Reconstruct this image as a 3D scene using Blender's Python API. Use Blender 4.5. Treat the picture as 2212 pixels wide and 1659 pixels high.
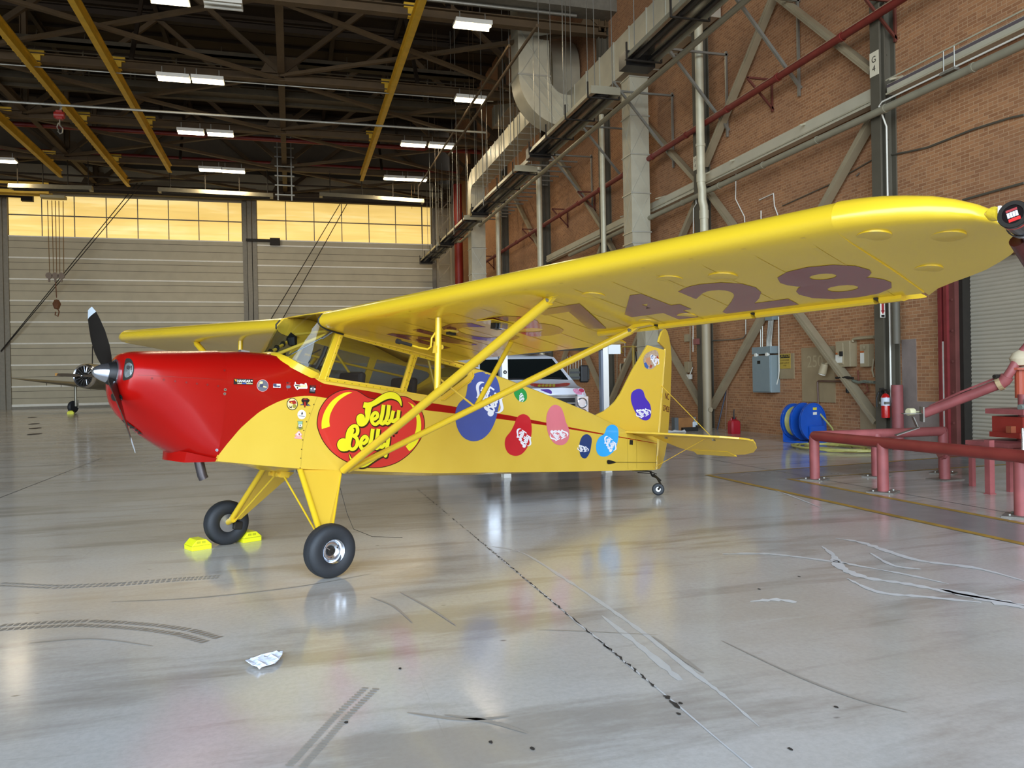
import bpy, bmesh, math, random
from mathutils import Vector, Matrix
from mathutils.bvhtree import BVHTree
from mathutils.geometry import delaunay_2d_cdt
random.seed(7)
SC = bpy.context.scene
for o in list(bpy.data.objects):
    bpy.data.objects.remove(o)
COL = SC.collection
PI = math.pi

# ---------------------------------------------------------------- camera
F_PX, YAW, PITCH, ROLL = 1706.838, 0.2715095, -0.0049326, -0.0188656
CAM = Vector((0, 0, 1.6))
c_w = Vector((math.sin(YAW) * math.cos(PITCH), math.cos(YAW) * math.cos(PITCH), math.sin(PITCH)))
_r0 = Vector((math.cos(YAW), -math.sin(YAW), 0)); _u0 = _r0.cross(c_w)
c_r = math.cos(ROLL) * _r0 + math.sin(ROLL) * _u0
c_u = -math.sin(ROLL) * _r0 + math.cos(ROLL) * _u0
cam_d = bpy.data.cameras.new('camera')
cam_d.sensor_width = 36; cam_d.lens = F_PX / 2212 * 36
cam_d.clip_start = 0.05; cam_d.clip_end = 400
cam_o = bpy.data.objects.new('camera', cam_d); COL.objects.link(cam_o)
cam_o.matrix_world = Matrix(((c_r.x, c_u.x, -c_w.x, CAM.x), (c_r.y, c_u.y, -c_w.y, CAM.y), (c_r.z, c_u.z, -c_w.z, CAM.z), (0, 0, 0, 1)))
SC.camera = cam_o

# ---------------------------------------------------------------- world: daylight outside the open hangar front (behind the camera)
W = bpy.data.worlds.new('daylight'); SC.world = W; W.use_nodes = True
wn = W.node_tree.nodes; wl = W.node_tree.links
bgn = wn['Background']
tc = wn.new('ShaderNodeTexCoord'); sx = wn.new('ShaderNodeSeparateXYZ'); cr = wn.new('ShaderNodeValToRGB')
mr = wn.new('ShaderNodeMapRange'); mr.inputs[1].default_value = -1; mr.inputs[2].default_value = 1
wl.new(tc.outputs['Generated'], sx.inputs[0]); wl.new(sx.outputs[2], mr.inputs[0]); wl.new(mr.outputs[0], cr.inputs[0])
cr.color_ramp.elements[0].position = 0.0; cr.color_ramp.elements[0].color = (0.50, 0.47, 0.42, 1)
cr.color_ramp.elements[1].position = 1.0; cr.color_ramp.elements[1].color = (0.40, 0.62, 1.0, 1)
e = cr.color_ramp.elements.new(0.49); e.color = (0.60, 0.60, 0.60, 1)
e = cr.color_ramp.elements.new(0.51); e.color = (0.78, 0.9, 1.0, 1)
wl.new(cr.outputs[0], bgn.inputs[0]); bgn.inputs[1].default_value = 8.6

FRONT_Y = -13.0          # the open hangar front
pl = bpy.data.lights.new('doorway_portal', 'AREA'); pl.shape = 'RECTANGLE'; pl.size = 55; pl.size_y = 17.5
pl.cycles.is_portal = True
po = bpy.data.objects.new('doorway_portal', pl); COL.objects.link(po)
po.location = (-15, FRONT_Y - 0.1, 8.8); po.rotation_euler = (-PI / 2, 0, 0)
po.rotation_euler = (PI / 2, 0, 0)

SC.view_settings.view_transform = 'Standard'; SC.view_settings.look = 'None'
SC.view_settings.exposure = 0.0; SC.view_settings.gamma = 1; SC.view_settings.use_curve_mapping = False
SC.cycles.max_bounces = 7; SC.cycles.diffuse_bounces = 4; SC.cycles.glossy_bounces = 4
SC.cycles.transmission_bounces = 6; SC.cycles.transparent_max_bounces = 12
SC.cycles.caustics_reflective = False; SC.cycles.caustics_refractive = False
SC.cycles.sample_clamp_indirect = 6.0; SC.cycles.use_denoising = True
SC.cycles.use_adaptive_sampling = True; SC.cycles.adaptive_threshold = 0.02

# measured positions: a photo measurement (px, py) placed on a real plane of the place
def ray(px, py):
    return c_w + c_r * ((px - 1106) / F_PX) - c_u * ((py - 829.5) / F_PX)
def onp(px, py, axis, v):
    d = ray(px, py); return CAM + d * ((v - CAM[axis]) / d[axis])
def atx(px, py, X=12.5): return onp(px, py, 0, X)
def aty(px, py, Y): return onp(px, py, 1, Y)
def atz(px, py, Z=0.0): return onp(px, py, 2, Z)

# ---------------------------------------------------------------- materials
MATS = {}
def s2l(c):
    return tuple(((v / 255) / 12.92 if v / 255 <= 0.04045 else ((v / 255 + 0.055) / 1.055) ** 2.4) for v in c)
def mat(name, rgb, rough=0.5, metal=0.0, var=0.0, scale=6.0, bump=0.0, bscale=40.0, coat=0.0, emit=0.0, spec=0.5, emitrgb=None, detail=6, trans=0.0, rvar=0.0):
    """rgb in sRGB 0-255; var = amount of procedural tone variation"""
    if name in MATS: return MATS[name]
    m = bpy.data.materials.new(name); m.use_nodes = True; MATS[name] = m
    nt = m.node_tree; b = nt.nodes['Principled BSDF']; L = nt.links
    c = s2l(rgb)
    b.inputs['Base Color'].default_value = (*c, 1); b.inputs['Roughness'].default_value = rough
    b.inputs['Metallic'].default_value = metal; b.inputs['Coat Weight'].default_value = coat; b.inputs['Coat Roughness'].default_value = 0.06
    b.inputs['Specular IOR Level'].default_value = spec
    b.inputs['Transmission Weight'].default_value = trans
    if emit:
        b.inputs['Emission Color'].default_value = (*s2l(emitrgb or rgb), 1); b.inputs['Emission Strength'].default_value = emit
    t = nt.nodes.new('ShaderNodeTexCoord')
    n = nt.nodes.new('ShaderNodeTexNoise'); n.inputs['Scale'].default_value = scale; n.inputs['Detail'].default_value = detail
    L.new(t.outputs['Object'], n.inputs['Vector'])
    r = nt.nodes.new('ShaderNodeValToRGB')
    k = 1 - var; k2 = 1 + var * 0.6
    r.color_ramp.elements[0].position = 0.3; r.color_ramp.elements[0].color = (c[0] * k, c[1] * k, c[2] * k, 1)
    r.color_ramp.elements[1].position = 0.7; r.color_ramp.elements[1].color = (min(1, c[0] * k2), min(1, c[1] * k2), min(1, c[2] * k2), 1)
    L.new(n.outputs['Fac'], r.inputs[0]); L.new(r.outputs[0], b.inputs['Base Color'])
    if rvar:
        q = nt.nodes.new('ShaderNodeMapRange'); q.inputs[3].default_value = rough - rvar; q.inputs[4].default_value = rough + rvar
        L.new(n.outputs['Fac'], q.inputs[0]); L.new(q.outputs[0], b.inputs['Roughness'])
    if bump:
        n2 = nt.nodes.new('ShaderNodeTexNoise'); n2.inputs['Scale'].default_value = bscale; n2.inputs['Detail'].default_value = 4
        L.new(t.outputs['Object'], n2.inputs['Vector'])
        bp = nt.nodes.new('ShaderNodeBump'); bp.inputs['Strength'].default_value = bump; bp.inputs['Distance'].default_value = 0.01
        L.new(n2.outputs['Fac'], bp.inputs['Height']); L.new(bp.outputs[0], b.inputs['Normal'])
    return m
def glass(name, rgb=(225, 230, 228), rough=0.02, tint=0.85, alpha_like=True):
    if name in MATS: return MATS[name]
    m = bpy.data.materials.new(name); m.use_nodes = True; MATS[name] = m
    nt = m.node_tree; nt.nodes.clear(); L = nt.links
    o = nt.nodes.new('ShaderNodeOutputMaterial'); t = nt.nodes.new('ShaderNodeBsdfTransparent'); g = nt.nodes.new('ShaderNodeBsdfGlossy')
    mx = nt.nodes.new('ShaderNodeMixShader'); lw = nt.nodes.new('ShaderNodeLayerWeight'); lw.inputs[0].default_value = .5; pw = nt.nodes.new('ShaderNodeMath'); pw.operation = 'POWER'; pw.inputs[1].default_value = 5; L.new(lw.outputs['Facing'], pw.inputs[0]); fr = nt.nodes.new('ShaderNodeMath'); fr.operation = 'MULTIPLY_ADD'; fr.inputs[1].default_value = .8; fr.inputs[2].default_value = .045; L.new(pw.outputs[0], fr.inputs[0])
    c = s2l(rgb); t.inputs[0].default_value = (c[0] * tint, c[1] * tint, c[2] * tint, 1); g.inputs['Roughness'].default_value = rough
    n = nt.nodes.new('ShaderNodeTexNoise'); n.inputs['Scale'].default_value = 3
    r = nt.nodes.new('ShaderNodeMapRange'); r.inputs[3].default_value = rough * 0.5; r.inputs[4].default_value = rough * 2
    L.new(n.outputs['Fac'], r.inputs[0]); L.new(r.outputs[0], g.inputs['Roughness'])
    L.new(fr.outputs[0], mx.inputs[0]); L.new(t.outputs[0], mx.inputs[1]); L.new(g.outputs[0], mx.inputs[2]); L.new(mx.outputs[0], o.inputs[0])
    return m

# ---------------------------------------------------------------- mesh building
class MB:
    def __init__(s): s.bm = bmesh.new()
    def face(s, vs, mi=0):
        try:
            f = s.bm.faces.new(vs); f.material_index = mi; return f
        except ValueError: return None
    def poly(s, pts, mi=0):
        return s.face([s.bm.verts.new(p) for p in pts], mi)
    def box(s, c, d, R=None, mi=0, taper=None):
        c = Vector(c); h = [d[0] / 2, d[1] / 2, d[2] / 2]; vs = []
        for sz in (-1, 1):
            k = taper if (taper and sz == 1) else 1
            for a, b in ((-1, -1), (1, -1), (1, 1), (-1, 1)):
                v = Vector((a * h[0] * k, b * h[1] * k, sz * h[2]))
                if R is not None: v = R @ v
                vs.append(s.bm.verts.new(c + v))
        for f in ((0, 3, 2, 1), (4, 5, 6, 7), (0, 1, 5, 4), (1, 2, 6, 5), (2, 3, 7, 6), (3, 0, 4, 7)):
            s.face([vs[i] for i in f], mi)
        return s
    def bb(s, a, b, mi=0):
        a = Vector(a); b = Vector(b); return s.box((a + b) / 2, [abs(b[i] - a[i]) for i in range(3)], None, mi)
    def beam(s, p, q, w, h, up=(0, 0, 1), mi=0):
        p = Vector(p); q = Vector(q); d = (q - p); L = d.length; d.normalize(); up = Vector(up)
        x = d.cross(up)
        if x.length < 1e-4: x = d.cross(Vector((0, 1, 0)))
        x.normalize(); z = x.cross(d)
        R = Matrix((x, d, z)).transposed()
        return s.box((p + q) / 2, (w, L, h), R, mi)
    def ibeam(s, p, q, w, h, t=0.02, up=(0, 0, 1), mi=0):
        p = Vector(p); q = Vector(q); d = (q - p).normalized(); up = Vector(up)
        x = d.cross(up).normalized(); z = x.cross(d)
        s.beam(p, q, t, h, up, mi); s.beam(p + z * (h / 2), q + z * (h / 2), w, t, up, mi); s.beam(p - z * (h / 2), q - z * (h / 2), w, t, up, mi)
        return s
    def cyl(s, p, q, r, n=16, r2=None, caps=True, mi=0, sq=1.0, up=None):
        p = Vector(p); q = Vector(q); d = (q - p).normalized(); r2 = r if r2 is None else r2
        a = Vector(up) if up is not None else (Vector((0, 0, 1)) if abs(d.z) < .9 else Vector((1, 0, 0)))
        x = d.cross(a).normalized(); y = x.cross(d)
        A = []; B = []
        for i in range(n):
            t = 2 * PI * i / n; v = x * math.cos(t) * sq + y * math.sin(t)
            A.append(s.bm.verts.new(p + v * r)); B.append(s.bm.verts.new(q + v * r2))
        for i in range(n):
            s.face([A[i], A[(i + 1) % n], B[(i + 1) % n], B[i]], mi)
        if caps: s.face(A[::-1], mi); s.face(B, mi)
        return s
    def tube(s, path, r, n=10, mi=0, caps=True):
        P = [Vector(p) for p in path]; rings = []; x = None
        for i, p in enumerate(P):
            d = ((P[i + 1] if i + 1 < len(P) else P[i]) - (P[i - 1] if i else P[i])).normalized()
            if x is None:
                a = Vector((0, 0, 1)) if abs(d.z) < .9 else Vector((1, 0, 0)); x = d.cross(a).normalized()
            else: x = (x - d * x.dot(d)).normalized()
            y = d.cross(x); rr = r[i] if isinstance(r, (list, tuple)) else r
            rings.append([s.bm.verts.new(p + (x * math.cos(2 * PI * k / n) + y * math.sin(2 * PI * k / n)) * rr) for k in range(n)])
        for A, B in zip(rings, rings[1:]):
            for k in range(n): s.face([A[k], A[(k + 1) % n], B[(k + 1) % n], B[k]], mi)
        if caps: s.face(rings[0][::-1], mi); s.face(rings[-1], mi)
        return s
    def loft(s, rings, closed=True, caps=True, mi=0, mif=None):
        R = [[s.bm.verts.new(p) for p in r] for r in rings]; n = len(R[0])
        for j, (A, B) in enumerate(zip(R, R[1:])):
            for k in range(n if closed else n - 1):
                s.face([A[k], A[(k + 1) % n], B[(k + 1) % n], B[k]], mif(j, k) if mif else mi)
        if caps and closed: s.face(R[0][::-1], mi); s.face(R[-1], mi)
        return s
    def lathe(s, prof, o, axis, n=32, mi=0, mif=None, closed=False):
        """prof: list of (distance along axis, radius)"""
        o = Vector(o); ax = Vector(axis).normalized(); a = Vector((0, 0, 1)) if abs(ax.z) < .9 else Vector((1, 0, 0))
        x = ax.cross(a).normalized(); y = ax.cross(x)
        R = []
        for d, r in prof:
            if r < 1e-6: R.append([s.bm.verts.new(o + ax * d)])
            else: R.append([s.bm.verts.new(o + ax * d + (x * math.cos(2 * PI * k / n) + y * math.sin(2 * PI * k / n)) * r) for k in range(n)])
        prs = list(zip(R, R[1:]))
        if closed: prs.append((R[-1], R[0]))
        for j, (A, B) in enumerate(prs):
            m_ = mif(j) if mif else mi
            for k in range(n):
                k2 = (k + 1) % n
                if len(A) == 1 and len(B) == 1: continue
                if len(A) == 1: s.face([A[0], B[k2], B[k]], m_)
                elif len(B) == 1: s.face([A[k], A[k2], B[0]], m_)
                else: s.face([A[k], A[k2], B[k2], B[k]], m_)
        return s
    def prism(s, pts, vec, mi=0):
        v = Vector(vec); A = [s.bm.verts.new(Vector(p)) for p in pts]; B = [s.bm.verts.new(Vector(p) + v) for p in pts]
        s.face(A[::-1], mi); s.face(B, mi); n = len(A)
        for i in range(n): s.face([A[i], A[(i + 1) % n], B[(i + 1) % n], B[i]], mi)
        return s
    def build(s, name, m, parent=None, smooth=False, bevel=0, recalc=True, autos=None, solid=0):
        if recalc: bmesh.ops.recalc_face_normals(s.bm, faces=s.bm.faces)
        me = bpy.data.meshes.new(name); s.bm.to_mesh(me); s.bm.free()
        for mm in (m if isinstance(m, (list, tuple)) else [m]): me.materials.append(mm)
        if smooth:
            for p in me.polygons: p.use_smooth = True
            me.set_sharp_from_angle(angle=math.radians(autos or 35))
        o = bpy.data.objects.new(name, me); COL.objects.link(o)
        if parent is not None: o.parent = parent
        if solid:
            md = o.modifiers.new('solid', 'SOLIDIFY'); md.thickness = solid; md.offset = 0
        if bevel:
            md = o.modifiers.new('bevel', 'BEVEL'); md.width = bevel; md.segments = 2; md.limit_method = 'ANGLE'; md.angle_limit = math.radians(40)
        return o
def tag(o, label=None, cat=None, group=None, kind=None):
    if label: o['label'] = label
    if cat: o['category'] = cat
    if group: o['group'] = group
    if kind: o['kind'] = kind
    return o
def empty(name, label, cat, loc=(0, 0, 0), rz=0, group=None):
    o = bpy.data.objects.new(name, None); COL.objects.link(o); o.location = loc; o.rotation_euler = (0, 0, rz); o.empty_display_size = .2
    return tag(o, label, cat, group)
def struct(o): o['kind'] = 'structure'; return o
def copy_tree(o, parent=None):
    c = o.copy(); COL.objects.link(c); c.parent = parent
    for ch in [x for x in bpy.data.objects if x.parent == o]: copy_tree(ch, c)
    return c
def cr_smooth(pts, k=5, closed=True):
    """Catmull-Rom through 2-D points"""
    out = []; n = len(pts)
    for i in range(n if closed else n - 1):
        if closed: a, b, c, d = pts[i - 1], pts[i], pts[(i + 1) % n], pts[(i + 2) % n]
        else: a, b, c, d = pts[max(0, i - 1)], pts[i], pts[i + 1], pts[min(n - 1, i + 2)]
        for j in range(k):
            t = j / k
            out.append(tuple(.5 * ((2 * b[q]) + (-a[q] + c[q]) * t + (2 * a[q] - 5 * b[q] + 4 * c[q] - d[q]) * t * t + (-a[q] + 3 * b[q] - 3 * c[q] + d[q]) * t ** 3) for q in (0, 1)))
    if not closed: out.append(tuple(pts[-1]))
    return out
def fill2d(loops, grid=None, mode=None):
    """triangulate 2-D outline loops (even-odd holes) with interior grid points; returns verts, tris"""
    vs = []; es = []
    for lp in loops:
        b = len(vs); n = len(lp)
        vs += [Vector(p) for p in lp]; es += [(b + i, b + (i + 1) % n) for i in range(n)]
    def inside(p):
        c = False
        for lp in loops:
            n = len(lp)
            for i in range(n):
                x1, y1 = lp[i]; x2, y2 = lp[(i + 1) % n]
                if (y1 > p[1]) != (y2 > p[1]) and p[0] < (x2 - x1) * (p[1] - y1) / (y2 - y1) + x1: c = not c
        return c
    if grid:
        xs = [v[0] for v in vs]; ys = [v[1] for v in vs]
        nx = int((max(xs) - min(xs)) / grid) + 1; ny = int((max(ys) - min(ys)) / grid) + 1
        for i in range(1, nx + 1):
            for j in range(1, ny + 1):
                p = (min(xs) + i * grid, min(ys) + j * grid)
                if inside(p): vs.append(Vector(p))
    r = delaunay_2d_cdt(vs, es, [], 0, 1e-5)
    V = [tuple(v) for v in r[0]]; T = []
    for t in r[2]:
        cx = sum(V[i][0] for i in t) / len(t); cy = sum(V[i][1] for i in t) / len(t)
        if inside((cx, cy)): T.append(tuple(t))
    return V, T
def text2d(s, size=1.0, offset=0.0, align='LEFT', res=3, spacing=1.0):
    cu = bpy.data.curves.new('t', 'FONT'); cu.body = s; cu.size = size; cu.offset = offset; cu.align_x = align; cu.resolution_u = res
    cu.space_character = spacing
    ob = bpy.data.objects.new('t', cu); COL.objects.link(ob)
    dg = bpy.context.evaluated_depsgraph_get(); dg.update()
    me = ob.evaluated_get(dg).to_mesh()
    V = [(v.co.x, v.co.y) for v in me.vertices]; T = [tuple(p.vertices) for p in me.polygons]
    ob.evaluated_get(dg).to_mesh_clear(); bpy.data.objects.remove(ob); bpy.data.curves.remove(cu)
    return V, T
def flat_text(name, s, m, o, ux, uy, size, parent=None, offset=0.0, align='CENTER', spacing=1.0):
    V, T = text2d(s, size, offset, align, spacing=spacing); o = Vector(o); ux = Vector(ux).normalized(); uy = Vector(uy).normalized()
    b = MB(); vs = [b.bm.verts.new(o + ux * x + uy * y) for x, y in V]
    for t in T: b.face([vs[i] for i in t])
    return b.build(name, m, parent, recalc=False)
def stroke2d(path, w, caps=True, n=8):
    """closed outline of a thick rounded stroke"""
    P = cr_smooth(path, 4, False) if len(path) > 2 else path
    L = []; R = []; m = len(P)
    for i in range(m):
        a = P[max(0, i - 1)]; c = P[min(m - 1, i + 1)]; dx, dy = c[0] - a[0], c[1] - a[1]; l = math.hypot(dx, dy) or 1
        nx, ny = -dy / l * w / 2, dx / l * w / 2
        L.append((P[i][0] + nx, P[i][1] + ny)); R.append((P[i][0] - nx, P[i][1] - ny))
    return L, R
# ================================================================ SETTING
WX = 12.5; BY = 60.5; LX = -42.0; RZ = 21.5
def node_mat(name):
    m = bpy.data.materials.new(name); m.use_nodes = True; MATS[name] = m
    nt = m.node_tree; return m, nt, nt.nodes['Principled BSDF'], nt.nodes, nt.links
def mix(N, L, fac, a, b, mode='MIX'):
    x = N.new('ShaderNodeMix'); x.data_type = 'RGBA'; x.blend_type = mode; x.clamp_factor = True
    for s, v in ((x.inputs[0], fac), (x.inputs[6], a), (x.inputs[7], b)):
        if isinstance(v, (int, float)): s.default_value = v
        elif isinstance(v, tuple): s.default_value = (*v, 1) if len(v) == 3 else v
        else: L.new(v, s)
    return x.outputs[2]
def math_(N, L, op, a, b=None, c=None, clamp=False):
    x = N.new('ShaderNodeMath'); x.operation = op; x.use_clamp = clamp
    for i, v in enumerate((a, b, c)):
        if v is None: continue
        if isinstance(v, (int, float)): x.inputs[i].default_value = v
        else: L.new(v, x.inputs[i])
    return x.outputs[0]
def ramp(N, L, fac, stops):
    r = N.new('ShaderNodeValToRGB'); cr = r.color_ramp
    while len(cr.elements) < len(stops): cr.elements.new(.5)
    for e_, (p, c) in zip(cr.elements, stops):
        e_.position = p; e_.color = (*c, 1) if len(c) == 3 else c
    L.new(fac, r.inputs[0]); return r.outputs[0]
def noise(N, L, vec, scale, detail=6, rough=.5, dist=0):
    n = N.new('ShaderNodeTexNoise'); n.inputs['Scale'].default_value = scale; n.inputs['Detail'].default_value = detail
    n.inputs['Roughness'].default_value = rough; n.inputs['Distortion'].default_value = dist
    L.new(vec, n.inputs['Vector']); return n.outputs['Fac']
def mapping(N, L, vec, scale=(1, 1, 1), rot=(0, 0, 0), loc=(0, 0, 0)):
    m = N.new('ShaderNodeMapping'); m.inputs['Scale'].default_value = scale; m.inputs['Rotation'].default_value = rot; m.inputs['Location'].default_value = loc
    L.new(vec, m.inputs['Vector']); return m.outputs[0]

# ---- floor: sealed, worn concrete
m, nt, b, N, L = node_mat('sealed_concrete')
tcc = N.new('ShaderNodeTexCoord').outputs['Object']
n1 = noise(N, L, tcc, .35, 8, .6); n2 = noise(N, L, mapping(N, L, tcc, (.3, 1.5, 1), (0, 0, .08)), 1.1, 8, .65, .3)
n3 = noise(N, L, mapping(N, L, tcc, (.35, 3.2, 1), (0, 0, -.1)), 1.0, 8, .7, .5); n4 = noise(N, L, tcc, 30, 5, .7)
base = ramp(N, L, n1, [(.3, s2l((186, 177, 161))), (.52, s2l((203, 198, 189))), (.72, s2l((212, 211, 207)))])
c1 = mix(N, L, ramp(N, L, n2, [(.38, (.7, .7, .7)), (.5, (0, 0, 0))]), base, s2l((158, 149, 136)))  # streaks along X: wear, with yellow panel reflections put into the colour
c1 = mix(N, L, ramp(N, L, n3, [(.62, (0, 0, 0)), (.75, (.55, .55, .55))]), c1, s2l((218, 217, 212)))
c1 = mix(N, L, ramp(N, L, n3, [(.27, (.6, .6, .6)), (.36, (0, 0, 0))]), c1, s2l((136, 124, 108)))
n5 = noise(N, L, mapping(N, L, tcc, (14, .35, 1), (0, 0, .35)), 1.5, 4, .6, .2); n6 = noise(N, L, mapping(N, L, tcc, (.4, 12, 1), (0, 0, -.25)), 1.5, 4, .6, .2)
c1 = mix(N, L, ramp(N, L, n5, [(.7, (0, 0, 0)), (.8, (.35, .35, .35))]), c1, s2l((144, 136, 126)))
c1 = mix(N, L, ramp(N, L, n6, [(.7, (0, 0, 0)), (.8, (.4, .4, .4))]), c1, s2l((146, 138, 126)))
# small dark specks / chips
vo = N.new('ShaderNodeTexVoronoi'); vo.inputs['Scale'].default_value = 1.1; vo.inputs['Randomness'].default_value = 1; L.new(mapping(N, L, tcc, (1, 1.8, 1)), vo.inputs['Vector'])
c1 = mix(N, L, ramp(N, L, vo.outputs['Distance'], [(.012, (.8, .8, .8)), (.03, (0, 0, 0))]), c1, s2l((62, 56, 50)))
c1 = mix(N, L, ramp(N, L, n4, [(.3, (.25, .25, .25)), (.6, (0, 0, 0))]), c1, s2l((150, 143, 134)))
L.new(c1, b.inputs['Base Color'])
rg = N.new('ShaderNodeMapRange'); rg.inputs[3].default_value = .08; rg.inputs[4].default_value = .22; L.new(n2, rg.inputs[0]); L.new(rg.outputs[0], b.inputs['Roughness'])
b.inputs['Specular IOR Level'].default_value = .8
bp = N.new('ShaderNodeBump'); bp.inputs['Strength'].default_value = .12; bp.inputs['Distance'].default_value = .01; L.new(n2, bp.inputs['Height']); L.new(bp.outputs[0], b.inputs['Normal'])
M_FLOOR = m
fl = MB()     # level in front, rising very slightly (drainage fall) towards the back doors
fl.loft([[(x, y, -.3), (x, y, z)] for x, y, z in ()] or [[(LX, y, -.3), (WX + .6, y, -.3), (WX + .6, y, z), (LX, y, z)] for y, z in ((FRONT_Y - 14, 0), (20, 0), (61.2, .27))])
struct(fl.build('floor', M_FLOOR))
def FZ(y): return max(0.0, (y - 20) / 41.2 * .27)

# ---- right wall: brick, with the roll-up door opening
m, nt, b, N, L = node_mat('red_brick')
oc = N.new('ShaderNodeTexCoord').outputs['Object']; sp = N.new('ShaderNodeSeparateXYZ'); L.new(oc, sp.inputs[0])
cb = N.new('ShaderNodeCombineXYZ'); L.new(sp.outputs[1], cb.inputs[0]); L.new(sp.outputs[2], cb.inputs[1])
def brick(bw):
    k = N.new('ShaderNodeTexBrick'); k.offset = .5; k.inputs['Scale'].default_value = 1; k.inputs['Brick Width'].default_value = bw
    k.inputs['Row Height'].default_value = .072; k.inputs['Mortar Size'].default_value = .0075; k.inputs['Mortar Smooth'].default_value = .3; k.inputs['Bias'].default_value = -.1
    k.inputs['Color1'].default_value = (*s2l((178, 125, 82)), 1); k.inputs['Color2'].default_value = (*s2l((146, 97, 62)), 1); k.inputs['Mortar'].default_value = (*s2l((190, 154, 116)), 1)
    L.new(cb.outputs[0], k.inputs['Vector']); return k
k1 = brick(.213); k2 = brick(.107)
row = math_(N, L, 'MODULO', math_(N, L, 'FLOOR', math_(N, L, 'DIVIDE', sp.outputs[2], .072)), 6)
hd = math_(N, L, 'LESS_THAN', row, .5)
nb = noise(N, L, oc, .6, 6, .6); nb2 = noise(N, L, oc, 14, 5, .6)
col = mix(N, L, hd, k1.outputs[0], k2.outputs[0]); mor = math_(N, L, 'ADD', math_(N, L, 'MULTIPLY', k1.outputs[1], math_(N, L, 'SUBTRACT', 1, hd)), math_(N, L, 'MULTIPLY', k2.outputs[1], hd))
col = mix(N, L, ramp(N, L, nb, [(.35, (.35, .35, .35)), (.6, (0, 0, 0))]), col, s2l((138, 100, 74)))
col = mix(N, L, ramp(N, L, nb2, [(.3, (.35, .35, .35)), (.55, (0, 0, 0))]), col, s2l((172, 130, 98)))
L.new(col, b.inputs['Base Color']); b.inputs['Roughness'].default_value = .88
bp = N.new('ShaderNodeBump'); bp.inputs['Strength'].default_value = .5; bp.inputs['Distance'].default_value = .01; bp.invert = True; L.new(mor, bp.inputs['Height']); L.new(bp.outputs[0], b.inputs['Normal'])
M_BRICK = m
DR_Y0, DR_Y1, DR_Z = 6.6, 12.45, 3.72     # roll-up door opening
w = MB()
w.bb((WX, DR_Y1, 0), (WX + .5, BY, RZ)); w.bb((WX, FRONT_Y, 0), (WX + .5, DR_Y0, RZ)); w.bb((WX, DR_Y0, DR_Z), (WX + .5, DR_Y1, RZ))
struct(w.build('wall_right', M_BRICK))
M_GREYBROWN = mat('weathered_sheet_steel', (88, 78, 62), .7, 0, .15, .8)
w = MB(); w.bb((LX - .4, FRONT_Y, 0), (LX, BY, RZ)); struct(w.build('wall_left', M_GREYBROWN))
w = MB(); w.bb((LX, BY + .35, 0), (WX + .5, BY + .7, RZ)); struct(w.build('wall_back', M_GREYBROWN))
w = MB(); w.bb((LX, FRONT_Y - .3, 17.5), (WX + .5, FRONT_Y, RZ)); struct(w.build('wall_front', M_GREYBROWN))
M_ROOF = mat('dark_roof_deck', (46, 33, 16), .85, 0, .25, .5)
rf = MB(); rf.bb((LX - .4, FRONT_Y - .3, RZ), (WX + .5, BY + .7, RZ + .3))
for i in range(1, 46): rf.bb((LX, FRONT_Y + i * 1.7, RZ - .18), (WX, FRONT_Y + i * 1.7 + .12, RZ))
struct(rf.build('ceiling', M_ROOF))
# plaster / painted base patches on brick behind the column
M_PATCH = mat('grey_painted_brick', (141, 125, 115), .9, 0, .12, 5, .3, 60)
pb = MB(); pb.bb((WX - .012, 12.75, 0), (WX, 13.95, 1.0)); pb.bb((WX - .012, 13.55, 1.0), (WX, 13.95, 2.3)); pb.bb((WX - .012, 12.75, 1.0), (WX, 12.9, 2.3))
struct(pb.build('trim_1', M_PATCH))

# ---- back wall: tall rolling hangar doors with translucent upper bands
M_PANEL = mat('beige_door_panel', (176, 164, 136), .55, 0, .07, 1.2, .15, 3)
M_PSEAM = mat('white_door_seam', (226, 220, 204), .5, 0, .05)
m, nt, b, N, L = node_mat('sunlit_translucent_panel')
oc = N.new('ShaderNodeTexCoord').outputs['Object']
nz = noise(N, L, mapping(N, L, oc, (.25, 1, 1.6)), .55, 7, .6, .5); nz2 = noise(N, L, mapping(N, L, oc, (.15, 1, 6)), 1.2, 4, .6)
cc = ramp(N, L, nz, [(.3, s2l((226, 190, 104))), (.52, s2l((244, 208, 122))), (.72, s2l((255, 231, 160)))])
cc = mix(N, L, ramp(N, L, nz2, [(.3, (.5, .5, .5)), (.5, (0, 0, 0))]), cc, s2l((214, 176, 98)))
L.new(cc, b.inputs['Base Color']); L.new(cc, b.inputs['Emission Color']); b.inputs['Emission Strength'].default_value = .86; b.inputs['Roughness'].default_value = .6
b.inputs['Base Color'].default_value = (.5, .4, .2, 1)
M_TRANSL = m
M_DFRAME = mat('grey_steel_frame', (132, 124, 108), .6, .1, .1)
M_DARK = mat('dark_steel', (38, 32, 24), .7, .2, .2)
ph = 1.459
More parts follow.
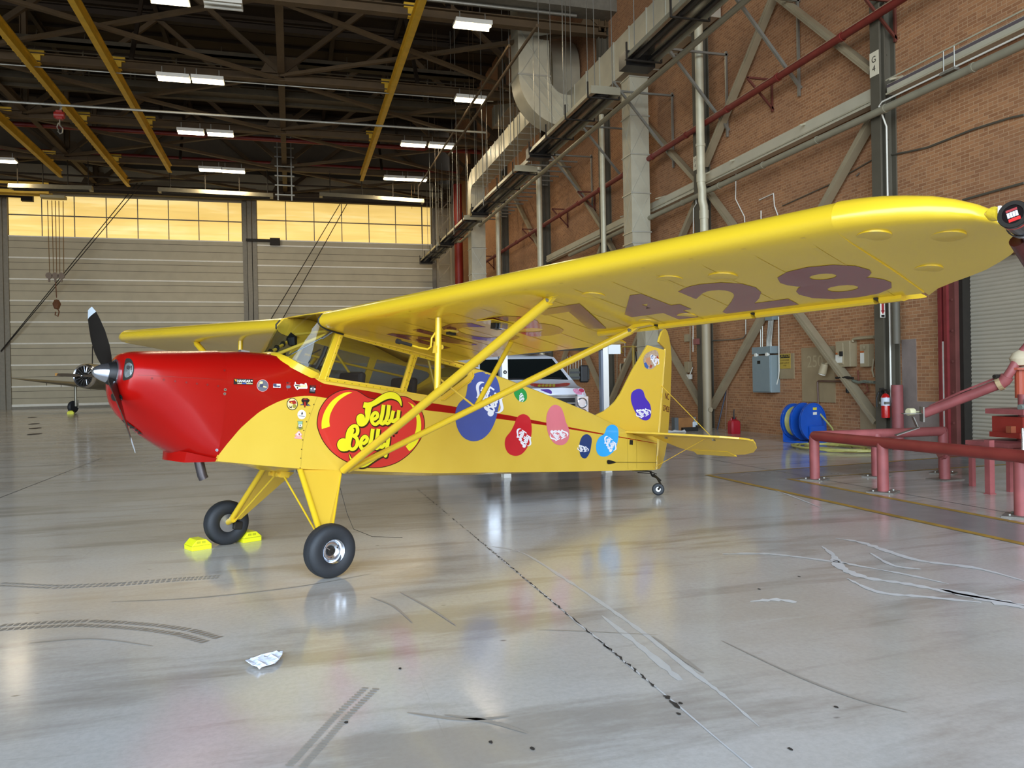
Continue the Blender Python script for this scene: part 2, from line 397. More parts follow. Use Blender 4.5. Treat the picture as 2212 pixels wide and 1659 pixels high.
def hangar_door(n, x0, x1, yd, zoff, ztop_y, zbot_y, ztop):
    d = MB(); d.bb((x0, yd, 0), (x1, yd + .15, zbot_y)); d.bb((x0, yd, ztop_y), (x1, yd + .15, ztop))
    o = struct(d.build('door_%d' % n, M_PANEL))
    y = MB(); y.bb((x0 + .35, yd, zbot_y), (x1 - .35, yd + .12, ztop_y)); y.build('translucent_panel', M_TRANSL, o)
    s = MB(); z = zoff
    while z < ztop_y + .1:
        if z < zbot_y - .1: s.bb((x0, yd - .05, z - .05), (x1, yd, z + .05))
        z += ph
    s.bb((x0, yd - .05, .42), (x1, yd, .58)); s.bb((x0, yd - .05, zbot_y - .04), (x1, yd, zbot_y + .04))
    s.build('panel_seam', M_PSEAM, o)
    g = MB(); z = zbot_y + ph
    g.bb((x0 + .35, yd - .04, z - .05), (x1 - .35, yd, z + .03))
    nx = int((x1 - x0) / 2.0)
    for i in range(1, nx + 1):
        xx = x0 + .35 + i * 2.0
        if xx < x1 - .5: g.bb((xx - .03, yd - .03, zbot_y), (xx + .03, yd, ztop_y))
    g.build('mullion', M_DFRAME, o)
    f = MB(); f.bb((x0, yd - .12, 0), (x0 + .3, yd, ztop)); f.bb((x1 - .3, yd - .12, 0), (x1, yd, ztop)); f.bb((x0, yd - .06, .2), (x1, yd, .4))
    f.build('door_frame', M_DFRAME, o)
    gr = MB()
    for k in range(1, int(ztop_y / .4863)):
        z = k * .4863
        if abs((z - zoff) % ph) > .2 and z < zbot_y: gr.bb((x0 + .3, yd - .012, z - .012), (x1 - .3, yd, z + .012))
    gr.build('panel_rib', M_GREYBROWN, o)
    return o
hangar_door(1, -41.5, -18.85, BY, 1.78, 14.8, 11.98, 15.3)
hangar_door(2, -18.55, -2.95, BY, 1.78, 14.8, 11.98, 15.3)
hangar_door(3, -2.55, 10.85, BY - .4, 1.5, 15.35, 12.1, 15.8)
wp = MB(); wp.bb((-2.9, BY - .5, .26), (-2.6, BY, 15.4)); wp.bb((-18.85, BY - .25, .26), (-18.55, BY, 15.4)); struct(wp.build('trim_2', M_DFRAME))
wp = MB(); wp.bb((LX, BY - .1, 15.3), (WX, BY + .35, 16.9)); wp.bb((10.9, BY - .3, 0), (WX, BY + .35, 15.4)); struct(wp.build('trim_3', M_PANEL))

# ---- painted floor lines and the grey walkway
M_YLINE = mat('worn_yellow_floor_paint', (176, 140, 58), .45, 0, .3, 5)
M_GPAINT = mat('grey_floor_paint', (142, 140, 136), .25, 0, .12, 2, rvar=.08)
def ribbon(path, w, z, m, name, side=0):
    b = MB(); Lr = []; 
    for i, p in enumerate(path):
        a = Vector(path[max(0, i - 1)]); c = Vector(path[min(len(path) - 1, i + 1)]); d = (c - a).normalized(); n = Vector((-d.y, d.x))
        ww = w[i] if isinstance(w, (list, tuple)) else w
        Lr.append((b.bm.verts.new((p[0] + n.x * ww / 2, p[1] + n.y * ww / 2, z)), b.bm.verts.new((p[0] - n.x * ww / 2, p[1] - n.y * ww / 2, z))))
    for A, B in zip(Lr, Lr[1:]): b.face([A[0], A[1], B[1], B[0]])
    o = b.build(name, m, None, recalc=False); return o
def pz(px, py): v = atz(px, py); return (v.x, v.y)
YX = 6.46; YI = 7.32
b = MB(); b.poly([(YX, FRONT_Y, .002), (YI, FRONT_Y, .002), (YI, 10.55, .002), (12.3, 10.75, .002), (12.3, 12.1, .002), (YX, 11.5, .002)]); 
struct(b.build('walkway', M_GPAINT, recalc=False))
for nm, path in (('walkway_line', [(YX, FRONT_Y), (YX, 11.5), (12.3, 12.1)]), ('walkway_line', [(YI, FRONT_Y), (YI, 10.55), (12.3, 10.75)])):
    struct(ribbon(path, .1, .004, M_YLINE, nm))
M_JOINT = mat('dark_joint', (58, 52, 46), .8, 0, .3, 20)
M_JLIGHT = mat('filled_joint', (210, 210, 208), .35, 0, .1, 8)
# control joint with the open crack
jp = [(1.775 + random.uniform(-.006, .006), FRONT_Y + i * .35) for i in range(60)]
struct(ribbon(jp, [random.uniform(.008, .016) for _ in jp], .002, M_JLIGHT, 'floor_joint'))
b = MB()
def chip_run(y0, y1, wmin, wmax, gap):
    y = y0
    while y < y1:
        l = random.uniform(.05, .2); n = 5; L_ = []; R_ = []
        for i in range(n + 1):
            t = i / n; ww = random.uniform(wmin, wmax) * math.sin(PI * (t * .9 + .05)); xx = 1.775 + random.uniform(-.008, .008)
            L_.append((xx - ww, y + l * t, .003)); R_.append((xx + ww, y + l * t, .003))
        b.poly(L_ + R_[::-1]); y += l + random.uniform(0, gap)
chip_run(3.45, 3.62, .012, .022, .02); chip_run(3.72, 4.3, .004, .010, .02); chip_run(4.3, 5.3, .003, .008, .06); chip_run(5.3, 8.0, .004, .009, .04); chip_run(8, 11.8, .002, .006, .15)
struct(b.build('floor_crack', M_JOINT, recalc=False))
for x in (-4.2, 7.75): struct(ribbon([(x, 0), (x, 19.9)], .012, .002, M_JOINT, 'floor_joint'))
for y in (18.5,): struct(ribbon([(-40, y), (12, y)], .02, .002, M_JOINT, 'floor_joint'))
# dried white spill marks, dark tyre scuffs
M_SPILL = mat('dried_white_spill', (222, 222, 218), .3, 0, .06, 8)
def blob(pts, m, name, z=.003):
    P = cr_smooth([pz(*p) for p in pts], 4); V, T = fill2d([P]); b = MB(); vs = [b.bm.verts.new((x, y, z)) for x, y in V]
    for t in T: b.face([vs[i] for i in t])
    return struct(b.build(name, m, recalc=False))
def streak(px_path, w, m, z=.003):
    P = [pz(*p) for p in cr_smooth(px_path, 7, False)]; n = len(P)
    return struct(ribbon(P, [w * random.uniform(.45, 1.25) * min(1, .25 + 3 * i / n, .25 + 3 * (n - i) / n) for i in range(n)], z, m, 'floor_spill_mark'))
for p, w_ in (([(1560, 1197), (1640, 1196), (1720, 1203), (1830, 1218)], .06), ([(1805, 1163), (1860, 1172), (1920, 1192), (1990, 1212), (2110, 1228), (2215, 1256)], .085), ([(1775, 1180), (1800, 1200), (1815, 1225), (1870, 1248), (1960, 1262), (2080, 1285), (2215, 1308)], .08),
              ([(1830, 1250), (1900, 1280), (2000, 1290), (2120, 1302)], .06), ([(1800, 1210), (1850, 1222), (1950, 1240), (2050, 1262)], .05), ([(2030, 1272), (2120, 1292), (2215, 1314)], .16), ([(1880, 1195), (1930, 1222), (1990, 1230)], .05), ([(1620, 1300), (1680, 1296), (1720, 1302)], .07), ([(1640, 1050), (1700, 1068), (1780, 1100)], .03)):
    streak(p, w_, M_SPILL)
M_SMEAR = mat('pale_scuff', (204, 203, 198), .3, 0, .05, 10)
streak([(1060, 1180), (1130, 1195), (1220, 1250), (1310, 1310), (1400, 1375), (1500, 1455), (1560, 1500), (1640, 1570)], .035, M_SMEAR, .0015); streak([(1300, 1330), (1400, 1410), (1470, 1470)], .05, M_SMEAR, .0016)
if False: blob([(1130, 1190), (1200, 1230), (1290, 1290), (1380, 1350), (1470, 1420), (1560, 1480), (1640, 1540), (1600, 1530), (1500, 1462), (1400, 1392), (1300, 1318), (1210, 1252)], M_SMEAR, 'floor_scuff_mark', .0015) if False else None
M_TYRE = mat('tyre_scuff', (148, 138, 124), .35, 0, .15, 20)
M_TYRE2 = mat('tyre_scuff_faint', (166, 158, 146), .35, 0, .1, 20)
def tread(px_path, w, n, m):
    b = MB(); P = [Vector(pz(*p)) for p in px_path]; tot = len(P) - 1
    for i in range(n):
        t = i / (n - 1) * tot; k = min(tot - 1, int(t)); f = t - k; p = P[k].lerp(P[k + 1], f); d = (P[k + 1] - P[k]).normalized(); q = Vector((-d.y, d.x))
        s = (P[k + 1] - P[k]).length * tot / n * .32
        for off in (-.3, .3):
            c = p + q * w * off; h = w * .22
            b.poly([(c + d * s + q * h).to_3d() + Vector((0, 0, .0025)), (c - d * s + q * h * .6).to_3d() + Vector((0, 0, .0025)), (c - d * s - q * h).to_3d() + Vector((0, 0, .0025)), (c + d * s - q * h * .6).to_3d() + Vector((0, 0, .0025))])
    return struct(b.build('floor_tyre_mark', m, recalc=False))
tread([(0, 1356), (90, 1350), (180, 1346), (260, 1350), (330, 1356), (400, 1366), (455, 1382)], .16, 38, M_TYRE)
tread([(800, 1488), (740, 1545), (690, 1600), (640, 1655)], .1, 34, M_TYRE2)
tread([(0, 1262), (120, 1268), (260, 1262), (380, 1252), (470, 1246)], .12, 40, M_TYRE2)
def scuff(px_path, w, m=None, z=.003):
    P = [pz(*p) for p in cr_smooth(px_path, 5, False)]; n = len(P)
    return struct(ribbon(P, [w * (.3 + .7 * math.sin(PI * i / (n - 1))) for i in range(n)], z, m or M_TYRE2, 'floor_scuff_mark'))
for p, w_ in (([(865, 1280), (930, 1315), (985, 1352)], .02), ([(800, 1290), (850, 1310), (890, 1345)], .018), ([(240, 1300), (420, 1292), (640, 1268), (800, 1240)], .02), ([(1160, 1361), (1230, 1363), (1420, 1372)], .012),
              ([(1560, 1385), (1720, 1460), (1850, 1510), (1960, 1540)], .02), ([(1410, 1375), (1470, 1420), (1520, 1455)], .03), ([(60, 1390), (200, 1380), (330, 1396)], .02), ([(960, 1545), (1060, 1560), (1140, 1585)], .03), ([(880, 1540), (1000, 1555), (1100, 1548)], .03)):
    scuff(p, w_)
for p in ((1727, 1246), (1640, 1273), (1806, 1528), (1707, 1619), (748, 1561), (1466, 1543), (1060, 1604), (864, 1445), (1150, 1618), (1470, 1520)):
    c = Vector(pz(*p)); b = MB(); b.poly([(c.x + random.uniform(.6, 1) * .012 * math.cos(a), c.y + random.uniform(.6, 1) * .02 * math.sin(a), .003) for a in [k * PI / 4 for k in range(8)]]); struct(b.build('floor_speck', M_JOINT, recalc=False))
for p in ((70, 904), (73, 916), (76, 924), (75, 935)):
    c = Vector(pz(*p)) * .93; b = MB(); b.poly([(c.x + .2 * math.cos(a), c.y + .55 * math.sin(a) * random.uniform(.6, 1), FZ(c.y) + .008) for a in [k * PI / 4 for k in range(8)]]); struct(b.build('floor_speck', M_JOINT, recalc=False))
scuff([(28, 990), (60, 991), (92, 989)], .06, M_JOINT); scuff([(25, 986), (40, 984)], .05, M_JOINT)
# ================================================================ ROOF STRUCTURE (what the photo shows of it)
M_TRUSS = mat('brown_truss_steel', (86, 68, 44), .75, .05, .2, 1.5)
M_TRUSS2 = mat('dark_truss_steel', (50, 38, 24), .8, .05, .2, 1.5)
M_GALV = mat('galvanised_pipe', (150, 148, 138), .4, .6, .1, 8)
M_CATW = mat('grey_catwalk_steel', (84, 74, 56), .6, .3, .15, 3)
TY = [29.5, 37.2, 45.0, 52.7, 59.9]; ZC = 15.45
XN = [-37.7, -25.2, -12.7, -.2, 12.2]   # panel points
for yi, y in enumerate(TY):
    zc = ZC
    t = empty('roof_truss', 'brown steel roof truss spanning the hangar, %s from the camera' % ['first', 'second', 'third', 'fourth', 'fifth and last'][yi], 'roof truss', (0, y, zc), 0, 'roof trusses')
    def P(x, z): return (x, 0, z - zc)
    c = MB(); c.ibeam(P(LX, zc), P(WX - .1, zc), .34, .34, .04, mi=0); c.build('lower_chord', M_TRUSS, t)
    c = MB(); c.ibeam(P(LX, RZ - .5), P(WX - .1, RZ - .5), .4, .35, .05); c.build('upper_chord', M_TRUSS2, t)
    for x in XN:
        c = MB(); c.ibeam(P(x, zc), P(x, RZ - .5), .3, .26, .04, up=(1, 0, 0)); c.build('web_post', M_TRUSS, t)
        g = MB(); g.prism([(x - .9, -.03, .2), (x + .9, -.03, .2), (x + .5, -.03, .95), (x - .5, -.03, .95)], (0, .06, 0)); g.build('gusset_plate', M_TRUSS, t)
        for xx in (x - 6.2, x + 6.2):
            if LX < xx < WX: c = MB(); c.beam(P(x, zc + .2), P(max(LX, xx), RZ - .6), .22, .2, (0, 1, 0)); c.build('web_diagonal', M_TRUSS, t)
# bracing in the plane of the lower chords
GAPS = ['between first and second truss', 'between second and third truss', 'between third and fourth truss', 'between fourth truss and back doors']
BAYS = {-25.2: 'in the left bay', -12.7: 'in the middle bay', -.2: 'in the right bay by the ducts'}
for yi in range(0, 4):
    y0, y1 = TY[yi], TY[yi + 1]
    for k, (xa, xb) in enumerate(zip(XN[:-1], XN[1:])):
        if xa < -26 or (xa < -20 and yi < 1): continue
        for (p0, p1, dz, dirn) in (((xa, y0), (xb, y1), -.1, 'rightward'), ((xb, y0), (xa, y1), .1, 'leftward')):
            o = MB(); o.beam((*p0, ZC + dz), (*p1, ZC + dz), .2, .14); tag(o.build('cross_brace', M_TRUSS), 'flat brace %s, %s, %s' % (GAPS[yi], BAYS[xa], dirn), 'roof brace', 'flat braces between the roof trusses')
for x, lab in ((-12.7, 'left one'), (-.2, 'middle one')):
    o = MB(); o.ibeam((x, 25, ZC + .3), (x, 60, ZC + .3), .3, .3, .04); tag(o.build('bottom_strut', M_TRUSS), 'long brown steel strut tying the roof trusses together, %s' % lab, 'steel strut')
for x, wh in ((-19, 'leftmost'), (-12.7, 'second from the left'), (-6.4, 'third from the left'), (2.6, 'right of the cable ladder'), (6, 'beside the right crane rail'), (9.2, 'nearest the elbow duct')):
    o = MB(); o.ibeam((x, 22, RZ - .35), (x, 60, RZ - .35), .22, .28, .04); tag(o.build('roof_purlin', M_TRUSS2), 'dark purlin running lengthwise under the roof deck, %s' % wh, 'purlin', 'roof purlins')
for x, wh in ((-19, 'left'), (-6.4, 'middle'), (6, 'right')):
    for yi in range(1 if x < -10 else 0, 4):
        o = MB(); o.beam((x, TY[yi], ZC + .3), (x, (TY[yi] + TY[yi + 1]) / 2, RZ - .6), .16, .16); tag(o.build('sway_brace', M_TRUSS2), 'dark sway brace rising to the roof %s, %s one' % (GAPS[yi], wh), 'roof brace', 'sway braces under the roof deck')
# white deck band of the front wall bay seen at the very top
o = MB(); o.bb((LX, 28.6, 15.9), (WX, 29.5, 16.7)); tag(o.build('roof_girder', mat('grey_girder', (120, 116, 104), .6, .1, .15)), 'pale grey girder crossing the hangar at the top of the picture', 'girder')
# catwalk between the second and third truss
cw = empty('catwalk', 'grey steel catwalk with pipe railings hung between the roof trusses', 'catwalk', (0, 41, 15.95))
c = MB(); c.bb((LX, -.55, -.1), (9.5, .55, 0)); c.bb((LX, -.6, -.25), (9.5, -.52, .05)); c.bb((LX, .52, -.25), (9.5, .6, .05)); c.build('deck', M_CATW, cw)
c = MB()
for z in (.55, 1.1): c.beam((LX, -.55, z), (9.5, -.55, z), .05, .05); c.beam((LX, .55, z), (9.5, .55, z), .05, .05)
c.build('rail', M_CATW, cw)
c = MB()
for i in range(28):
    x = LX + 1 + i * 2
    if x < 9.5: c.bb((x - .03, -.58, -.1), (x + .03, -.52, 1.15)); c.bb((x - .03, .52, -.1), (x + .03, .58, 1.15)); c.bb((x - .04, -.04, 1.1), (x + .04, .04, 1.2)); c.beam((x, -.5, 1.1), (x, -.05, 2.2), .05, .05)
c.build('post', M_CATW, cw)
for z, y, w_ in ((17.2, 39.9, .5), (16.0, 42.3, .4)):
    c = MB(); c.bb((LX, y, z), (9.5, y + w_, z + .12)); c.bb((LX, y, z), (9.5, y + .04, z + .3)); tag(c.build('cable_tray', M_CATW), 'grey cable tray running beside the catwalk under the roof, %s' % ('nearer the camera' if y < 41 else 'beyond the catwalk'), 'cable tray')
M_REDPIPE = mat('red_sprinkler_pipe', (126, 38, 26), .5, .1, .15, 3)
for y, z, lab in ((47.5, 15.7, 'nearer'), (50.5, 16.6, 'middle'), (54.5, 16.2, 'farther')):
    c = MB(); c.cyl((LX, y, z), (WX - 1, y, z), .13, 10); tag(c.build('sprinkler_main', M_REDPIPE, smooth=True), 'dark red sprinkler pipe crossing high under the roof, the %s one of three' % lab, 'sprinkler pipe')
# long silver conduits crossing
for q, Y, lab in (((0, 223), 38.5, 'bright silver conduit crossing the whole roof below the catwalk'), ((0, 143), 36.9, 'thin silver conduit just under the second truss chord')):
    a = aty(q[0], q[1], Y); c = MB(); c.cyl((LX, Y, a.z), (9.6, Y, a.z + .15), .055 if Y > 37 else .03, 8); tag(c.build('conduit', M_GALV, smooth=True), lab, 'conduit')
c = MB(); c.cyl((LX, 29.1, 15.75), (11.0, 29.1, 15.8), .06, 8); c.cyl((LX, 29.1, 15.95), (11.0, 29.1, 15.95), .05, 8); tag(c.build('conduit', M_GALV, smooth=True), 'pair of silver conduits clipped along the nearest visible truss', 'conduit')

# ---- yellow crane runway rails
M_CRANE = mat('crane_yellow', (214, 170, 40), .5, .1, .15, 2)
def rail(pa, pb, z, lab, w_=.22, h=.42, studs=False):
    a = atz(*pa, z); bq = atz(*pb, z); x = (a.x + bq.x) / 2
    t = empty('crane_rail', lab, 'crane rail', (x, 0, z), 0, None)
    y0 = min(a.y, bq.y) - (4 if pa[1] <= 60 or pa[0] < 3 else 0); y1 = max(a.y, bq.y)
    c = MB(); c.ibeam((0, y0, .2), (0, y1, .2), w_, h, .06); c.build('runway_beam', M_CRANE, t)
    for ty in TY:
        if y0 < ty < y1:
            c = MB(); c.bb((-.35, ty - .12, .75), (.35, ty + .12, .95)); c.bb((-.2, ty - .1, .42), (.2, ty + .1, .75)); c.bb((-.04, ty - .04, .4), (.04, ty + .04, ZC - z)); c.build('hanger', M_CRANE, t)
    if studs:
        c = MB(); y = y0
        while y < y1: c.bb((-w_ / 2 - .09, y, .05), (-w_ / 2, y + .1, .2)); y += .55
        c.build('stud_row', mat('bright_yellow_stud', (240, 200, 60), .4), t)
    return t
rail((158, 15), (370, 372), 14.8, 'solid yellow overhead crane rail crossing the upper left, ending near the doors')
STUD = rail((2, 63), (276, 402), 14.8, 'studded yellow overhead crane rail left of the plain one', studs=True)
rail((2, 262), (128, 382), 14.8, 'leftmost yellow overhead crane rail ending above the yellow crane bridge')
rail((913, 5), (781, 390), 14.8, 'yellow overhead crane rail nearest the silver ducts')
cb_ = empty('crane_bridge', 'yellow ladder-like crane bridge hanging in front of the back doors', 'crane bridge', (-19.5, 56.5, 14.25))
c = MB()
for y in (-.4, .4):
    c.bb((-18, y - .06, -.3), (4.9, y + .06, -.1)); c.bb((-18, y - .06, .25), (4.9, y + .06, .4))
c.build('bridge_beam', M_CRANE, cb_)
c = MB()
for i in range(17): c.bb((-18 + i * 1.4, -.45, -.1), (-17.92 + i * 1.4, -.35, .3))
c.build('rung', M_CRANE, cb_)
# hoist hanging from the bridge with pulleys
hp = aty(115, 396, 56.5); hx, hy = hp.x, 56.5
hoist = empty('bridge_hoist', 'wire rope hoist with many cables hanging from the crane bridge', 'hoist', (hx, hy, 13.62))
c = MB(); c.bb((-.7, -.3, .12), (.7, .3, .3)); c.build('trolley', mat('dull_white_metal', (140, 132, 104), .5, .3), hoist)
c = MB()
for x in (-.35, -.1, .1, .3, .55): c.cyl((x, 0, 0), (x * .9, 0, -4.6), .025, 5)
c.build('cable', mat('rope_brown', (120, 92, 56), .8), hoist)
c = MB()
for x in (-.35, 0, .35): c.lathe([(-.06, 0), (-.06, .2), (.06, .2), (.06, 0)], (x, 0, -4.8), (0, 1, 0), 12); c.bb((x - .05, -.05, -5.2), (x + .05, .05, -4.6))
c.build('pulley_block', mat('worn_pulley', (105, 88, 72), .5, .4), hoist)
c = MB(); c.cyl((0, 0, -4.9), (.05, 0, -6.2), .03, 6); c.lathe([(-.35, 0), (-.3, .15), (0, .25), (.25, .14), (.3, 0)], (.05, 0, -6.6), (0, 0, 1), 12); c.tube([(.05, 0, -6.8), (.18, 0, -7.1), (.1, 0, -7.4), (-.05, 0, -7.3), (-.02, 0, -7.1)], .04, 6); c.build('hook_ball', mat('rusty_hook', (120, 78, 52), .7, .2, .2), hoist)
# red chain hoist on the studded rail
p = atz(107, 216, 14.85); hy = p.y; hx = STUD.location.x
h2 = empty('chain_hoist', 'small red chain hoist with hook hanging under the studded yellow rail', 'hoist', (hx, hy, 14.83))
c = MB(); c.lathe([(-.22, 0), (-.21, .16), (.21, .16), (.22, 0)], (0, 0, -.65), (1, 0, 0), 14); c.bb((-.13, -.12, -.85), (.13, .12, -.45)); c.build('hoist_body', mat('hoist_red', (150, 36, 28), .45), h2)
c = MB(); c.tube([(0, 0, -.5), (.08, 0, -.3), (0, 0, -.05)], .05, 6); c.build('trolley_hook', M_GALV, h2)
c = MB(); c.cyl((0, 0, -.8), (0, 0, -1.1), .03, 6); c.tube([(0, 0, -1.1), (.12, 0, -1.25), (.1, 0, -1.45), (0, 0, -1.5), (-.08, 0, -1.38)], .035, 6); c.tube([(-.05, 0, -1.0), (-.12, 0, -1.2), (-.05, 0, -1.35)], .025, 6); c.build('load_hook', M_GALV, h2)
# cable chase / ladder coming down the middle truss post
lx = -.2
t = empty('cable_ladder', 'vertical cable ladder on the middle roof post dropping to the heater row', 'cable ladder', (lx, 52.3, 13.9))
c = MB()
for x in (-.42, .42): c.bb((x - .04, -.05, -.6), (x + .04, .05, 3.6))
c.build('side_rail', M_GALV, t)
c = MB()
for i in range(7): c.bb((-.6, -.08, -.3 + i * .6), (.6, -.02, -.22 + i * .6))
c.build('rung', M_GALV, t)
c = MB(); c.bb((-.6, -.35, 3.6), (.6, .3, 4.3)); c.build('junction_box', mat('junction_grey', (140, 142, 134), .5, .2), t)

# ---- ceiling lamps (two-tube fixtures), each placed on its truss
M_LAMPB = mat('lamp_housing', (222, 220, 210), .5)
M_TUBE = mat('lit_tube', (255, 246, 225), .5, emit=9, emitrgb=(255, 238, 200))
M_OFF = mat('unlit_tube', (200, 200, 190), .4)
LAMPS = [(375, 170, 37.2, 2, 'left lamp of the brightest pair near the upper left', 1), (449, 175, 37.2, 2, 'right lamp of the brightest pair near the upper left', 1),
         (412, 286, 45.0, 1, 'left lamp of the pair below the silver conduit', 1), (476, 290, 45.0, 1, 'right lamp of the pair below the silver conduit', 1),
         (455, 367, 52.7, 1, 'left lamp of the pair above the left hangar door', 1), (504, 370, 52.7, 1, 'right lamp of the pair above the left hangar door', 1),
         (8, 348, 52.7, 1, 'lamp at the left edge of the picture', 1), (366, 1, 29.5, 2, 'lamp cut by the top edge of the picture', 1), (482, 11, 29.5, 0, 'unlit lamp beside the one cut by the top edge', 0),
         (1021, 56, 29.5, 2, 'lamp high beside the big silver elbow duct', 1), (1016, 216, 37.2, 2, 'lamp hanging by the long heater pipe', 1),
         (893, 313, 45.0, 1, 'left lamp of the pair between rail and duct', 1), (953, 316, 45.0, 1, 'right lamp of the pair between rail and duct', 1),
         (853, 386, 52.7, 1, 'left lamp of the small pair over the right hangar door', 1), (898, 388, 52.7, 1, 'right lamp of the small pair over the right hangar door', 1)]
for px, py, Y, nt_, lab, on in LAMPS:
    p = aty(px, py, Y - .7); wpx = {29.5: 80, 37.2: 66, 45.0: 54}.get(Y, 48); Lw = wpx / F_PX * (p - CAM).dot(c_w)
    t = empty('ceiling_lamp', 'lit fluorescent high bay lamp, %s' % lab if on else 'grey fluorescent lamp, %s' % lab, 'ceiling lamp', p, -.0, 'hangar ceiling lamps')
    c = MB(); c.bb((-Lw / 2, -.3, .04), (Lw / 2, .3, .14)); c.bb((-Lw / 2, -.32, -.02), (Lw / 2, -.3, .14)); c.bb((-Lw / 2, .3, -.02), (Lw / 2, .32, .14)); c.build('lamp_housing', M_LAMPB, t)
    for y in (-.17, .17):
        c = MB(); c.cyl((-Lw / 2 + .03, y, -.03), (Lw / 2 - .03, y, -.03), .045, 8); c.build('lamp_tube', M_TUBE if on else M_OFF, t, smooth=True)
    c = MB()
    for x in (-Lw * .35, Lw * .35): c.cyl((x, 0, .14), (x, 0, max(.5, ZC - p.z - .2)), .02, 5)
    c.build('hanger_rod', M_GALV, t)
    if on:
        ld = bpy.data.lights.new('lamp_light', 'AREA'); ld.shape = 'RECTANGLE'; ld.size = Lw; ld.size_y = .5; ld.energy = 110; ld.color = (1, .84, .58)
        lo = bpy.data.objects.new('lamp_light', ld); COL.objects.link(lo); lo.parent = t; lo.location = (0, 0, -.14)
# low heaters hung in front of the far doors
M_HEAT = mat('heater_sheet', (150, 142, 120), .4, .5, .1)
for xa, xb, lab, z0 in ((20, 200, 'left', None), (342, 590, 'middle', None), (690, 915, 'right', None)):
    a = aty(xa, 403 + (8 if xa > 300 else 0) + (10 if xa > 600 else 0), 52.7); bq = aty(xb, (408 if xa < 100 else 424 if xa < 500 else 436), 52.7)
    t = empty('radiant_heater', 'long radiant tube heater hanging in front of the back doors, %s one' % lab, 'heater', a)
    d = bq - a; d.y = 0; d.z = min(d.z, .1)
    c = MB(); c.prism([(0, -.3, -.12), (0, .3, -.12), (0, .2, .15), (0, -.2, .15)], d); c.build('reflector', M_HEAT, t)
    c = MB(); c.cyl(Vector((.2, -.12, -.14)), d + Vector((-.2, -.12, -.14)), .06, 6); c.cyl(Vector((.2, .12, -.14)), d + Vector((-.2, .12, -.14)), .06, 6); c.build('burner_tube', M_DARK, t)
    for f in (.1, .4, .7, .95): c = MB(); c.cyl(d * f, d * f + Vector((0, 0, ZC - a.z)), .03, 4); c.build('hanger_chain', M_DARK, t)
c = MB()
for q in ((0, 374), (0, 400)):
    a = aty(*q, 56.0); c.cyl((LX, 56.0, a.z), (11.3, 56.0, a.z + .1), .07, 6)
tag(c.build('gas_pipe', M_TRUSS2), 'dark gas pipes crossing just above the back hangar doors', 'pipe')
c = MB(); a = aty(0, 390, 59.2); c.bb((LX, 59.2, 14.85), (11.8, 59.6, 15.2)); tag(c.build('door_track', M_TRUSS2), 'dark steel door track along the head of the back hangar doors', 'door track')
# door counter boxes and the steel cables
for q, lab in (((59, 427), 'dark box on an arm at the top of the left hangar door'), ((594, 522), 'dark box on an arm beside the centre post of the hangar doors')):
    p = aty(*q, 59.8); t = empty('door_limit_box', lab, 'switch box', p)
    c = MB(); c.box((0, 0, 0), (.7, .3, .5)); c.build('box_body', M_DARK, t); c = MB(); c.bb((-2.0, -.06, -.02), (-.3, .06, .16)); c.build('arm', M_DARK, t)
def wire(pa, Ya, pb, Yb, lab, r=.03):
    c = MB(); c.cyl(aty(*pa, Ya), aty(*pb, Yb), r, 5); tag(c.build('steel_cable', M_DARK), lab, 'cable')
wire((2, 758), 60.2, (297, 395), 58.5, 'upper of the two slanting cables on the left hangar door')
wire((2, 760), 60.2, (308, 395), 58.5, 'lower of the two slanting cables on the left hangar door')
wire((585, 690), 59.8, (735, 440), 58.5, 'left one of the two slanting cables on the right hangar door')
wire((610, 690), 59.8, (750, 440), 58.5, 'right one of the two slanting cables on the right hangar door')
# ================================================================ RIGHT WALL
M_COL = mat('grey_brown_column_steel', (92, 86, 72), .6, .1, .15, 1.5)
M_BRACE = mat('tan_painted_steel', (158, 144, 116), .5, .05, .1, 2)
M_TANPIPE = mat('cream_pipe', (196, 188, 160), .4, .1, .1, 4)
M_GPIPE = mat('grey_green_pipe', (150, 144, 122), .45, .1, .1, 3)
M_WALLRED = mat('red_wall_pipe', (120, 40, 32), .5, .05, .15, 5)
M_TRAY = mat('pale_cable_tray', (196, 190, 168), .45, .2, .08, 2)
M_WCOND = mat('white_conduit', (228, 224, 210), .4)
M_SIGN = mat('cream_sign', (222, 212, 184), .6)
M_BLACK = mat('black_paint', (18, 17, 16), .5)
CY = [14.0, 21.74, 29.5, 37.2, 45.0, 52.7]; CN = ['G', 'F', 'E', 'D', 'C', 'B']
for y, nm in zip(CY, CN):
    t = empty('wall_column', 'dark steel column on the brick wall, %s' % {'G': 'the nearest one with the G 4 sign', 'F': 'the second one with the F 4 sign', 'E': 'third from the camera', 'D': 'fourth from the camera', 'C': 'fifth from the camera', 'B': 'farthest visible, by the duct'}[nm], 'steel column', (12.29, y + .135, 0))
    c = MB(); c.bb((-.21, -.135, 0), (-.18, .135, RZ)); c.bb((.18, -.135, 0), (.21, .135, RZ)); c.bb((-.18, -.012, 0), (.18, .012, RZ)); c.bb((-.05, -.1, 0), (-.03, .1, RZ)); c.build('column_shaft', M_COL, t)
    if nm in 'GFE':
        c = MB()
        for z in [1.2 + k * .9 for k in range(11)]: c.lathe([(-.01, 0), (-.01, .018), (0, .018)], (.1, -.013, z), (0, 1, 0), 6)
        c.build('rivet_row', M_COL, t)
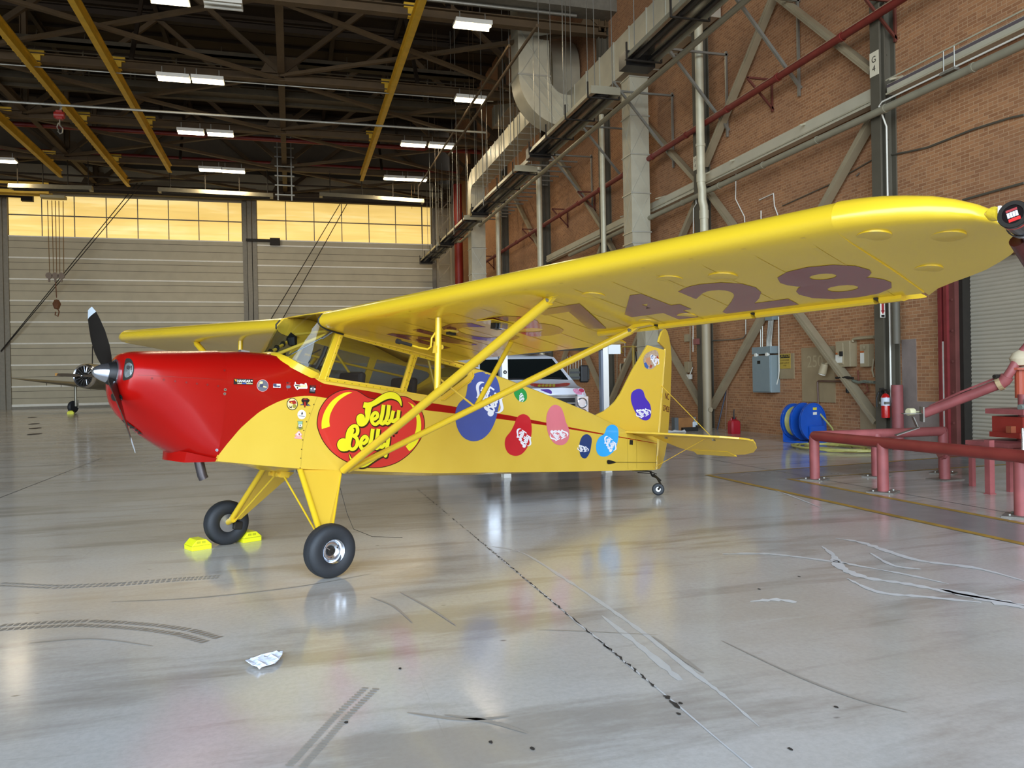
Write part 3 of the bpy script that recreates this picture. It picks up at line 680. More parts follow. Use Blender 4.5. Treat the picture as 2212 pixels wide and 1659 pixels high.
def on_sign(y, s, z0, z1):
    t = empty('bay_sign', 'cream sign reading %s on its column' % s, 'sign', (12.075, y + .135, (z0 + z1) / 2)); h = (z1 - z0) / 2
    c = MB(); c.bb((-.012, -.13, -h), (0, .13, h)); c.build('sign_plate', M_SIGN, t)
    for k, ch in enumerate(s.split()):
        flat_text('sign_letter', ch, M_BLACK, (-.015, 0, h * .12 - k * h * .75), (0, -1, 0), (0, 0, 1), h * .75, t)
g = atx(1898, 107, 12.08).z; on_sign(CY[0], 'G 4', atx(1898, 160, 12.08).z, g)
on_sign(CY[1], 'F 4', atx(1502, 368, 12.08).z, atx(1502, 338, 12.08).z)
# diagonal wind bracing between columns
def brace(pa, pb, lab, X=12.28, w_=.2):
    a = atx(*pa, X); b_ = atx(*pb, X); c = MB(); c.beam(a, b_, .14, w_, (1, 0, 0)); c.beam(a + Vector((-.08, 0, 0)), b_ + Vector((-.08, 0, 0)), .03, w_ * .35, (1, 0, 0))
    tag(c.build('wall_brace', M_BRACE), lab, 'steel brace')
brace((1885, 256), (1538, 880), 'tan brace from the G 4 column down to the foot of the F 4 pipe')
brace((1534, 419), (1897, 912), 'tan steel brace running from the F 4 pipe down behind the fire extinguisher')
brace((1672, -8), (1522, 358), 'tan steel brace rising from the F 4 column to the top of the picture')
brace((1682, -6), (1887, 155), 'tan steel brace ending just under the G 4 sign')
for k, lab in ((1, 'F 4 bay'), (2, 'third bay'), (3, 'fourth bay')):
    y0, y1 = CY[k] + .3, CY[k + 1]
    for (za, zb, s) in ((7.2, .6, 'falling away from'), (.6, 7.2, 'rising away from'), (7.6, 13.6, 'climbing above')):
        c = MB(); c.beam((12.28, y0, za), (12.28, y1, zb), .14, .18, (1, 0, 0)); tag(c.build('wall_brace', M_BRACE), 'tan wall brace in the %s, %s the camera' % (lab, s), 'steel brace')
# downpipes beside the columns
t = empty('downpipe', 'thick cream downpipe with an offset beside the F 4 sign', 'pipe', (11.7, 20.95, 0))
p = lambda px, py: Vector((11.7, 20.95, aty(px, py, 20.95).z)) - Vector((11.7, 20.95, 0))
xo = aty(1525, 700, 20.95).x - 11.7; xu = aty(1513, 300, 20.95).x - 11.7
z1, z2 = aty(1515, 405, 20.95).z, aty(1523, 440, 20.95).z
c = MB(); c.tube([(xu, 0, 14.5), (xu, 0, z1 + .1), (xu + .03, 0, z1 - .05), (xo - .05, 0, z2 + .1), (xo, 0, z2 - .1), (xo, 0, z2 - .4)], .125, 14); c.build('upper_pipe', M_TANPIPE, t, smooth=True)
c = MB(); c.cyl((xo, 0, z2 - .3), (xo, 0, 3.2), .125, 14); c.cyl((xo, 0, z2 - .45), (xo, 0, z2 - .2), .14, 14); c.cyl((xu, 0, z1 + .15), (xu, 0, z1 + .4), .14, 14); c.cyl((xu, 0, z1 + 1.2), (xu, 0, z1 + 1.28), .145, 14); c.build('pipe_collar', M_TANPIPE, t, smooth=True)
c = MB(); c.cyl((xo, 0, 0), (xo, 0, 3.25), .13, 14); c.build('lower_pipe', M_BRACE, t, smooth=True)
c = MB(); c.cyl((xo + .02, -.16, .62), (xo + .02, .16, .62), .07, 10); c.build('brace_bolt', M_BRACE, t)
for y, pxx, lab in ((27.7, 1303, 'thin cream pipe running up beside the third column'), (35.2, 1165, 'cream pipe running up beside the fourth column'), (42.6, 1075, 'cream pipe running up beside the fifth column')):
    x = min(aty(pxx, 450, y).x, 12.35); c = MB(); c.cyl((x, y, 0), (x, y, 11.5), .1 if y < 30 else .13, 10); tag(c.build('riser_pipe', M_TANPIPE, smooth=True), lab, 'pipe')
# red sprinkler main along the wall with triangular brackets
rz = atx(1953, 0, 11.95).z + .05
t = empty('red_wall_pipe', 'long dark red pipe running high along the brick wall', 'pipe', (11.95, 0, rz))
c = MB(); c.cyl((0, 6, 0), (0, 50.5, 0), .085, 12); c.build('pipe_run', M_WALLRED, t, smooth=True)
c = MB(); c.cyl((0, 6, .075), (0, 50.5, .075), .035, 6); c.build('dust_line', mat('pipe_dust', (176, 146, 112), .9), t)
c = MB()
for k in range(16): c.lathe([(-.05, 0), (-.05, .105), (.05, .105), (.05, 0)], (0, 12.6 + k * 2.4, 0), (0, 1, 0), 10)
c.build('pipe_coupling', M_WALLRED, t)
for y in (13.95, 18.4, 26.3, 31.2, 34.6, 39.5, 48.5):
    c = MB(); c.beam((-.25, y, .35), (.55, y, .35), .05, .05); c.beam((-.25, y, .35), (.55, y, -.45), .05, .05); c.beam((.5, y, .4), (.5, y, -.5), .05, .05); c.build('bracket', mat('rust_bracket', (96, 44, 30), .7), t)
c = MB(); c.cyl((0, 50.5, 0), (0, 50.5, -6), .085, 10); c.build('pipe_drop', M_WALLRED, t, smooth=True)
# grey pipe and white conduit lower down
gz = atx(2212, 95, 11.95).z
c = MB(); c.cyl((11.95, 8, gz), (11.95, 33, gz), .08, 14)
for k in range(11): c.lathe([(-.03, 0), (-.03, .092), (.03, .092), (.03, 0)], (11.95, 9.3 + k * 2.2, gz), (0, 1, 0), 12)
tag(c.build('grey_wall_pipe', M_GPIPE, smooth=True), 'long grey-green pipe running along the wall below the cable tray', 'pipe')
CX_ = 12.15; CY_ = atx(1922, 700, 12.15).y
c = MB(); c.tube([(11.93, 8, gz + .16), (11.93, 13.75, gz + .16), (11.93, 13.85, gz + .1), (CX_, CY_, gz - .3), (CX_, CY_, 1.05), (CX_, CY_ - .02, .98), (CX_ + .02, CY_ - .2, .95)], .018, 8)
tag(c.build('white_conduit', M_WCOND, smooth=True), 'thin white conduit following the wall pipe and dropping down the G 4 column', 'conduit')
c = MB()
for y in (11.9, 12.15): c.cyl((11.93, y, gz + .1), (11.93, y, gz + .55), .012, 6)
c.bb((11.88, 11.85, gz + .1), (12.0, 12.2, gz + .15)); tag(c.build('conduit_hanger', M_GALV), 'small pair of rods holding the white conduit under the tray', 'hanger')
# cable tray / wireway
tz0, tz1 = atx(2212, 62, 12.2).z, atx(2212, 22, 12.2).z
t = empty('wireway', 'pale steel wireway running along the brick wall above the grey pipe', 'wireway', (12.3, 0, tz0))
c = MB(); c.bb((-.12, 8, 0), (.1, 13.9, tz1 - tz0 - .1)); c.bb((-.12, 14.35, -.05), (.1, 21.6, .3)); c.bb((-.12, 22.05, -.1), (.1, 29.4, .22)); c.bb((-.12, 29.9, -.1), (.1, 37, .22)); c.build('tray_body', M_TRAY, t)
c = MB()
for dz, r in ((.3, .018), (.01, .022)): c.cyl((-.14, 8, dz), (-.14, 13.9, dz), r, 6)
c.cyl((-.14, 14.4, .03), (-.14, 37, -.02), .02, 6)
c.build('tray_rail', M_TANPIPE, t)
c = MB(); c.bb((-.125, 8, .14), (-.12, 13.9, .2)); c.bb((-.11, 14.35, .0), (-.105, 37, .03)); c.build('tray_slot', mat('purple_grey_strip', (92, 82, 84), .7), t)  # thin purple-grey strip along the wireway face
c = MB()
for y in (13.6, 16.6, 19.8, 21.2, 24.5, 27.5): c.beam((-.3, y, .2), (.12, y + .12, .34), .04, .04)
c.build('tray_clip', M_TANPIPE, t)
# thin conduits on the brick
def conduit(pts, lab, X=12.46, r=.016, m=None):
    P = [atx(*q, X) for q in pts]; c = MB(); c.tube(P, r, 6); tag(c.build('wall_conduit', m or M_GALV, smooth=True), lab, 'conduit')
conduit([(2212, 248), (2180, 255), (2100, 280), (2005, 318), (1960, 328), (1905, 338)], 'thin dark conduit crossing the brick right of the G 4 column', m=M_COL, r=.02)
conduit([(2212, 395), (2140, 415), (2080, 432)], 'dark conduit on the brick above the wing tip', m=M_COL, r=.022)
conduit([(1885, 345), (1850, 365), (1800, 395), (1690, 445)], 'dark conduit on the brick left of the G 4 column', m=M_COL, r=.014)
conduit([(1590, 350), (1589, 430), (1608, 468), (1609, 482)], 'white conduit kinked above the wing beside the F 4 pipe', m=M_WCOND)
conduit([(1640, 432), (1671, 418), (1673, 445), (1680, 464), (1680, 470)], 'small bent white conduit on the brick above the wing', m=M_WCOND)
conduit([(1644, 455), (1644, 475)], 'short conduit stub with a box above the wing', m=M_WCOND)
conduit([(1503, 430), (1504, 440), (1498, 450), (1497, 760)], 'white conduit running down the F 4 column', X=12.05, m=M_WCOND)
conduit([(1682, 684), (1683, 800), (1682, 815), (1676, 838), (1664, 843)], 'white conduit looping down beside the grey electrical cabinet', X=12.4, m=M_WCOND, r=.015)
conduit([(1643, 690), (1643, 750)], 'left of the two conduits above the grey electrical cabinet', X=12.4); conduit([(1647, 690), (1647, 750)], 'right of the two conduits above the grey electrical cabinet', X=12.4)
conduit([(1611, 690), (1611, 722), (1606, 730), (1590, 733), (1538, 736)], 'bent conduit leading to the red box on the F 4 column', X=12.44)
conduit([(1850, 380), (1856, 374)], 'stub of conduit left of the G 4 column')
# ---- big galvanised ducts
M_DUCT = mat('galvanised_duct', (190, 183, 160), .42, .2, .1, 2.2, rvar=.08)
M_DSEAM = mat('duct_seam', (205, 203, 188), .35, .6, .05)
def duct_box(name, lab, a, b_, seams, axis, group=None):
    a = Vector(a); b_ = Vector(b_); t = empty(name, lab, 'duct', (a + b_) / 2); o = (a + b_) / 2
    c = MB(); c.bb(a - o, b_ - o); c.build('duct_body', M_DUCT, t)
    n = seams; lo, hi = a[axis], b_[axis]
    for k in range(n + 1):
        v = lo + (hi - lo) * k / n; p0 = a.copy(); p1 = b_.copy(); p0[axis] = v - .02; p1[axis] = v + .02
        for i in range(3):
            if i != axis: p0[i] -= .035; p1[i] += .035
        c = MB(); c.bb(p0 - o, p1 - o); c.build('duct_seam', M_DSEAM, t)
    # cross-break creases
    c = MB()
    for k in range(n):
        v0 = lo + (hi - lo) * k / n; v1 = lo + (hi - lo) * (k + 1) / n
        if axis == 2:
            for q0, q1 in (((a.x, a.y - .004, v0), (b_.x, a.y - .004, v1)), ((b_.x, a.y - .004, v0), (a.x, a.y - .004, v1)), ((a.x - .004, a.y, v0), (a.x - .004, b_.y, v1)), ((a.x - .004, b_.y, v0), (a.x - .004, a.y, v1))):
                c.beam(Vector(q0) - o, Vector(q1) - o, .012, .012, (0, 1, .1))
    if axis == 2: c.build('duct_crease', M_DSEAM, t)
    return t
duct_box('wall_duct', 'square galvanised duct dropping down the brick wall before the F 4 column', (11.3, 24.9, 6.6), (11.98, 25.6, 11.9), 4, 2)
t = empty('duct_offset', 'slanted galvanised duct offset above the wing joining the two straight drops', 'duct', (11.7, 25.2, 6.2))
c = MB(); c.loft([[(x + dx, y, z) for x, y in ((-.4, -.3), (.28, -.3), (.28, .4), (-.4, .4))] for dx, z in ((0, .4), (.0, .0), (.42, -.75), (.42, -1.15))]); c.build('duct_body', M_DUCT, t)
c = MB()
for dx, z in ((0, .02), (.42, -.75)): c.loft([[(x * 1.1 + dx, y * 1.1, z + q) for x, y in ((-.4, -.3), (.28, -.3), (.28, .4), (-.4, .4))] for q in (-.02, .02)])
c.build('duct_seam', M_DSEAM, t)
duct_box('wall_duct', 'lower run of the wall duct reaching the floor behind the tail fin', (11.72, 24.9, .3), (12.4, 25.6, 5.1), 4, 2)
duct_box('overhead_duct', 'large horizontal galvanised duct ahead of the elbow, seen side on', (11.3, 20.8, 12.2), (12.35, 31.6, 13.55), 8, 1)
duct_box('overhead_duct', 'far horizontal galvanised duct running toward the back corner', (10.25, 32, 12.9), (11.1, 44.6, 13.8), 14, 1)
t = empty('duct_end_bend', 'far duct bend turning down to the floor near the back corner', 'duct', (10.25, 45, 12.85))
c = MB(); R = []
for i in range(9):
    a_ = PI / 2 * i / 8; c0 = Vector((0, -.4 + 1.35 * math.sin(a_) , -.45 + 1.4 * math.cos(a_))); c1 = Vector((0, -.4 + .45 * math.sin(a_), -.45 + .5 * math.cos(a_)))
    R.append([c0, c0 + Vector((.85, 0, 0)), c1 + Vector((.85, 0, 0)), c1])
R.append([v + Vector((0, 0, -3)) for v in R[-1]])
c.loft(R); c.build('duct_body', M_DUCT, t)
duct_box('wall_duct', 'farthest galvanised drop duct left of the brick wall', (10.25, 45.05, .4), (11.1, 45.95, 9.35), 6, 2)
t = empty('elbow_duct', 'huge galvanised duct dropping from the roof and curving up into an elbow', 'duct', (9.75, 31.3, 13.8))
o = Vector((9.75, 31.3, 13.8)); c = MB(); R = []
def ring(cx, cz, ang, half=.66): # ring in XZ plane, direction normal
    n = Vector((math.cos(ang), 0, math.sin(ang))); r0 = Vector((cx, 0, cz))
    return [r0 - n * half + Vector((0, -.55, 0)), r0 + n * half + Vector((0, -.55, 0)), r0 + n * half + Vector((0, .55, 0)), r0 - n * half + Vector((0, .55, 0))]
for z in (7.5, 3.6, 2.0, .2): R.append(ring(0, z, 0))
for i in range(1, 11):
    a_ = PI / 2 * i / 10; rr = 1.35; R.append(ring(rr - rr * math.cos(a_), .2 - rr * math.sin(a_), a_))
R.append(ring(2.0, -1.15, PI / 2))
c.loft(R); c.build('duct_body', M_DUCT, t, smooth=True, autos=30)
c = MB()
for rg_ in (R[1], R[2], R[3], R[-2]):
    cc_ = sum((Vector(v) for v in rg_), Vector()) / 4; d1 = (Vector(rg_[1]) - Vector(rg_[0])).normalized(); nn = d1.cross(Vector((0, 1, 0)))
    c.loft([[cc_ + (Vector(v) - cc_) * 1.05 + nn * q for v in rg_] for q in (-.03, .03)])
for k in range(4):
    c.beam(Vector((-.6 + k * .33, -.56, .2)), Vector((.9 + k * .2, -.56, -1.6 + k * .22)), .03, .02, (0, 1, 0))
c.beam((-.6, -.56, 2), (.6, -.56, .2), .02, .02, (0, 1, 0)); c.beam((.6, -.56, 2), (-.6, -.56, .2), .02, .02, (0, 1, 0))
c.build('duct_seam', M_DSEAM, t)
t = empty('second_elbow_duct', 'rounded galvanised duct behind the big elbow, turning down near the brick wall', 'duct', (11.8, 33, 16.2))
c = MB(); R = []
for i in range(9):
    a_ = PI / 2 * i / 8; c0 = Vector((0, 1.2 - 1.7 * math.sin(a_), -1.0 + 1.7 * math.cos(a_))); c1 = Vector((0, 1.2 - .6 * math.sin(a_), -1.0 + .6 * math.cos(a_)))
    R.append([c0 + Vector((-.65, 0, 0)), c0 + Vector((.6, 0, 0)), c1 + Vector((.6, 0, 0)), c1 + Vector((-.65, 0, 0))])
R.insert(0, [v + Vector((0, 9, 0)) for v in R[0]]); R.append([v + Vector((0, 0, -2.2)) for v in R[-1]])
c.loft(R); c.build('duct_body', M_DUCT, t, smooth=True, autos=30)
c = MB()
for k in range(6):
    y = 1.6 + k * 1.6; c.bb((-.7, y - .03, -.45), (.65, y + .03, .75))
c.build('duct_seam', M_DSEAM, t)
# ---- radiant tube heaters along the wall
M_REFL = mat('heater_reflector', (172, 166, 142), .45, .3, .08, 2)
M_REFLIN = mat('heater_inside', (200, 196, 186), .22, .9, .1, 3)
M_HTUBE = mat('dark_burner_tube', (52, 50, 48), .35, .6, .2, 6)
def heater(y0, y1, z, lab, first=False):
    L_ = y1 - y0; t = empty('tube_heater', 'long tube heater by the ducts, %s' % lab, 'heater', (9.7, y0, z), 0, None)
    prof = [(-.5, 0), (-.36, .26), (.36, .26), (.5, 0)]; prof2 = [(.47, 0), (.34, .23), (-.34, .23), (-.47, 0)]
    c = MB(); c.loft([[(x, y, zz) for x, zz in prof + prof2] for y in (0, L_)]); c.bb((-.5, -.02, 0), (.5, 0, .24)); c.build('reflector', M_REFL, t)
    c = MB(); c.poly([(-.3, 0.05, .215), (.3, .05, .215), (.3, L_, .215), (-.3, L_, .215)]); c.build('inner_lining', M_REFLIN, t)
    c = MB(); c.tube([(-.24, L_ - .1, .03), (-.24, .5, .03), (-.2, .25, .03), (-.1, .12, .03), (.1, .12, .03), (.2, .25, .03), (.24, .5, .03), (.24, L_ - .1, .03)], .075, 10); c.build('burner_tube', M_HTUBE, t, smooth=True)
    c = MB(); n = max(2, int(L_ / 2.2))
    for k in range(n + 1):
        y = .15 + (L_ - .4) * k / n; c.bb((-.52, y, -.09), (.52, y + .05, -.05)); c.bb((-.55, y, -.08), (-.51, y + .05, .42)); c.bb((.51, y, -.08), (.55, y + .05, .1))
    c.build('frame_strap', M_DARK, t)
    c = MB()
    for k in range(n + 1):
        y = .15 + (L_ - .4) * k / n; c.cyl((-.3, y, .26), (-.3, y, 5), .014, 4); c.cyl((.3, y, .26), (.3, y, 5), .014, 4)
    c.build('hanger_cable', M_GALV, t)
    c = MB(); c.bb((-.45, L_, -.12), (.45, L_ + .5, .3)); c.cyl((-.3, L_ + .5, .1), (.3, L_ + .6, .1), .08, 8); c.build('burner_box', M_HTUBE, t)
heater(12.2, 20.6, 10.55, 'the nearest, cut by the top of the picture'); heater(23.2, 30.0, 10.55, 'the middle one over the brace pipe'); heater(32.0, 40.4, 10.4, 'the third from the camera'); heater(42.2, 49.6, 10.4, 'the fourth, left of the far duct'); heater(50.6, 57.6, 10.4, 'the last before the back doors')
c = MB(); P = [atx(*q, 10.75) for q in ((1628, 0), (1500, 104), (1440, 159), (1117, 402), (990, 524))]; zz = sum(v.z for v in P) / 5
c.cyl((10.75, 10, zz), (10.75, 50, zz), .085, 10); c.tube([(10.75, 50, zz), (10.75, 50.4, zz), (10.2, 50.6, zz), (9.6, 50.6, zz)], .085, 8)
tag(c.build('exhaust_pipe', M_GPIPE, smooth=True), 'long grey vent pipe running between the heater row and the brick wall', 'pipe')
for k, y in enumerate((17.2, 20.6, 24.0, 27.6, 31.4)):
    c = MB(); c.beam((10.3, y, 11.3), (12.48, y, 8.8), .07, .07); c.beam((10.2, y, 11.0), (12.48, y, 11.0), .06, .06); c.beam((12.42, y, 11.1), (12.42, y, 8.6), .06, .06)
    tag(c.build('pipe_bracket', M_GALV), 'galvanised strut bracket holding the heater pipe off the wall, %s' % ('nearest the camera', 'just before the F 4 column', 'left of the square wall duct', 'second beyond the square wall duct', 'farthest')[k], 'bracket')
c = MB()
for k in range(16):
    y = 33 + k * .85; c.bb((10.1, y, 11.2), (12.4, y + .06, 11.26))
c.bb((10.1, 33, 11.1), (10.2, 46.6, 11.3)); tag(c.build('support_rack', M_GALV), 'ladder-like steel rack under the far horizontal duct', 'rack')
for i, (xx, yy, z0) in enumerate(((9.3, 26, 10.8), (9.2, 28.4, 10.9), (8.6, 30.4, 11), (9.3, 34, 10.7), (8.8, 36, 9.8), (8.4, 40, 9.8), (9, 44, 9.9), (8.2, 47, 9.6), (9.1, 50, 10))):
    c = MB(); c.cyl((xx, yy, z0), (xx, yy, RZ - .1), .018, 5); tag(c.build('hanger_rod', M_GALV), 'thin rod dropping from the roof by the heater row, %s' % ('nearest the camera', 'crossing the elbow duct', 'left edge of the elbow duct', 'beyond the elbow duct', 'beside the upper far lamp', 'fourth from the back', 'third from the back', 'second from the back', 'nearest the back doors')[i], 'hanger rod', 'hanger rods over the heater row')
for k, (pa, pb, X) in enumerate((((1160, 0), (970, 370), 8.0), ((1100, 110), (905, 395), 8.2))):
    a, b_ = atx(*pa, X), atx(*pb, X); c = MB(); c.cyl((X, a.y, (a.z + b_.z) / 2), (X, min(b_.y, 57), (a.z + b_.z) / 2), .06, 6); [c.cyl((X, yy, (a.z + b_.z) / 2), (X, yy, RZ - .1), .012, 4) for yy in (35, 44, 53)]; tag(c.build('overhead_pipe', M_TRUSS), 'dark pipe running lengthwise left of the elbow duct, %s of two' % ('upper', 'lower')[k], 'pipe')
# corner: lattice post, red standpipe
t = empty('lattice_column', 'pale lattice column in the far right corner beside the red standpipe', 'lattice column', (11.0, 57.5, 0))
c = MB()
for x in (-.5, .5): c.bb((x - .07, -.07, .25), (x + .07, .07, 15.3))
c.build('chord', M_BRACE, t); c = MB()
for k in range(12): c.beam((-.5, 0, .6 + k * 1.2), (.5, 0, 1.8 + k * 1.2), .08, .06, (0, 1, 0)); c.beam((-.5, 0, .6 + k * 1.2), (.5, 0, .6 + k * 1.2), .06, .06, (0, 1, 0))
c.build('lacing', M_BRACE, t)
x = aty(990, 500, 54.5).x; c = MB(); c.cyl((x, 54.5, .2), (x, 54.5, 15.4), .3, 14); tag(c.build('standpipe', mat('bright_red_standpipe', (138, 34, 22), .5, 0, .1, 3), smooth=True), 'thick red vertical standpipe in the far right corner', 'pipe')
# ---- panels, boxes and signs low on the wall
M_PLY = mat('tan_painted_board', (158, 138, 104), .7, 0, .1, 3)
M_CAB = mat('cabinet_grey', (132, 146, 148), .4, .1, .04, 4)
M_TANBOX = mat('tan_switch_box', (166, 150, 118), .45, .05, .08, 4)
def wbox(q0, q1, d, X=WX):
    a = atx(*q0, X); b_ = atx(*q1, X); return (X - d, min(a.y, b_.y), min(a.z, b_.z)), (X, max(a.y, b_.y), max(a.z, b_.z))
t = empty('wall_board', 'large tan board on the brick with a faded 250 painted on it', 'board', (WX, 16.7, 1.6))
a, b_ = wbox((1733, 752), (1806, 870), .03); o = Vector((WX, 16.7, 1.6)); c = MB(); c.bb(Vector(a) - o, Vector(b_) - o); c.build('board_panel', M_PLY, t)
flat_text('faded_number', '250', mat('faded_cream_paint', (178, 160, 124), .8), (-.034, .12, .18), (0, -1, 0), (0, 0, 1), .42, t)
a, b_ = wbox((1860, 878), (1897, 935), .03); c = MB(); c.bb(a, b_); tag(c.build('wall_board', M_PLY, ), 'small tan board low on the brick behind the brace foot', 'board')
a, b_ = wbox((1684, 765), (1717, 818), .03); t = empty('caution_board', 'tan board carrying the small yellow caution sign', 'board', a); o = Vector(a); c = MB(); c.bb((0, 0, 0), Vector(b_) - o); c.build('board_panel', M_PLY, t)
a, b_ = wbox((1685, 765), (1708, 796), .012, WX - .03); o = Vector(a); t = empty('caution_sign', 'small yellow caution sign with black header on the brick wall', 'sign', a); d_ = Vector(b_) - o
c = MB(); c.bb((0, 0, 0), d_); c.build('sign_plate', mat('caution_yellow', (190, 158, 60), .6, 0, .1), t)
c = MB(); c.bb((-.004, .02, d_.z * .72), (0, d_.y - .02, d_.z - .02)); c.build('header_band', M_BLACK, t)
flat_text('header_text', 'CAUTION', mat('caution_text', (200, 170, 70), .6), (-.007, d_.y / 2, d_.z * .77), (0, -1, 0), (0, 0, 1), .105, t)
for k, s in enumerate(('FLOOR HOLES', 'KEEP CLEAR OF', 'OVER')): flat_text('body_text', s, mat('faded_brown_text', (110, 86, 44), .7), (-.005, d_.y / 2, d_.z * (.52 - .18 * k)), (0, -1, 0), (0, 0, 1), .055, t)
# tall grey cabinet
a, b_ = wbox((1630.5, 768), (1664, 849), .28, 12.5); yb = Vector(a); t = empty('electrical_cabinet', 'tall grey electrical cabinet with conduits on the brick wall', 'electrical cabinet', (WX, (a[1] + b_[1]) / 2, a[2]))
hw = .43; cy0 = atx(1645, 800, 12.22).y; t.location.y = cy0; zb, zt, zm = atx(1645, 848, 12.22).z, atx(1645, 768, 12.22).z, atx(1645, 749, 12.22).z; t.location.z = zb
c = MB(); c.bb((-.28, -hw, 0), (0, hw, zt - zb)); c.build('cabinet_body', M_CAB, t, bevel=.01)
c = MB(); c.bb((-.29, -hw - .01, zt - zb + .04), (0, hw + .01, zm - zb)); c.build('wire_trough', M_CAB, t, bevel=.01)
c = MB(); c.bb((-.3, -hw + .02, .03), (-.28, hw - .02, zt - zb - .03)); c.build('cabinet_door', M_CAB, t, bevel=.006)
c = MB(); c.bb((-.306, .02, (zt - zb) * .78), (-.3, .16, (zt - zb) * .86)); c.build('label_plate', M_BLACK, t)
c = MB()
for y in (-.3, .22): c.lathe([(-.03, 0), (-.03, .05), (.05, .05), (.05, 0)], (-.3, y, zt - zb + .02), (1, 0, 0), 10)
c.build('locknut', M_WCOND, t)
c = MB()
for k in range(5): c.tube([(-.1, -.2 + k * .05, zm - zb), (-.1, -.2 + k * .05, zm - zb + .15), (-.12, -.3 + k * .05, zm - zb + .5), (-.12, -.34 + k * .05, zm - zb + .75)], .018, 6)
c.build('bent_conduit', M_GALV, t, smooth=True)
c = MB(); c.bb((-.2, -.4, zm - zb + .7), (0, -.08, zm - zb + .95)); c.build('conduit_box', M_CAB, t)
def swbox(q0, q1, d, lab, parts):
    a, b_ = wbox(q0, q1, d, 12.5); o = Vector(a); d_ = Vector(b_) - o; t = empty('switch_box', lab, 'switch box', a)
    c = MB(); c.bb((0, 0, 0), d_); c.build('box_body', M_TANBOX, t, bevel=.01)
    parts(t, d_)
    return t
def swp(t, d):
    c = MB(); c.bb((-.02, d.y * .42, .06), (0, d.y - .03, d.z - .04)); c.build('box_door', M_TANBOX, t, bevel=.006)
    c = MB(); c.bb((-.09, d.y * .42, d.z * .42), (-.02, d.y * .5, d.z * .6)); c.build('switch_handle', M_BLACK, t)
    c = MB(); c.bb((-.024, d.y * .48, .1), (-.02, d.y * .95, .28)); c.build('warning_label', M_WCOND, t)
    c = MB(); c.bb((-.024, d.y * .8, d.z * .5), (-.02, d.y * .92, d.z * .56)); c.build('orange_label', mat('orange_label', (190, 96, 40), .6), t)
swbox((1820, 738), (1852, 792), .2, 'tan switch box pair left of the fire extinguisher column', swp)
def swp2(t, d):
    c = MB(); c.bb((-.005, d.y * .5, .08), (0, d.y * .95, d.z * .62)); c.build('instruction_label', M_WCOND, t)
    c = MB(); c.bb((-.006, d.y * .5, d.z * .63), (0, d.y * .95, d.z * .7)); c.build('red_label_edge', mat('orange_label', (190, 96, 40), .6), t)
    c = MB(); c.beam((-.03, d.y * .35, d.z * .9), (-.06, d.y * .2, d.z * .78), .03, .03); c.build('switch_lever', M_TANBOX, t)
swbox((1870, 744), (1889, 792), .16, 'narrow tan switch box touching the G 4 column', swp2)
conduit([(1842, 738), (1843, 733), (1850, 731), (1888, 728)], 'tan conduit from the switch boxes to the G 4 column', X=12.35, m=M_TANBOX, r=.035)
conduit([(1887, 775), (1884, 800), (1888, 815)], 'tan conduit dropping below the narrow switch box', X=12.4, m=M_TANBOX, r=.02)
# flood light on arm, air line with filter
t = empty('flood_lamp', 'tan flood lamp on an arm in front of the 250 board', 'lamp', atx(1782, 795, 12.2)); c = MB(); c.cyl((0, 0, .1), (-.02, .08, -.12), .09, 14, r2=.1); c.build('lamp_head', M_TANBOX, t, smooth=True)
c = MB(); c.cyl((-.02, .08, -.13), (-.022, .088, -.15), .085, 14); c.build('lens', mat('pale_lens', (214, 206, 188), .2), t); c = MB(); c.tube([(0, 0, .08), (.05, -.15, .14), (.15, -.4, .12), (.28, -.55, .1)], .03, 8); c.build('arm', M_TANBOX, t, smooth=True)
conduit([(1768, 892), (1766, 825), (1768, 823), (1830, 824)], 'thin brown air line bent over the 250 board', X=12.4, m=mat('brown_air_line', (104, 76, 62), .5), r=.022)
t = empty('air_filter', 'black air line filter bowl on the wall left of the extinguisher', 'air filter', atx(1832, 848, 12.3)); c = MB(); c.lathe([(-.02, 0), (-.0, .05), (.25, .055), (.26, .06), (.3, .06), (.34, .04), (.36, 0)], (0, 0, 0), (0, 0, 1), 14); c.build('filter_bowl', M_BLACK, t, smooth=True)
conduit([(1806, 816), (1830, 815), (1843, 817)], 'short dark steel shelf under the brace beside the 250 board', X=12.2, m=M_DARK, r=.03)
conduit([(1842, 822), (1855, 826), (1868, 824), (1889, 826)], 'corroded grey-green pipe fittings reaching the G 4 column', X=12.3, m=mat('corroded_pipe', (124, 128, 112), .7, .2, .4, 20), r=.035)
conduit([(1853, 800), (1855, 826), (1872, 832), (1876, 845), (1868, 850)], 'rusty bent pipe with a valve beside the G 4 column', X=12.35, m=mat('rusty_pipe', (122, 66, 46), .8, .1, .3, 15), r=.022)
# column furniture: extinguisher, arrow sign, red pipe guard
p = aty(1905, 868, 13.96); t = empty('fire_extinguisher', 'red fire extinguisher hanging on the G 4 column', 'fire extinguisher', (11.98, 13.98, aty(1905, 902, 13.96).z))
h_ = aty(1905, 850, 13.96).z - t.location.z
c = MB(); c.lathe([(0, 0), (0, .085), (.03, .09), (h_ - .08, .09), (h_ - .02, .06), (h_, .03), (h_ + .02, 0)], (0, -.12, 0), (0, 0, 1), 20); c.build('cylinder_body', mat('extinguisher_red', (176, 24, 22), .25, 0, .03, coat=.4), t, smooth=True)
c = MB(); c.lathe([(0, .0915), (.17, .0915)], (0, -.12, h_ * .5), (0, 0, 1), 20); c.build('paper_label', mat('extinguisher_label', (196, 200, 208), .4), t, recalc=True)
c = MB(); c.cyl((0, -.12, h_), (0, -.12, h_ + .08), .025, 8); c.bb((-.03, -.22, h_ + .06), (.03, -.06, h_ + .09)); c.build('valve_handle', M_DARK, t)
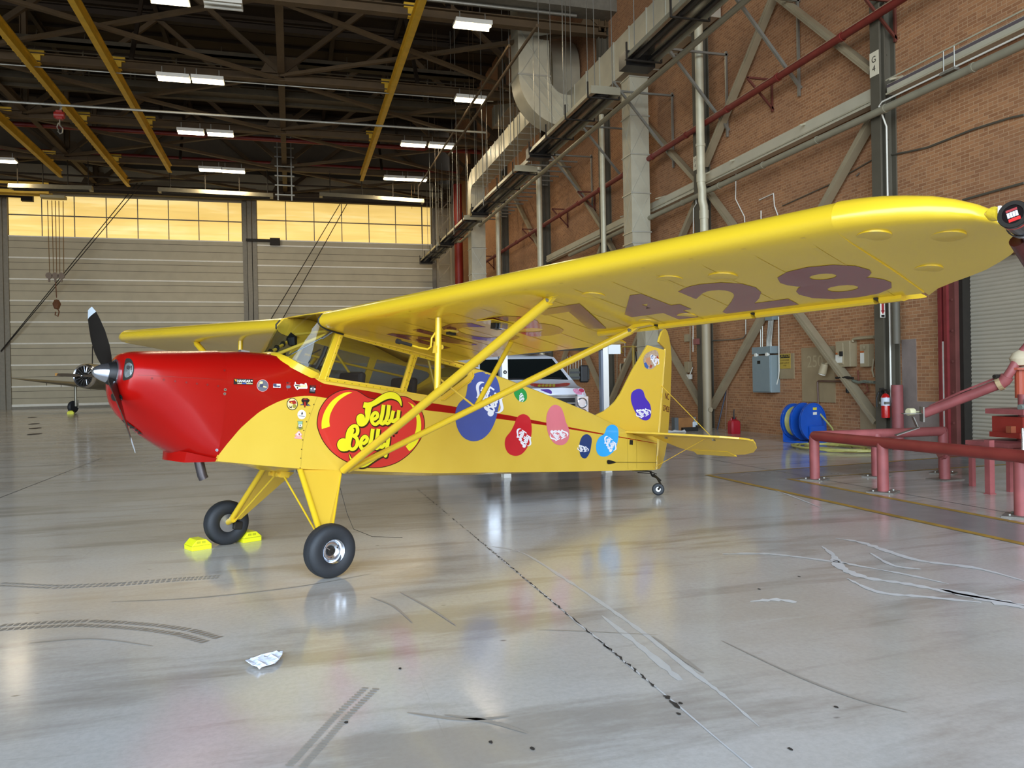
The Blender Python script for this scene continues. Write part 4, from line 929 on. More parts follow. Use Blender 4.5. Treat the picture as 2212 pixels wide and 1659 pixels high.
c = MB(); c.tube([(0, -.06, h_ + .04), (-.05, .02, h_ + .03), (-.1, .03, h_ - .1), (-.1, .02, h_ * .45)], .014, 6); c.build('hose', M_BLACK, t, smooth=True)
c = MB(); c.bb((-.05, -.02, h_ * .6), (.05, .0, h_ + .12)); c.build('wall_bracket', M_DARK, t)
t = empty('arrow_sign', 'narrow white sign with a red arrow above the fire extinguisher', 'sign', (12.05, 13.99, aty(1898, 686, 13.98).z)); hh = .5
c = MB(); c.bb((-.06, -.012, 0), (.06, 0, hh)); c.build('sign_plate', M_WCOND, t)
c = MB(); c.bb((-.03, -.016, .14), (.03, -.012, hh)); c.prism([(-.05, -.016, .15), (.05, -.016, .15), (0, -.016, .07)], (0, .004, 0)); c.build('arrow', mat('sign_red', (160, 40, 44), .6), t)
c = MB(); c.bb((-.04, -.016, .01), (.04, -.012, .06)); c.build('caption_block', M_BLACK, t)
t = empty('pipe_guard', 'dark red pipe sleeve standing beside the fire extinguisher column', 'pipe guard', (12.1, atx(1939, 900, 12.1).y, 0)); c = MB(); c.cyl((0, 0, 0), (0, 0, aty(1939, 832, 13.4).z), .115, 18); c.build('sleeve', mat('dusty_red_paint', (138, 74, 72), .55, 0, .15, 6, rvar=.1), t, smooth=True)
c = MB(); c.cyl((0, .0, 2.2), (0, 0, 5.2), .08, 14); c.build('inner_pipe', M_COL, t, smooth=True); c = MB(); c.bb((-.2, .1, .95), (-.1, .3, 1.0)); c.build('clamp', M_GALV, t)
# ---- roll-up door in the wall
M_SHUT = mat('shutter_grey', (186, 176, 156), .45, .2, .06, 2)
dd = MB(); dd.bb((WX + .22, DR_Y0, 0), (WX + .26, DR_Y1, DR_Z)); o = struct(dd.build('door_4', M_SHUT))
c = MB(); z = 0; R = []
while z < DR_Z:
    for k in range(6):
        a_ = k / 6; R.append([(WX + .2 - .022 * math.sin(a_ * PI), y, z + .076 * a_) for y in (DR_Y0 + .02, DR_Y1 - .02)])
    z += .076
c.loft(R, closed=False, caps=False); c.build('shutter_slats', M_SHUT, o, smooth=True, recalc=False)
M_REDST = mat('door_frame_red', (104, 56, 50), .5, 0, .18, 4)
M_REDBR = mat('bright_frame_red', (118, 40, 40), .5, 0, .2, 5)
c = MB(); c.bb((WX - .1, DR_Y1, 0), (WX + .25, DR_Y1 + .14, DR_Z + .15)); c.bb((WX - .1, DR_Y0 - .25, 0), (WX + .2, DR_Y0, DR_Z + .15)); c.bb((WX - .1, DR_Y0 - .25, DR_Z), (WX + .2, DR_Y1, DR_Z + .18)); c.build('jamb', M_REDST, o)
c = MB(); c.bb((WX - .16, DR_Y1 + .14, 0), (WX - .02, DR_Y1 + .22, DR_Z + .1)); c.bb((WX - .16, DR_Y1 + .28, 0), (WX, DR_Y1 + .36, DR_Z + .1)); c.build('guide_channel', M_REDBR, o)
c = MB(); c.bb((WX - .14, DR_Y1 + .22, 0), (WX - .1, DR_Y1 + .28, 2.2)); c.build('chipped_strip', mat('chipped_white', (206, 202, 190), .7, 0, .1, 12), o)
c = MB(); c.bb((WX + .0, DR_Y1 - .09, 0), (WX + .19, DR_Y1, DR_Z)); c.build('guide_slot', M_DARK, o)
c = MB(); 
for z in (.6, 1.2, 1.8, 2.4, 3.0): c.lathe([(-.02, 0), (-.012, .03), (0, .03)], (WX - .1, DR_Y1 + .07, z), (1, 0, 0), 8)
c.build('bolt_row', M_REDST, o)
c = MB(); c.lathe([(0, 0), (0, .22), (5.6, .22), (5.6, 0)], (WX + .1, DR_Y0, DR_Z + .35), (0, 1, 0), 16); c.build('coil_box', M_DARK, o)
# ================================================================ RED GUARD RAIL, FIRE MONITOR, REEL, CAN ...
M_RAIL = mat('red_rail_paint', (136, 52, 46), .45, 0, .18, 4, rvar=.1)
M_RAILP = mat('faded_red_post', (158, 84, 82), .5, 0, .2, 5, rvar=.1)
M_PLATE = mat('bare_base_plate', (132, 126, 116), .6, .4, .2, 8)
t = empty('guard_rail', 'thick red pipe guard rail around the fire pump corner', 'guard rail', (7.63, 8.9, 0))
RX = 0; zr = .665; rr = .073
c = MB(); c.cyl((0, 1.44, zr), (0, -7.2, zr), rr, 18); c.lathe([(0, 0), (.04, rr * .8), (.07, rr)], (0, 1.51, zr), (0, -1, 0), 18); c.build('front_top_pipe', M_RAIL, t, smooth=True)
P0 = Vector((9.89, 10.2, 0)) - Vector((7.63, 8.9, 0))
c = MB(); c.cyl((0, 1.44, zr), P0 + Vector((0, 0, zr)), rr, 18); c.lathe([(0, 0), (.03, rr), (.06, 0)], P0 + Vector((0, 0, zr)), (1, 0, 0), 14); c.build('back_top_pipe', M_RAILP, t, smooth=True)
for i, (x, y) in enumerate(((0, 1.44), (0, 0), (.04, -2.06), (0, -4.6), (1.05, 1.36), (P0.x, P0.y))):
    c = MB(); c.cyl((x, y, 0), (x, y, zr), rr, 18); po_ = c.build('post', M_RAILP, t, smooth=True)
    c = MB(); c.box((x, y, .008), (.34, .34, .016), Matrix.Rotation(.6, 3, 'Z')); c.build('base_plate', M_PLATE, po_)
    c = MB()
    for a_ in range(4): c.cyl((x + .13 * math.cos(a_ * PI / 2 + .6 + PI / 4) * 1.1, y + .13 * math.sin(a_ * PI / 2 + .6 + PI / 4) * 1.1, .016), (x + .13 * math.cos(a_ * PI / 2 + .6 + PI / 4) * 1.1, y + .13 * math.sin(a_ * PI / 2 + .6 + PI / 4) * 1.1, .035), .016, 6)
    c.build('anchor_bolt', M_GALV, po_)
M_FIRE = mat('dusty_fire_red', (150, 80, 78), .5, 0, .2, 5, rvar=.1)
M_FIREB = mat('fire_red', (140, 44, 34), .45, 0, .15, 5)
# foam monitor (nozzle pipe)
mo = empty('fire_monitor', 'red fire monitor with long angled nozzle pipe on a pedestal at the right edge', 'fire monitor', (9.55, 8.6, 0))
o = Vector((9.55, 8.6, 0))
def mpt(px, py, Y): return aty(px, py, Y) - o
MY = 8.6
tip = mpt(1996, 893, 9.6); q1 = mpt(2160, 829, 8.75); q2 = mpt(2170, 822, 8.7); q3 = mpt(2185, 800, 8.62); q4 = mpt(2205, 765, 8.6); q5 = mpt(2222, 745, 8.55); q6 = mpt(2240, 735, 8.5)
c = MB(); c.tube([tip, q1], .07, 18); c.build('nozzle_pipe', M_FIRE, mo, smooth=True)
c = MB(); c.tube([q1, q2, q2.lerp(q3, .4)], .083, 18); c.build('nozzle_sleeve', M_FIRE, mo, smooth=True)
c = MB(); c.tube([q2, q3, q4, q5, q6], .06, 14); c.build('elbow_pipe', M_FIRE, mo, smooth=True)
d = (tip - q1).normalized(); c = MB()
c.box(tip + d * .16 + Vector((0, 0, .06)), (.3, .14, .012), Matrix.Rotation(-.5, 3, 'Z')); c.box(tip + d * .03, (.02, .2, .22), Matrix.Rotation(-.5, 3, 'Z')); c.box(tip + d * .26 + Vector((0, 0, -.17)), (.34, .14, .012), Matrix.Rotation(-.5, 3, 'Z') @ Matrix.Rotation(-.35, 3, 'Y')); c.box(tip + d * .14 + Vector((0, 0, -.07)), (.16, .13, .012), Matrix.Rotation(-.5, 3, 'Z') @ Matrix.Rotation(1.2, 3, 'Y')); c.build('stream_shaper', M_PLATE, mo)
c = MB(); k0 = tip + d * .2 + Vector((0, 0, .1)); c.cyl(k0 + Vector((-.05, 0, 0)), k0 + Vector((.05, 0, 0)), .055, 12); c.cyl(k0, k0 + Vector((.2, -.05, 0)), .014, 6); c.build('spare_cap', mat('cream_plastic', (224, 216, 172), .45), mo, smooth=True)
c = MB(); c.tube([tip + Vector((.1, 0, .1)), tip.lerp(q1, .5) + Vector((0, 0, .1)), q1 + Vector((0, 0, .1))], .016, 6); c.build('linkage_rod', M_FIRE, mo); c = MB(); c.cyl(q1 + Vector((-.1, 0, .1)), q1 + Vector((.02, 0, .1)), .03, 8); c.build('dark_knob', M_DARK, mo)
c = MB(); c.lathe([(-.03, .075), (-.03, .095), (.03, .095), (.03, .075)], q1, d, 16); c.build('worn_coupling', mat('worn_brass', (186, 160, 120), .5, .3, .3, 10), mo)
bx = mpt(2212, 900, 8.5).x; by = -.1
c = MB(); zt = mpt(2205, 860, 8.5).z
for z0, z1_, r in ((zt - .72, zt - .66, .17), (zt - .66, zt - .6, .13), (zt - .6, zt - .3, .085), (zt - .34, zt - .28, .11), (zt - .28, zt + .05, .07)): c.cyl((bx, by, z0), (bx, by, z1_), r, 18)
c.build('pedestal_pipe', M_FIRE, mo, smooth=True)
c = MB(); c.lathe([(-.05, 0), (-.05, .06), (.05, .06), (.05, 0)], (bx - .02, by - .12, zt - .05), (0, 1, 0), 14); c.lathe([(-.04, 0), (-.04, .045), (.04, .045), (.04, 0)], (bx - .1, by - .1, zt - .33), (0, 1, 0), 12); c.lathe([(-.03, 0), (-.03, .04), (.04, .04), (.04, 0)], (bx - .13, by - .08, zt - .12), (1, 0, 0), 12); c.build('valve_body', mat('grey_green_valve', (132, 140, 130), .5, .3, .15, 8), mo)
c = MB(); c.box((bx - .17, by, zt - .42), (.2, .08, .09)); c.build('rusty_lever', mat('rust_lever', (148, 74, 44), .7, .1, .2, 10), mo)
c = MB(); c.lathe([(0, 0), (.03, .1), (.12, .13), (.2, .09), (.25, 0)], (bx + .06, by + .1, zt + .42), (0, 0, 1), 16); c.build('cream_float', mat('cream_cap', (206, 190, 158), .6, 0, .1), mo, smooth=True)
c = MB(); c.lathe([(-.015, 0), (-.015, .15), (.015, .15), (.015, 0)], (bx + .06, by + .1, zt + .4), (0, 0, 1), 18); c.cyl((bx + .06, by + .1, zt + .4), (bx + .06, by + .1, zt), .07, 12); c.build('orange_flange', mat('orange_red', (172, 78, 52), .5), mo)
# steel table / box stand
zt_ = mpt(2190, 885, 8.7).z; zb_ = mpt(2160, 955, 8.7).z
st = empty('pump_stand', 'red steel stand and box below the fire monitor', 'pump stand', (9.6, 8.6, 0)); o2 = Vector((9.6, 8.6, 0)); s = lambda px, py, Y=8.6: aty(px, py, Y) - o2
a = s(2168, 887); x0 = a.x
c = MB(); c.bb((x0, -.3, a.z - .05), (x0 + .9, .3, a.z + .02)); c.build('top_plate', M_FIRE, st)
b0 = s(2175, 900); b1 = s(2175, 945); c = MB(); c.bb((b0.x, -.24, b1.z), (b0.x + .7, .24, b0.z)); c.bb((b0.x - .05, -.24, b1.z), (b0.x + .7, .24, b1.z + .07)); c.build('box_body', M_FIREB, st)
t0 = s(2131, 956); c = MB(); c.bb((t0.x, -.35, t0.z - .05), (t0.x + 1.2, .35, t0.z + .01)); c.build('table_top', M_FIRE, st)
c = MB(); c.cyl((x0 + .35, 0, t0.z), (x0 + .35, 0, b1.z), .09, 14); c.build('stub_pipe', M_FIRE, st, smooth=True)
for x, y in ((.06, -.3), (.06, .3), (1.1, -.3), (1.1, .3)):
    c = MB(); c.bb((t0.x + x - .03, y - .03, 0), (t0.x + x + .03, y + .03, t0.z - .05)); lg = c.build('leg', M_FIRE, st)
lp = aty(2137, 1056, 8.25); 
c = MB(); c.bb((lp.x - .04, 8.2, 0), (lp.x + .04, 8.28, .7)); c.bb((lp.x - .05, 8.19, .0), (lp.x + .05, 8.29, .012)); tag(c.build('channel_post', M_FIRE), 'slim red channel post standing inside the guard rail', 'post')
# low red pipe behind rail
pa, pb = aty(2040, 990, 9.5), aty(2195, 1000, 9.0)
lo_ = empty('low_pipe', 'low dusty red pipe with flanged ends inside the guard rail', 'pipe', (pa.x, 9.6, 0))
c = MB(); c.cyl((0, 0, .42), (2.4, -.5, .42), .085, 16); c.build('pipe_run', mat('dusty_red_pipe', (144, 84, 74), .6, 0, .3, 3), lo_, smooth=True)
c = MB()
for f in (.02, .5, .97): c.lathe([(-.02, 0), (-.02, .12), (.02, .12), (.02, 0)], Vector((2.4 * f, -.5 * f, .42)), (2.4, -.5, 0), 16)
c.build('flange', M_FIRE, lo_); c = MB(); c.cyl((.1, 0, 0), (.1, 0, .4), .075, 14); c.build('support_leg', M_FIRE, lo_, smooth=True); c = MB(); c.bb((-.1, -.16, 0), (.3, .16, .012)); c.build('base_plate', M_PLATE, lo_)
# shiny framed box at the edge
p = aty(2203, 960, 7.9); t = empty('framed_case', 'white case with a silver rounded frame cut by the right edge', 'case', p)
c = MB(); c.box((.24, 0, .0), (.42, .03, .42)); c.build('case_frame', mat('polished_frame', (214, 214, 210), .15, .9), t, bevel=.05)
c = MB(); c.box((.24, -.02, 0), (.36, .02, .36)); c.build('case_panel', mat('white_panel', (226, 228, 234), .3), t, bevel=.04)
c = MB(); c.box((.24, -.033, -.08), (.28, .004, .12)); c.build('pink_print', mat('pink_print', (206, 130, 136), .4), t); c = MB(); c.box((.24, -.033, .08), (.28, .004, .06)); c.build('blue_print', mat('pale_blue_print', (160, 180, 206), .4), t)
c = MB(); c.box((.24, 0, -.21 - (p.z - .21 - .0) / 2), (.05, .05, max(.02, p.z - .21))); c.build('case_stand', M_FIRE, t)
# ---- hose reel
rp = Vector((atz(1752, 955).x * 1.0, atz(1752, 955).y, 0)); rp = Vector((11.6, 16.1, 0)); re_ = empty('hose_reel', 'blue hose reel with yellow hose standing against the brick wall', 'hose reel', rp)
M_BLUE = mat('reel_blue', (28, 84, 178), .35, 0, .08, 4, coat=.2); M_HOSE = mat('yellow_hose', (176, 168, 92), .5, 0, .15, 10)
ax = Vector((.25, -.97, 0)).normalized()
sc_ = 1.0; cz_ = .5; Rr = .44
for k, off in enumerate((-.3, -.02, .26)):
    c = MB(); r_ = (Rr * .95, Rr, Rr)[k]; c.lathe([(-.012, 0), (-.012, r_), (.012, r_), (.012, 0)], ax * off + Vector((0, 0, cz_)), ax, 36); c.lathe([(-.03, r_ - .02), (-.03, r_), (.03, r_), (.03, r_ - .02)], ax * off + Vector((0, 0, cz_)), ax, 36, closed=True); c.build('side_disc', M_BLUE, re_, smooth=True)
c = MB(); c.lathe([(-.28, 0), (-.28, .32), (-.04, .32), (-.04, 0)], Vector((0, 0, cz_)), ax, 28); c.build('hose_coil', M_HOSE, re_, smooth=True)
c = MB()
for k in range(6): c.lathe([(-.03, .32), (0, .35), (.03, .32)], Vector((0, 0, cz_)) + ax * (-.26 + k * .04), ax, 28)
c.build('hose_turn', M_HOSE, re_, smooth=True)
c = MB(); dd_ = ax.cross(Vector((0, 0, 1)))
c.box(Vector((0, 0, .2)) + ax * .32 - dd_ * .1, (.55, .04, .4), Matrix((dd_, ax, Vector((0, 0, 1)))).transposed()); c.box(Vector((0, 0, .2)) - ax * .34, (.6, .04, .36), Matrix((dd_, ax, Vector((0, 0, 1)))).transposed())
for sx in (-.28, .28): c.beam(dd_ * sx - ax * .34 + Vector((0, 0, .03)), dd_ * sx + ax * .32 + Vector((0, 0, .03)), .05, .05)
c.build('base_frame', M_BLUE, re_)
c = MB(); c.box(Vector((0, 0, cz_ + .3)) + ax * .275 - dd_ * .06, (.13, .004, .06), Matrix((dd_, ax, Vector((0, 0, 1)))).transposed()); c.build('yellow_label', mat('label_yellow', (220, 200, 60), .5), re_)
c = MB(); c.box(Vector((0, 0, cz_ + .19)) + ax * .275 - dd_ * .06, (.13, .004, .06), Matrix((dd_, ax, Vector((0, 0, 1)))).transposed()); c.build('white_label', M_WCOND, re_)
c = MB(); pth = [rp + Vector((.1, 0, cz_ + .4)), Vector((11.85, 15.9, .7)), Vector((11.9, 16.0, .75)), Vector((12.0, 15.6, .35)), Vector((11.8, 15.2, .03))]
for k in range(64):
    a_ = k * .42; r_ = .55 + .12 * math.sin(k * .37); pth.append(Vector((10.95 + (r_ + .5) * math.cos(a_) * .55 + .02 * k / 4, 14.35 + (r_ + .35) * math.sin(a_), .03 + .004 * (k % 9))))
c.tube([Vector(v) for v in pth], .022, 7); tag(c.build('yellow_hose', M_HOSE, smooth=True), 'yellow hose lying in loops on the floor behind the guard rail', 'hose')
# ---- red fuel can
p = atz(1587, 938); p.x = 11.75; p.y = 19.4; t = empty('fuel_can', 'red plastic fuel can with black spout on the floor by the brick wall', 'fuel can', (p.x, p.y, 0)); M_RCAN = mat('can_red', (166, 26, 38), .4, 0, .05, 5)
c = MB(); c.loft([[(x * s, y * s, z) for x, y in ((-.14, -.1), (-.1, -.14), (.1, -.14), (.14, -.1), (.14, .1), (.1, .14), (-.1, .14), (-.14, .1))] for z, s in ((0, .94), (.03, 1), (.3, 1), (.36, .85), (.4, .4), (.41, .2))]); c.build('can_body', M_RCAN, t, smooth=True)
c = MB(); c.cyl((0, 0, .4), (0, 0, .46), .04, 10); c.tube([(0, 0, .45), (.0, 0, .6), (.01, 0, .68)], [.02, .016, .012], 8); c.build('spout', M_BLACK, t, smooth=True); c = MB(); c.tube([(-.1, 0, .33), (-.08, 0, .42), (0, .06, .45), (.08, .0, .42)], .018, 6); c.build('handle', M_RCAN, t, smooth=True)
# small clutter at the wall foot
def lean(px, py, Y, lab, kind, fn):
    p = aty(px, py, Y); t = empty(kind, lab, kind.replace('_', ' '), (p.x, Y, 0)); fn(t); return t
def f_(t):
    c = MB(); c.box((0, 0, .2), (.5, .08, .4)); c.build('board_sheet', mat('orange_brown_board', (150, 100, 50), .6, 0, .2, 4), t); c = MB(); c.box((-.3, .05, .2), (.12, .2, .42)); c.build('grey_binder', mat('slate_grey', (92, 96, 96), .5), t); c = MB(); c.box((.1, -.08, .06), (.5, .12, .12)); c.build('dark_tray', M_DARK, t)
lean(1480, 920, 21.0, 'orange-brown boxed board leaning on the wall behind the tail', 'leaning_board', f_)
def f_(t):
    c = MB(); c.box((0, 0, .14), (.17, .12, .28)); c.build('bottle_body', mat('pale_bottle', (198, 206, 208), .4), t, bevel=.03); c = MB(); c.cyl((0, 0, .28), (0, 0, .36), .03, 8); c.box((-.03, 0, .38), (.12, .05, .06)); c.build('spray_head', mat('grey_cap', (120, 126, 128), .5), t); c = MB(); c.box((.04, -.062, .12), (.07, .004, .1)); c.build('dark_label', M_DARK, t)
lean(1500, 920, 21.0, 'pale spray bottle on the floor behind the airplane tail', 'spray_bottle', f_)
def f_(t):
    c = MB(); n = 9
    c.loft([[(-.35 + .7 * i / n, -.1 + random.uniform(-.02, .02), .01) for i in range(n)], [(-.35 + .7 * i / n, 0, .06 + random.uniform(-.02, .03)) for i in range(n)], [(-.35 + .7 * i / n, .12, .01) for i in range(n)]], closed=False, caps=False); c.build('cloth_sheet', mat('white_rag', (222, 222, 218), .8), t, smooth=True, recalc=False)
lean(1460, 926, 20.7, 'crumpled white rag on the floor behind the tail', 'white_rag', f_)
c = MB(); a = aty(1573, 825, 21.0); b_ = atz(1555, 925); c.cyl(a, (a.x - .45, 20.9, .02), .022, 8); tag(c.build('broom_handle', mat('blue_black_handle', (44, 50, 66), .5)), 'dark broom handle leaning on the brick wall under the brace', 'broom handle')
c = MB(); c.cyl((a.x - .08, 20.9, a.z), (a.x - .25, 20.8, .02), .018, 8); tag(c.build('broom_handle', mat('brown_wood_handle', (134, 96, 70), .6)), 'brown wooden handle leaning on the brick wall under the brace', 'broom handle')
# boxes on the F4 column and wall
def sbox(px, py, X, w_, h_, d_, m, lab, kind='outlet_box'):
    p = atx(px, py, X); c = MB(); c.box((X - d_ / 2, p.y, p.z), (d_, w_, h_)); o = c.build(kind, m, bevel=.006); tag(o, lab, kind.replace('_', ' ')); return o
sbox(1489, 730, 12.48, .26, .24, .12, M_TANBOX, 'square tan outlet box left of the F 4 column, upper of two'); sbox(1491, 793, 12.48, .3, .36, .14, M_TANBOX, 'tan outlet box left of the F 4 column, lower of two')
sbox(1508, 738, 12.08, .2, .18, .12, mat('pinkish_red_box', (146, 88, 80), .6), 'small dusty red box on the F 4 column')
conduit([(1491, 700), (1491, 780)], 'tan conduit joining the two tan outlet boxes', X=12.46, m=M_TANBOX, r=.02); conduit([(1495, 730), (1505, 735)], 'tan flexible link to the dusty red box', X=12.3, m=M_TANBOX, r=.02)
t = empty('wall_flood_light', 'small white flood light low on the brick left of the F 4 column', 'flood light', atx(1489, 814, 12.35)); c = MB(); c.box((0, 0, 0), (.1, .26, .16)); c.build('lamp_head', M_WCOND, t, bevel=.02); c = MB(); c.cyl((0, -.05, .08), (.1, -.05, .3), .015, 6); c.build('bracket', M_WCOND, t)
# yellow shower arm, striped panel, telephone
M_SHW = mat('shower_yellow', (186, 158, 70), .5); sp0 = atx(1367, 790, 12.25); t = empty('safety_shower', 'yellow safety shower with round head and upright pipe beside the white post', 'safety shower', (sp0.x, sp0.y, 0))
q = lambda px, py, X=12.2: atx(px, py, X) - Vector((sp0.x, sp0.y, 0))
c = MB(); c.cyl(q(1368, 746), (q(1368, 746).x, q(1368, 746).y, 0), .05, 8); c.build('upright_pipe', M_SHW, t, smooth=True)
c = MB(); c.tube([q(1341, 757), q(1342, 752), q(1346, 749), q(1365, 749), q(1384, 749)], .03, 8); c.build('shower_arm', M_SHW, t, smooth=True)
c = MB(); c.lathe([(0, 0), (0, .16), (.06, .05), (.14, .03)], q(1341, 763), (0, 0, 1), 16); c.build('shower_head', M_SHW, t, smooth=True)
p = atx(1378, 785, 12.45); t = empty('striped_panel', 'black and white striped hazard panel behind the tail fin', 'hazard panel', p); c = MB(); c.box((0, 0, 0), (.03, .9, .9)); c.build('panel_sheet', M_WCOND, t)
c = MB()
for k in range(6): c.beam((-.018, -.45 + k * .15, -.44), (-.018, -.35 + k * .15, .44), .004, .07, (1, 0, 0))
c.build('black_stripe', M_BLACK, t)
t = empty('wall_telephone', 'old tan wall telephone on the brick beside the white post', 'telephone', atx(1347, 795, 12.42)); c = MB(); c.box((0, 0, 0), (.1, .24, .36)); c.build('phone_body', M_COL, t, bevel=.02); c = MB(); c.tube([(-.09, .04, .17), (-.12, .04, .1), (-.12, .04, -.1), (-.09, .04, -.17)], .035, 8); c.build('handset', M_TANBOX, t, smooth=True)
c = MB(); p = atx(1350, 778, 12.45); c.box(p, (.04, .14, .14)); tag(c.build('outlet_plate', M_SIGN), 'small cream outlet plate above the wall telephone', 'outlet plate')
conduit([(1333, 755), (1333, 860)], 'tan conduit left of the wall telephone', X=12.46, m=M_TANBOX); conduit([(1350, 740), (1350, 770)], 'grey conduit above the wall telephone', X=12.46); 
for k in range(6): conduit([(1226 + k * 6, 768 + k * .3), (1226 + k * 6, 812)], 'thin vertical conduit above the meter panel behind the van, %s of the row' % ('leftmost', 'second from left', 'third from left', 'third from right', 'second from right', 'rightmost')[k], X=12.44, r=.02)
c = MB(); p = atx(1250, 808, 12.4); c.box(p, (.15, 2.2, .5)); tag(c.build('meter_panel', M_CAB), 'grey meter panel under the row of conduits behind the van', 'panel')
# ---- white posts of a rolling frame in front of the van
FY = 12.6; fx = [aty(1089, 800, FY).x, aty(1307, 820, FY).x]
fr_ = empty('rolling_gantry', 'white rolling gantry frame standing in front of the van', 'gantry', ((fx[0] + fx[1]) / 2, FY, 0)); m_ = (fx[0] + fx[1]) / 2; zt = aty(1200, 760, FY).z
for x in fx:
    c = MB(); c.bb((x - m_ - .05, -.05, .06), (x - m_ + .05, .05, zt + .3)); c.build('post', mat('white_post', (232, 230, 222), .4, 0, .03), fr_); c = MB(); c.bb((x - m_ - .09, -.05, .06), (x - m_ - .052, .05, zt + .3)); c.build('post_edge', mat('blue_grey_edge', (110, 118, 130), .4), fr_)
    c = MB(); c.box((x - m_, 0, .03), (.12, .2, .06)); c.build('foot', mat('white_post', (232, 230, 222), .4), fr_)
c = MB(); c.bb((fx[0] - m_, -.06, zt + .02), (fx[1] - m_ - .06, .06, zt + .12)); c.build('cross_beam', M_DARK, fr_)
c = MB(); p = aty(1321, 755, FY); c.box((p.x - m_ + .02, -.08, p.z), (.22, .01, .16)); c.build('paper_sheet', mat('paper', (214, 216, 214), .7), fr_)
c = MB(); c.lathe([(-.01, .012), (-.01, .03), (.0, .03)], (fx[0] - m_, -.052, aty(1087, 804, FY).z), (0, 1, 0), 14); c.build('bolt_ring', M_DARK, fr_)
# ---- white crumpled wipe on the floor
P = [(530, 1437), (541, 1430), (566, 1425), (598, 1417), (612, 1415), (610, 1423), (602, 1435), (590, 1443), (566, 1448), (556, 1452), (545, 1446), (534, 1441)]
G = [pz(*p) for p in P]; V, T = fill2d([G], grid=.02); b = MB(); random.seed(3)
vs = [b.bm.verts.new((x, y, .006 + (.016 * abs(math.sin(x * 60 + y * 25)) + .012 * abs(math.sin(y * 75 - x * 18))))) for x, y in V]
for tt in T: b.face([vs[i] for i in tt])
tag(b.build('crumpled_wipe', mat('white_wipe', (226, 230, 238), .8, 0, .04, 30), recalc=False, smooth=True, solid=.002), 'crumpled white wipe lying on the bare concrete in the foreground', 'wipe')
# ---- chocks (yellow)
M_CHOCK = mat('fluorescent_yellow_plastic', (238, 236, 30), .45, 0, .04, 6)
M_CHIN = mat('chock_recess', (190, 188, 20), .6)
def chock(loc, rz, lab, s=1.0):
    t = empty('wheel_chock', lab, 'wheel chock', loc, rz); w_ = .11
    prof = [(-.11, 0), (.11, 0), (.11, .05), (.105, .06), (.05, .115), (-.05, .115), (-.105, .06), (-.11, .05)]
    c = MB(); c.prism([(x * s, -w_ * s, z * s) for x, z in prof], (0, 2 * w_ * s, 0)); c.build('chock_body', M_CHOCK, t, bevel=.004)
    c = MB()
    for x in (-.035, .02):
        for y in (-w_ - .001, w_ + .001): c.bb(((x - .02) * s, y * s - .001, .075 * s), ((x + .022) * s, y * s + .001, .1 * s))
    c.build('recess', M_CHIN, t)
    c = MB(); c.bb((-.112 * s, -w_ * s - .002, .048 * s), (.112 * s, w_ * s + .002, .055 * s)); c.build('moulded_line', M_CHIN, t)
    return t
# ================================================================ THE YELLOW AIRPLANE
# body frame: x aft, l to the airplane's left (towards the camera), z up; origin on the floor between the main wheels
_ps, _th, _ph = 0.488, 0.145, 0.002
_a = Vector((math.cos(_ps), math.sin(_ps), 0)); _l = Vector((math.sin(_ps), -math.cos(_ps), 0)); _u = Vector((0, 0, 1))
bA = _a * math.cos(_th) - _u * math.sin(_th); _U = _u * math.cos(_th) + _a * math.sin(_th)
bL = _l * math.cos(_ph) + _U * math.sin(_ph); bU = _U * math.cos(_ph) - _l * math.sin(_ph)
O_AIR = Vector((-.224, 7.558, 0))
BM = Matrix(((bA.x, -bL.x, bU.x), (bA.y, -bL.y, bU.y), (bA.z, -bL.z, bU.z)))
AIR = empty('airplane', 'small yellow high-wing airplane with red nose and candy bean decals, filling the foreground', 'airplane', O_AIR)
AIR.rotation_euler = BM.to_euler()
BI = BM.inverted()
def Bv(x, l, z): return Vector((x, -l, z))
def ray_b(px, py): return BI @ (CAM - O_AIR), BI @ ray(px, py)      # the measuring ray in the airplane's own frame
def on_l(px, py, l):
    o, d = ray_b(px, py); t = (-l - o.y) / d.y; v = o + d * t; return v
def on_x(px, py, x):
    o, d = ray_b(px, py); t = (x - o.x) / d.x; return o + d * t

M_YEL = mat('glossy_yellow_paint', (218, 181, 38), .28, 0, .03, 1.5, coat=.3)
M_YEL2 = mat('soft_yellow_paint', (222, 182, 58), .28, 0, .03, 2, coat=.3)
M_RED = mat('glossy_red_paint', (158, 14, 9), .24, 0, .04, 1.5, coat=.12, spec=.25)
M_MAROON = mat('registration_maroon', (118, 36, 40), .2, 0, .04, 2, coat=.5)
M_RUB = mat('tyre_rubber', (38, 40, 43), .6, 0, .1, 8, .1, 60)
M_CHROME = mat('polished_aluminium', (205, 208, 214), .16, .95, .04, 4)
M_ALU = mat('dull_aluminium', (160, 160, 158), .4, .8, .1, 8)
M_PROP = mat('dark_prop_blade', (40, 36, 32), .22, .3, .1, 4)
M_SCREW = mat('tiny_screw', (104, 88, 40), .5, .5)
M_GLASS = glass('clear_plexiglass', (226, 232, 230), .02, .88)
M_INT = mat('cabin_lining', (70, 66, 58), .8)
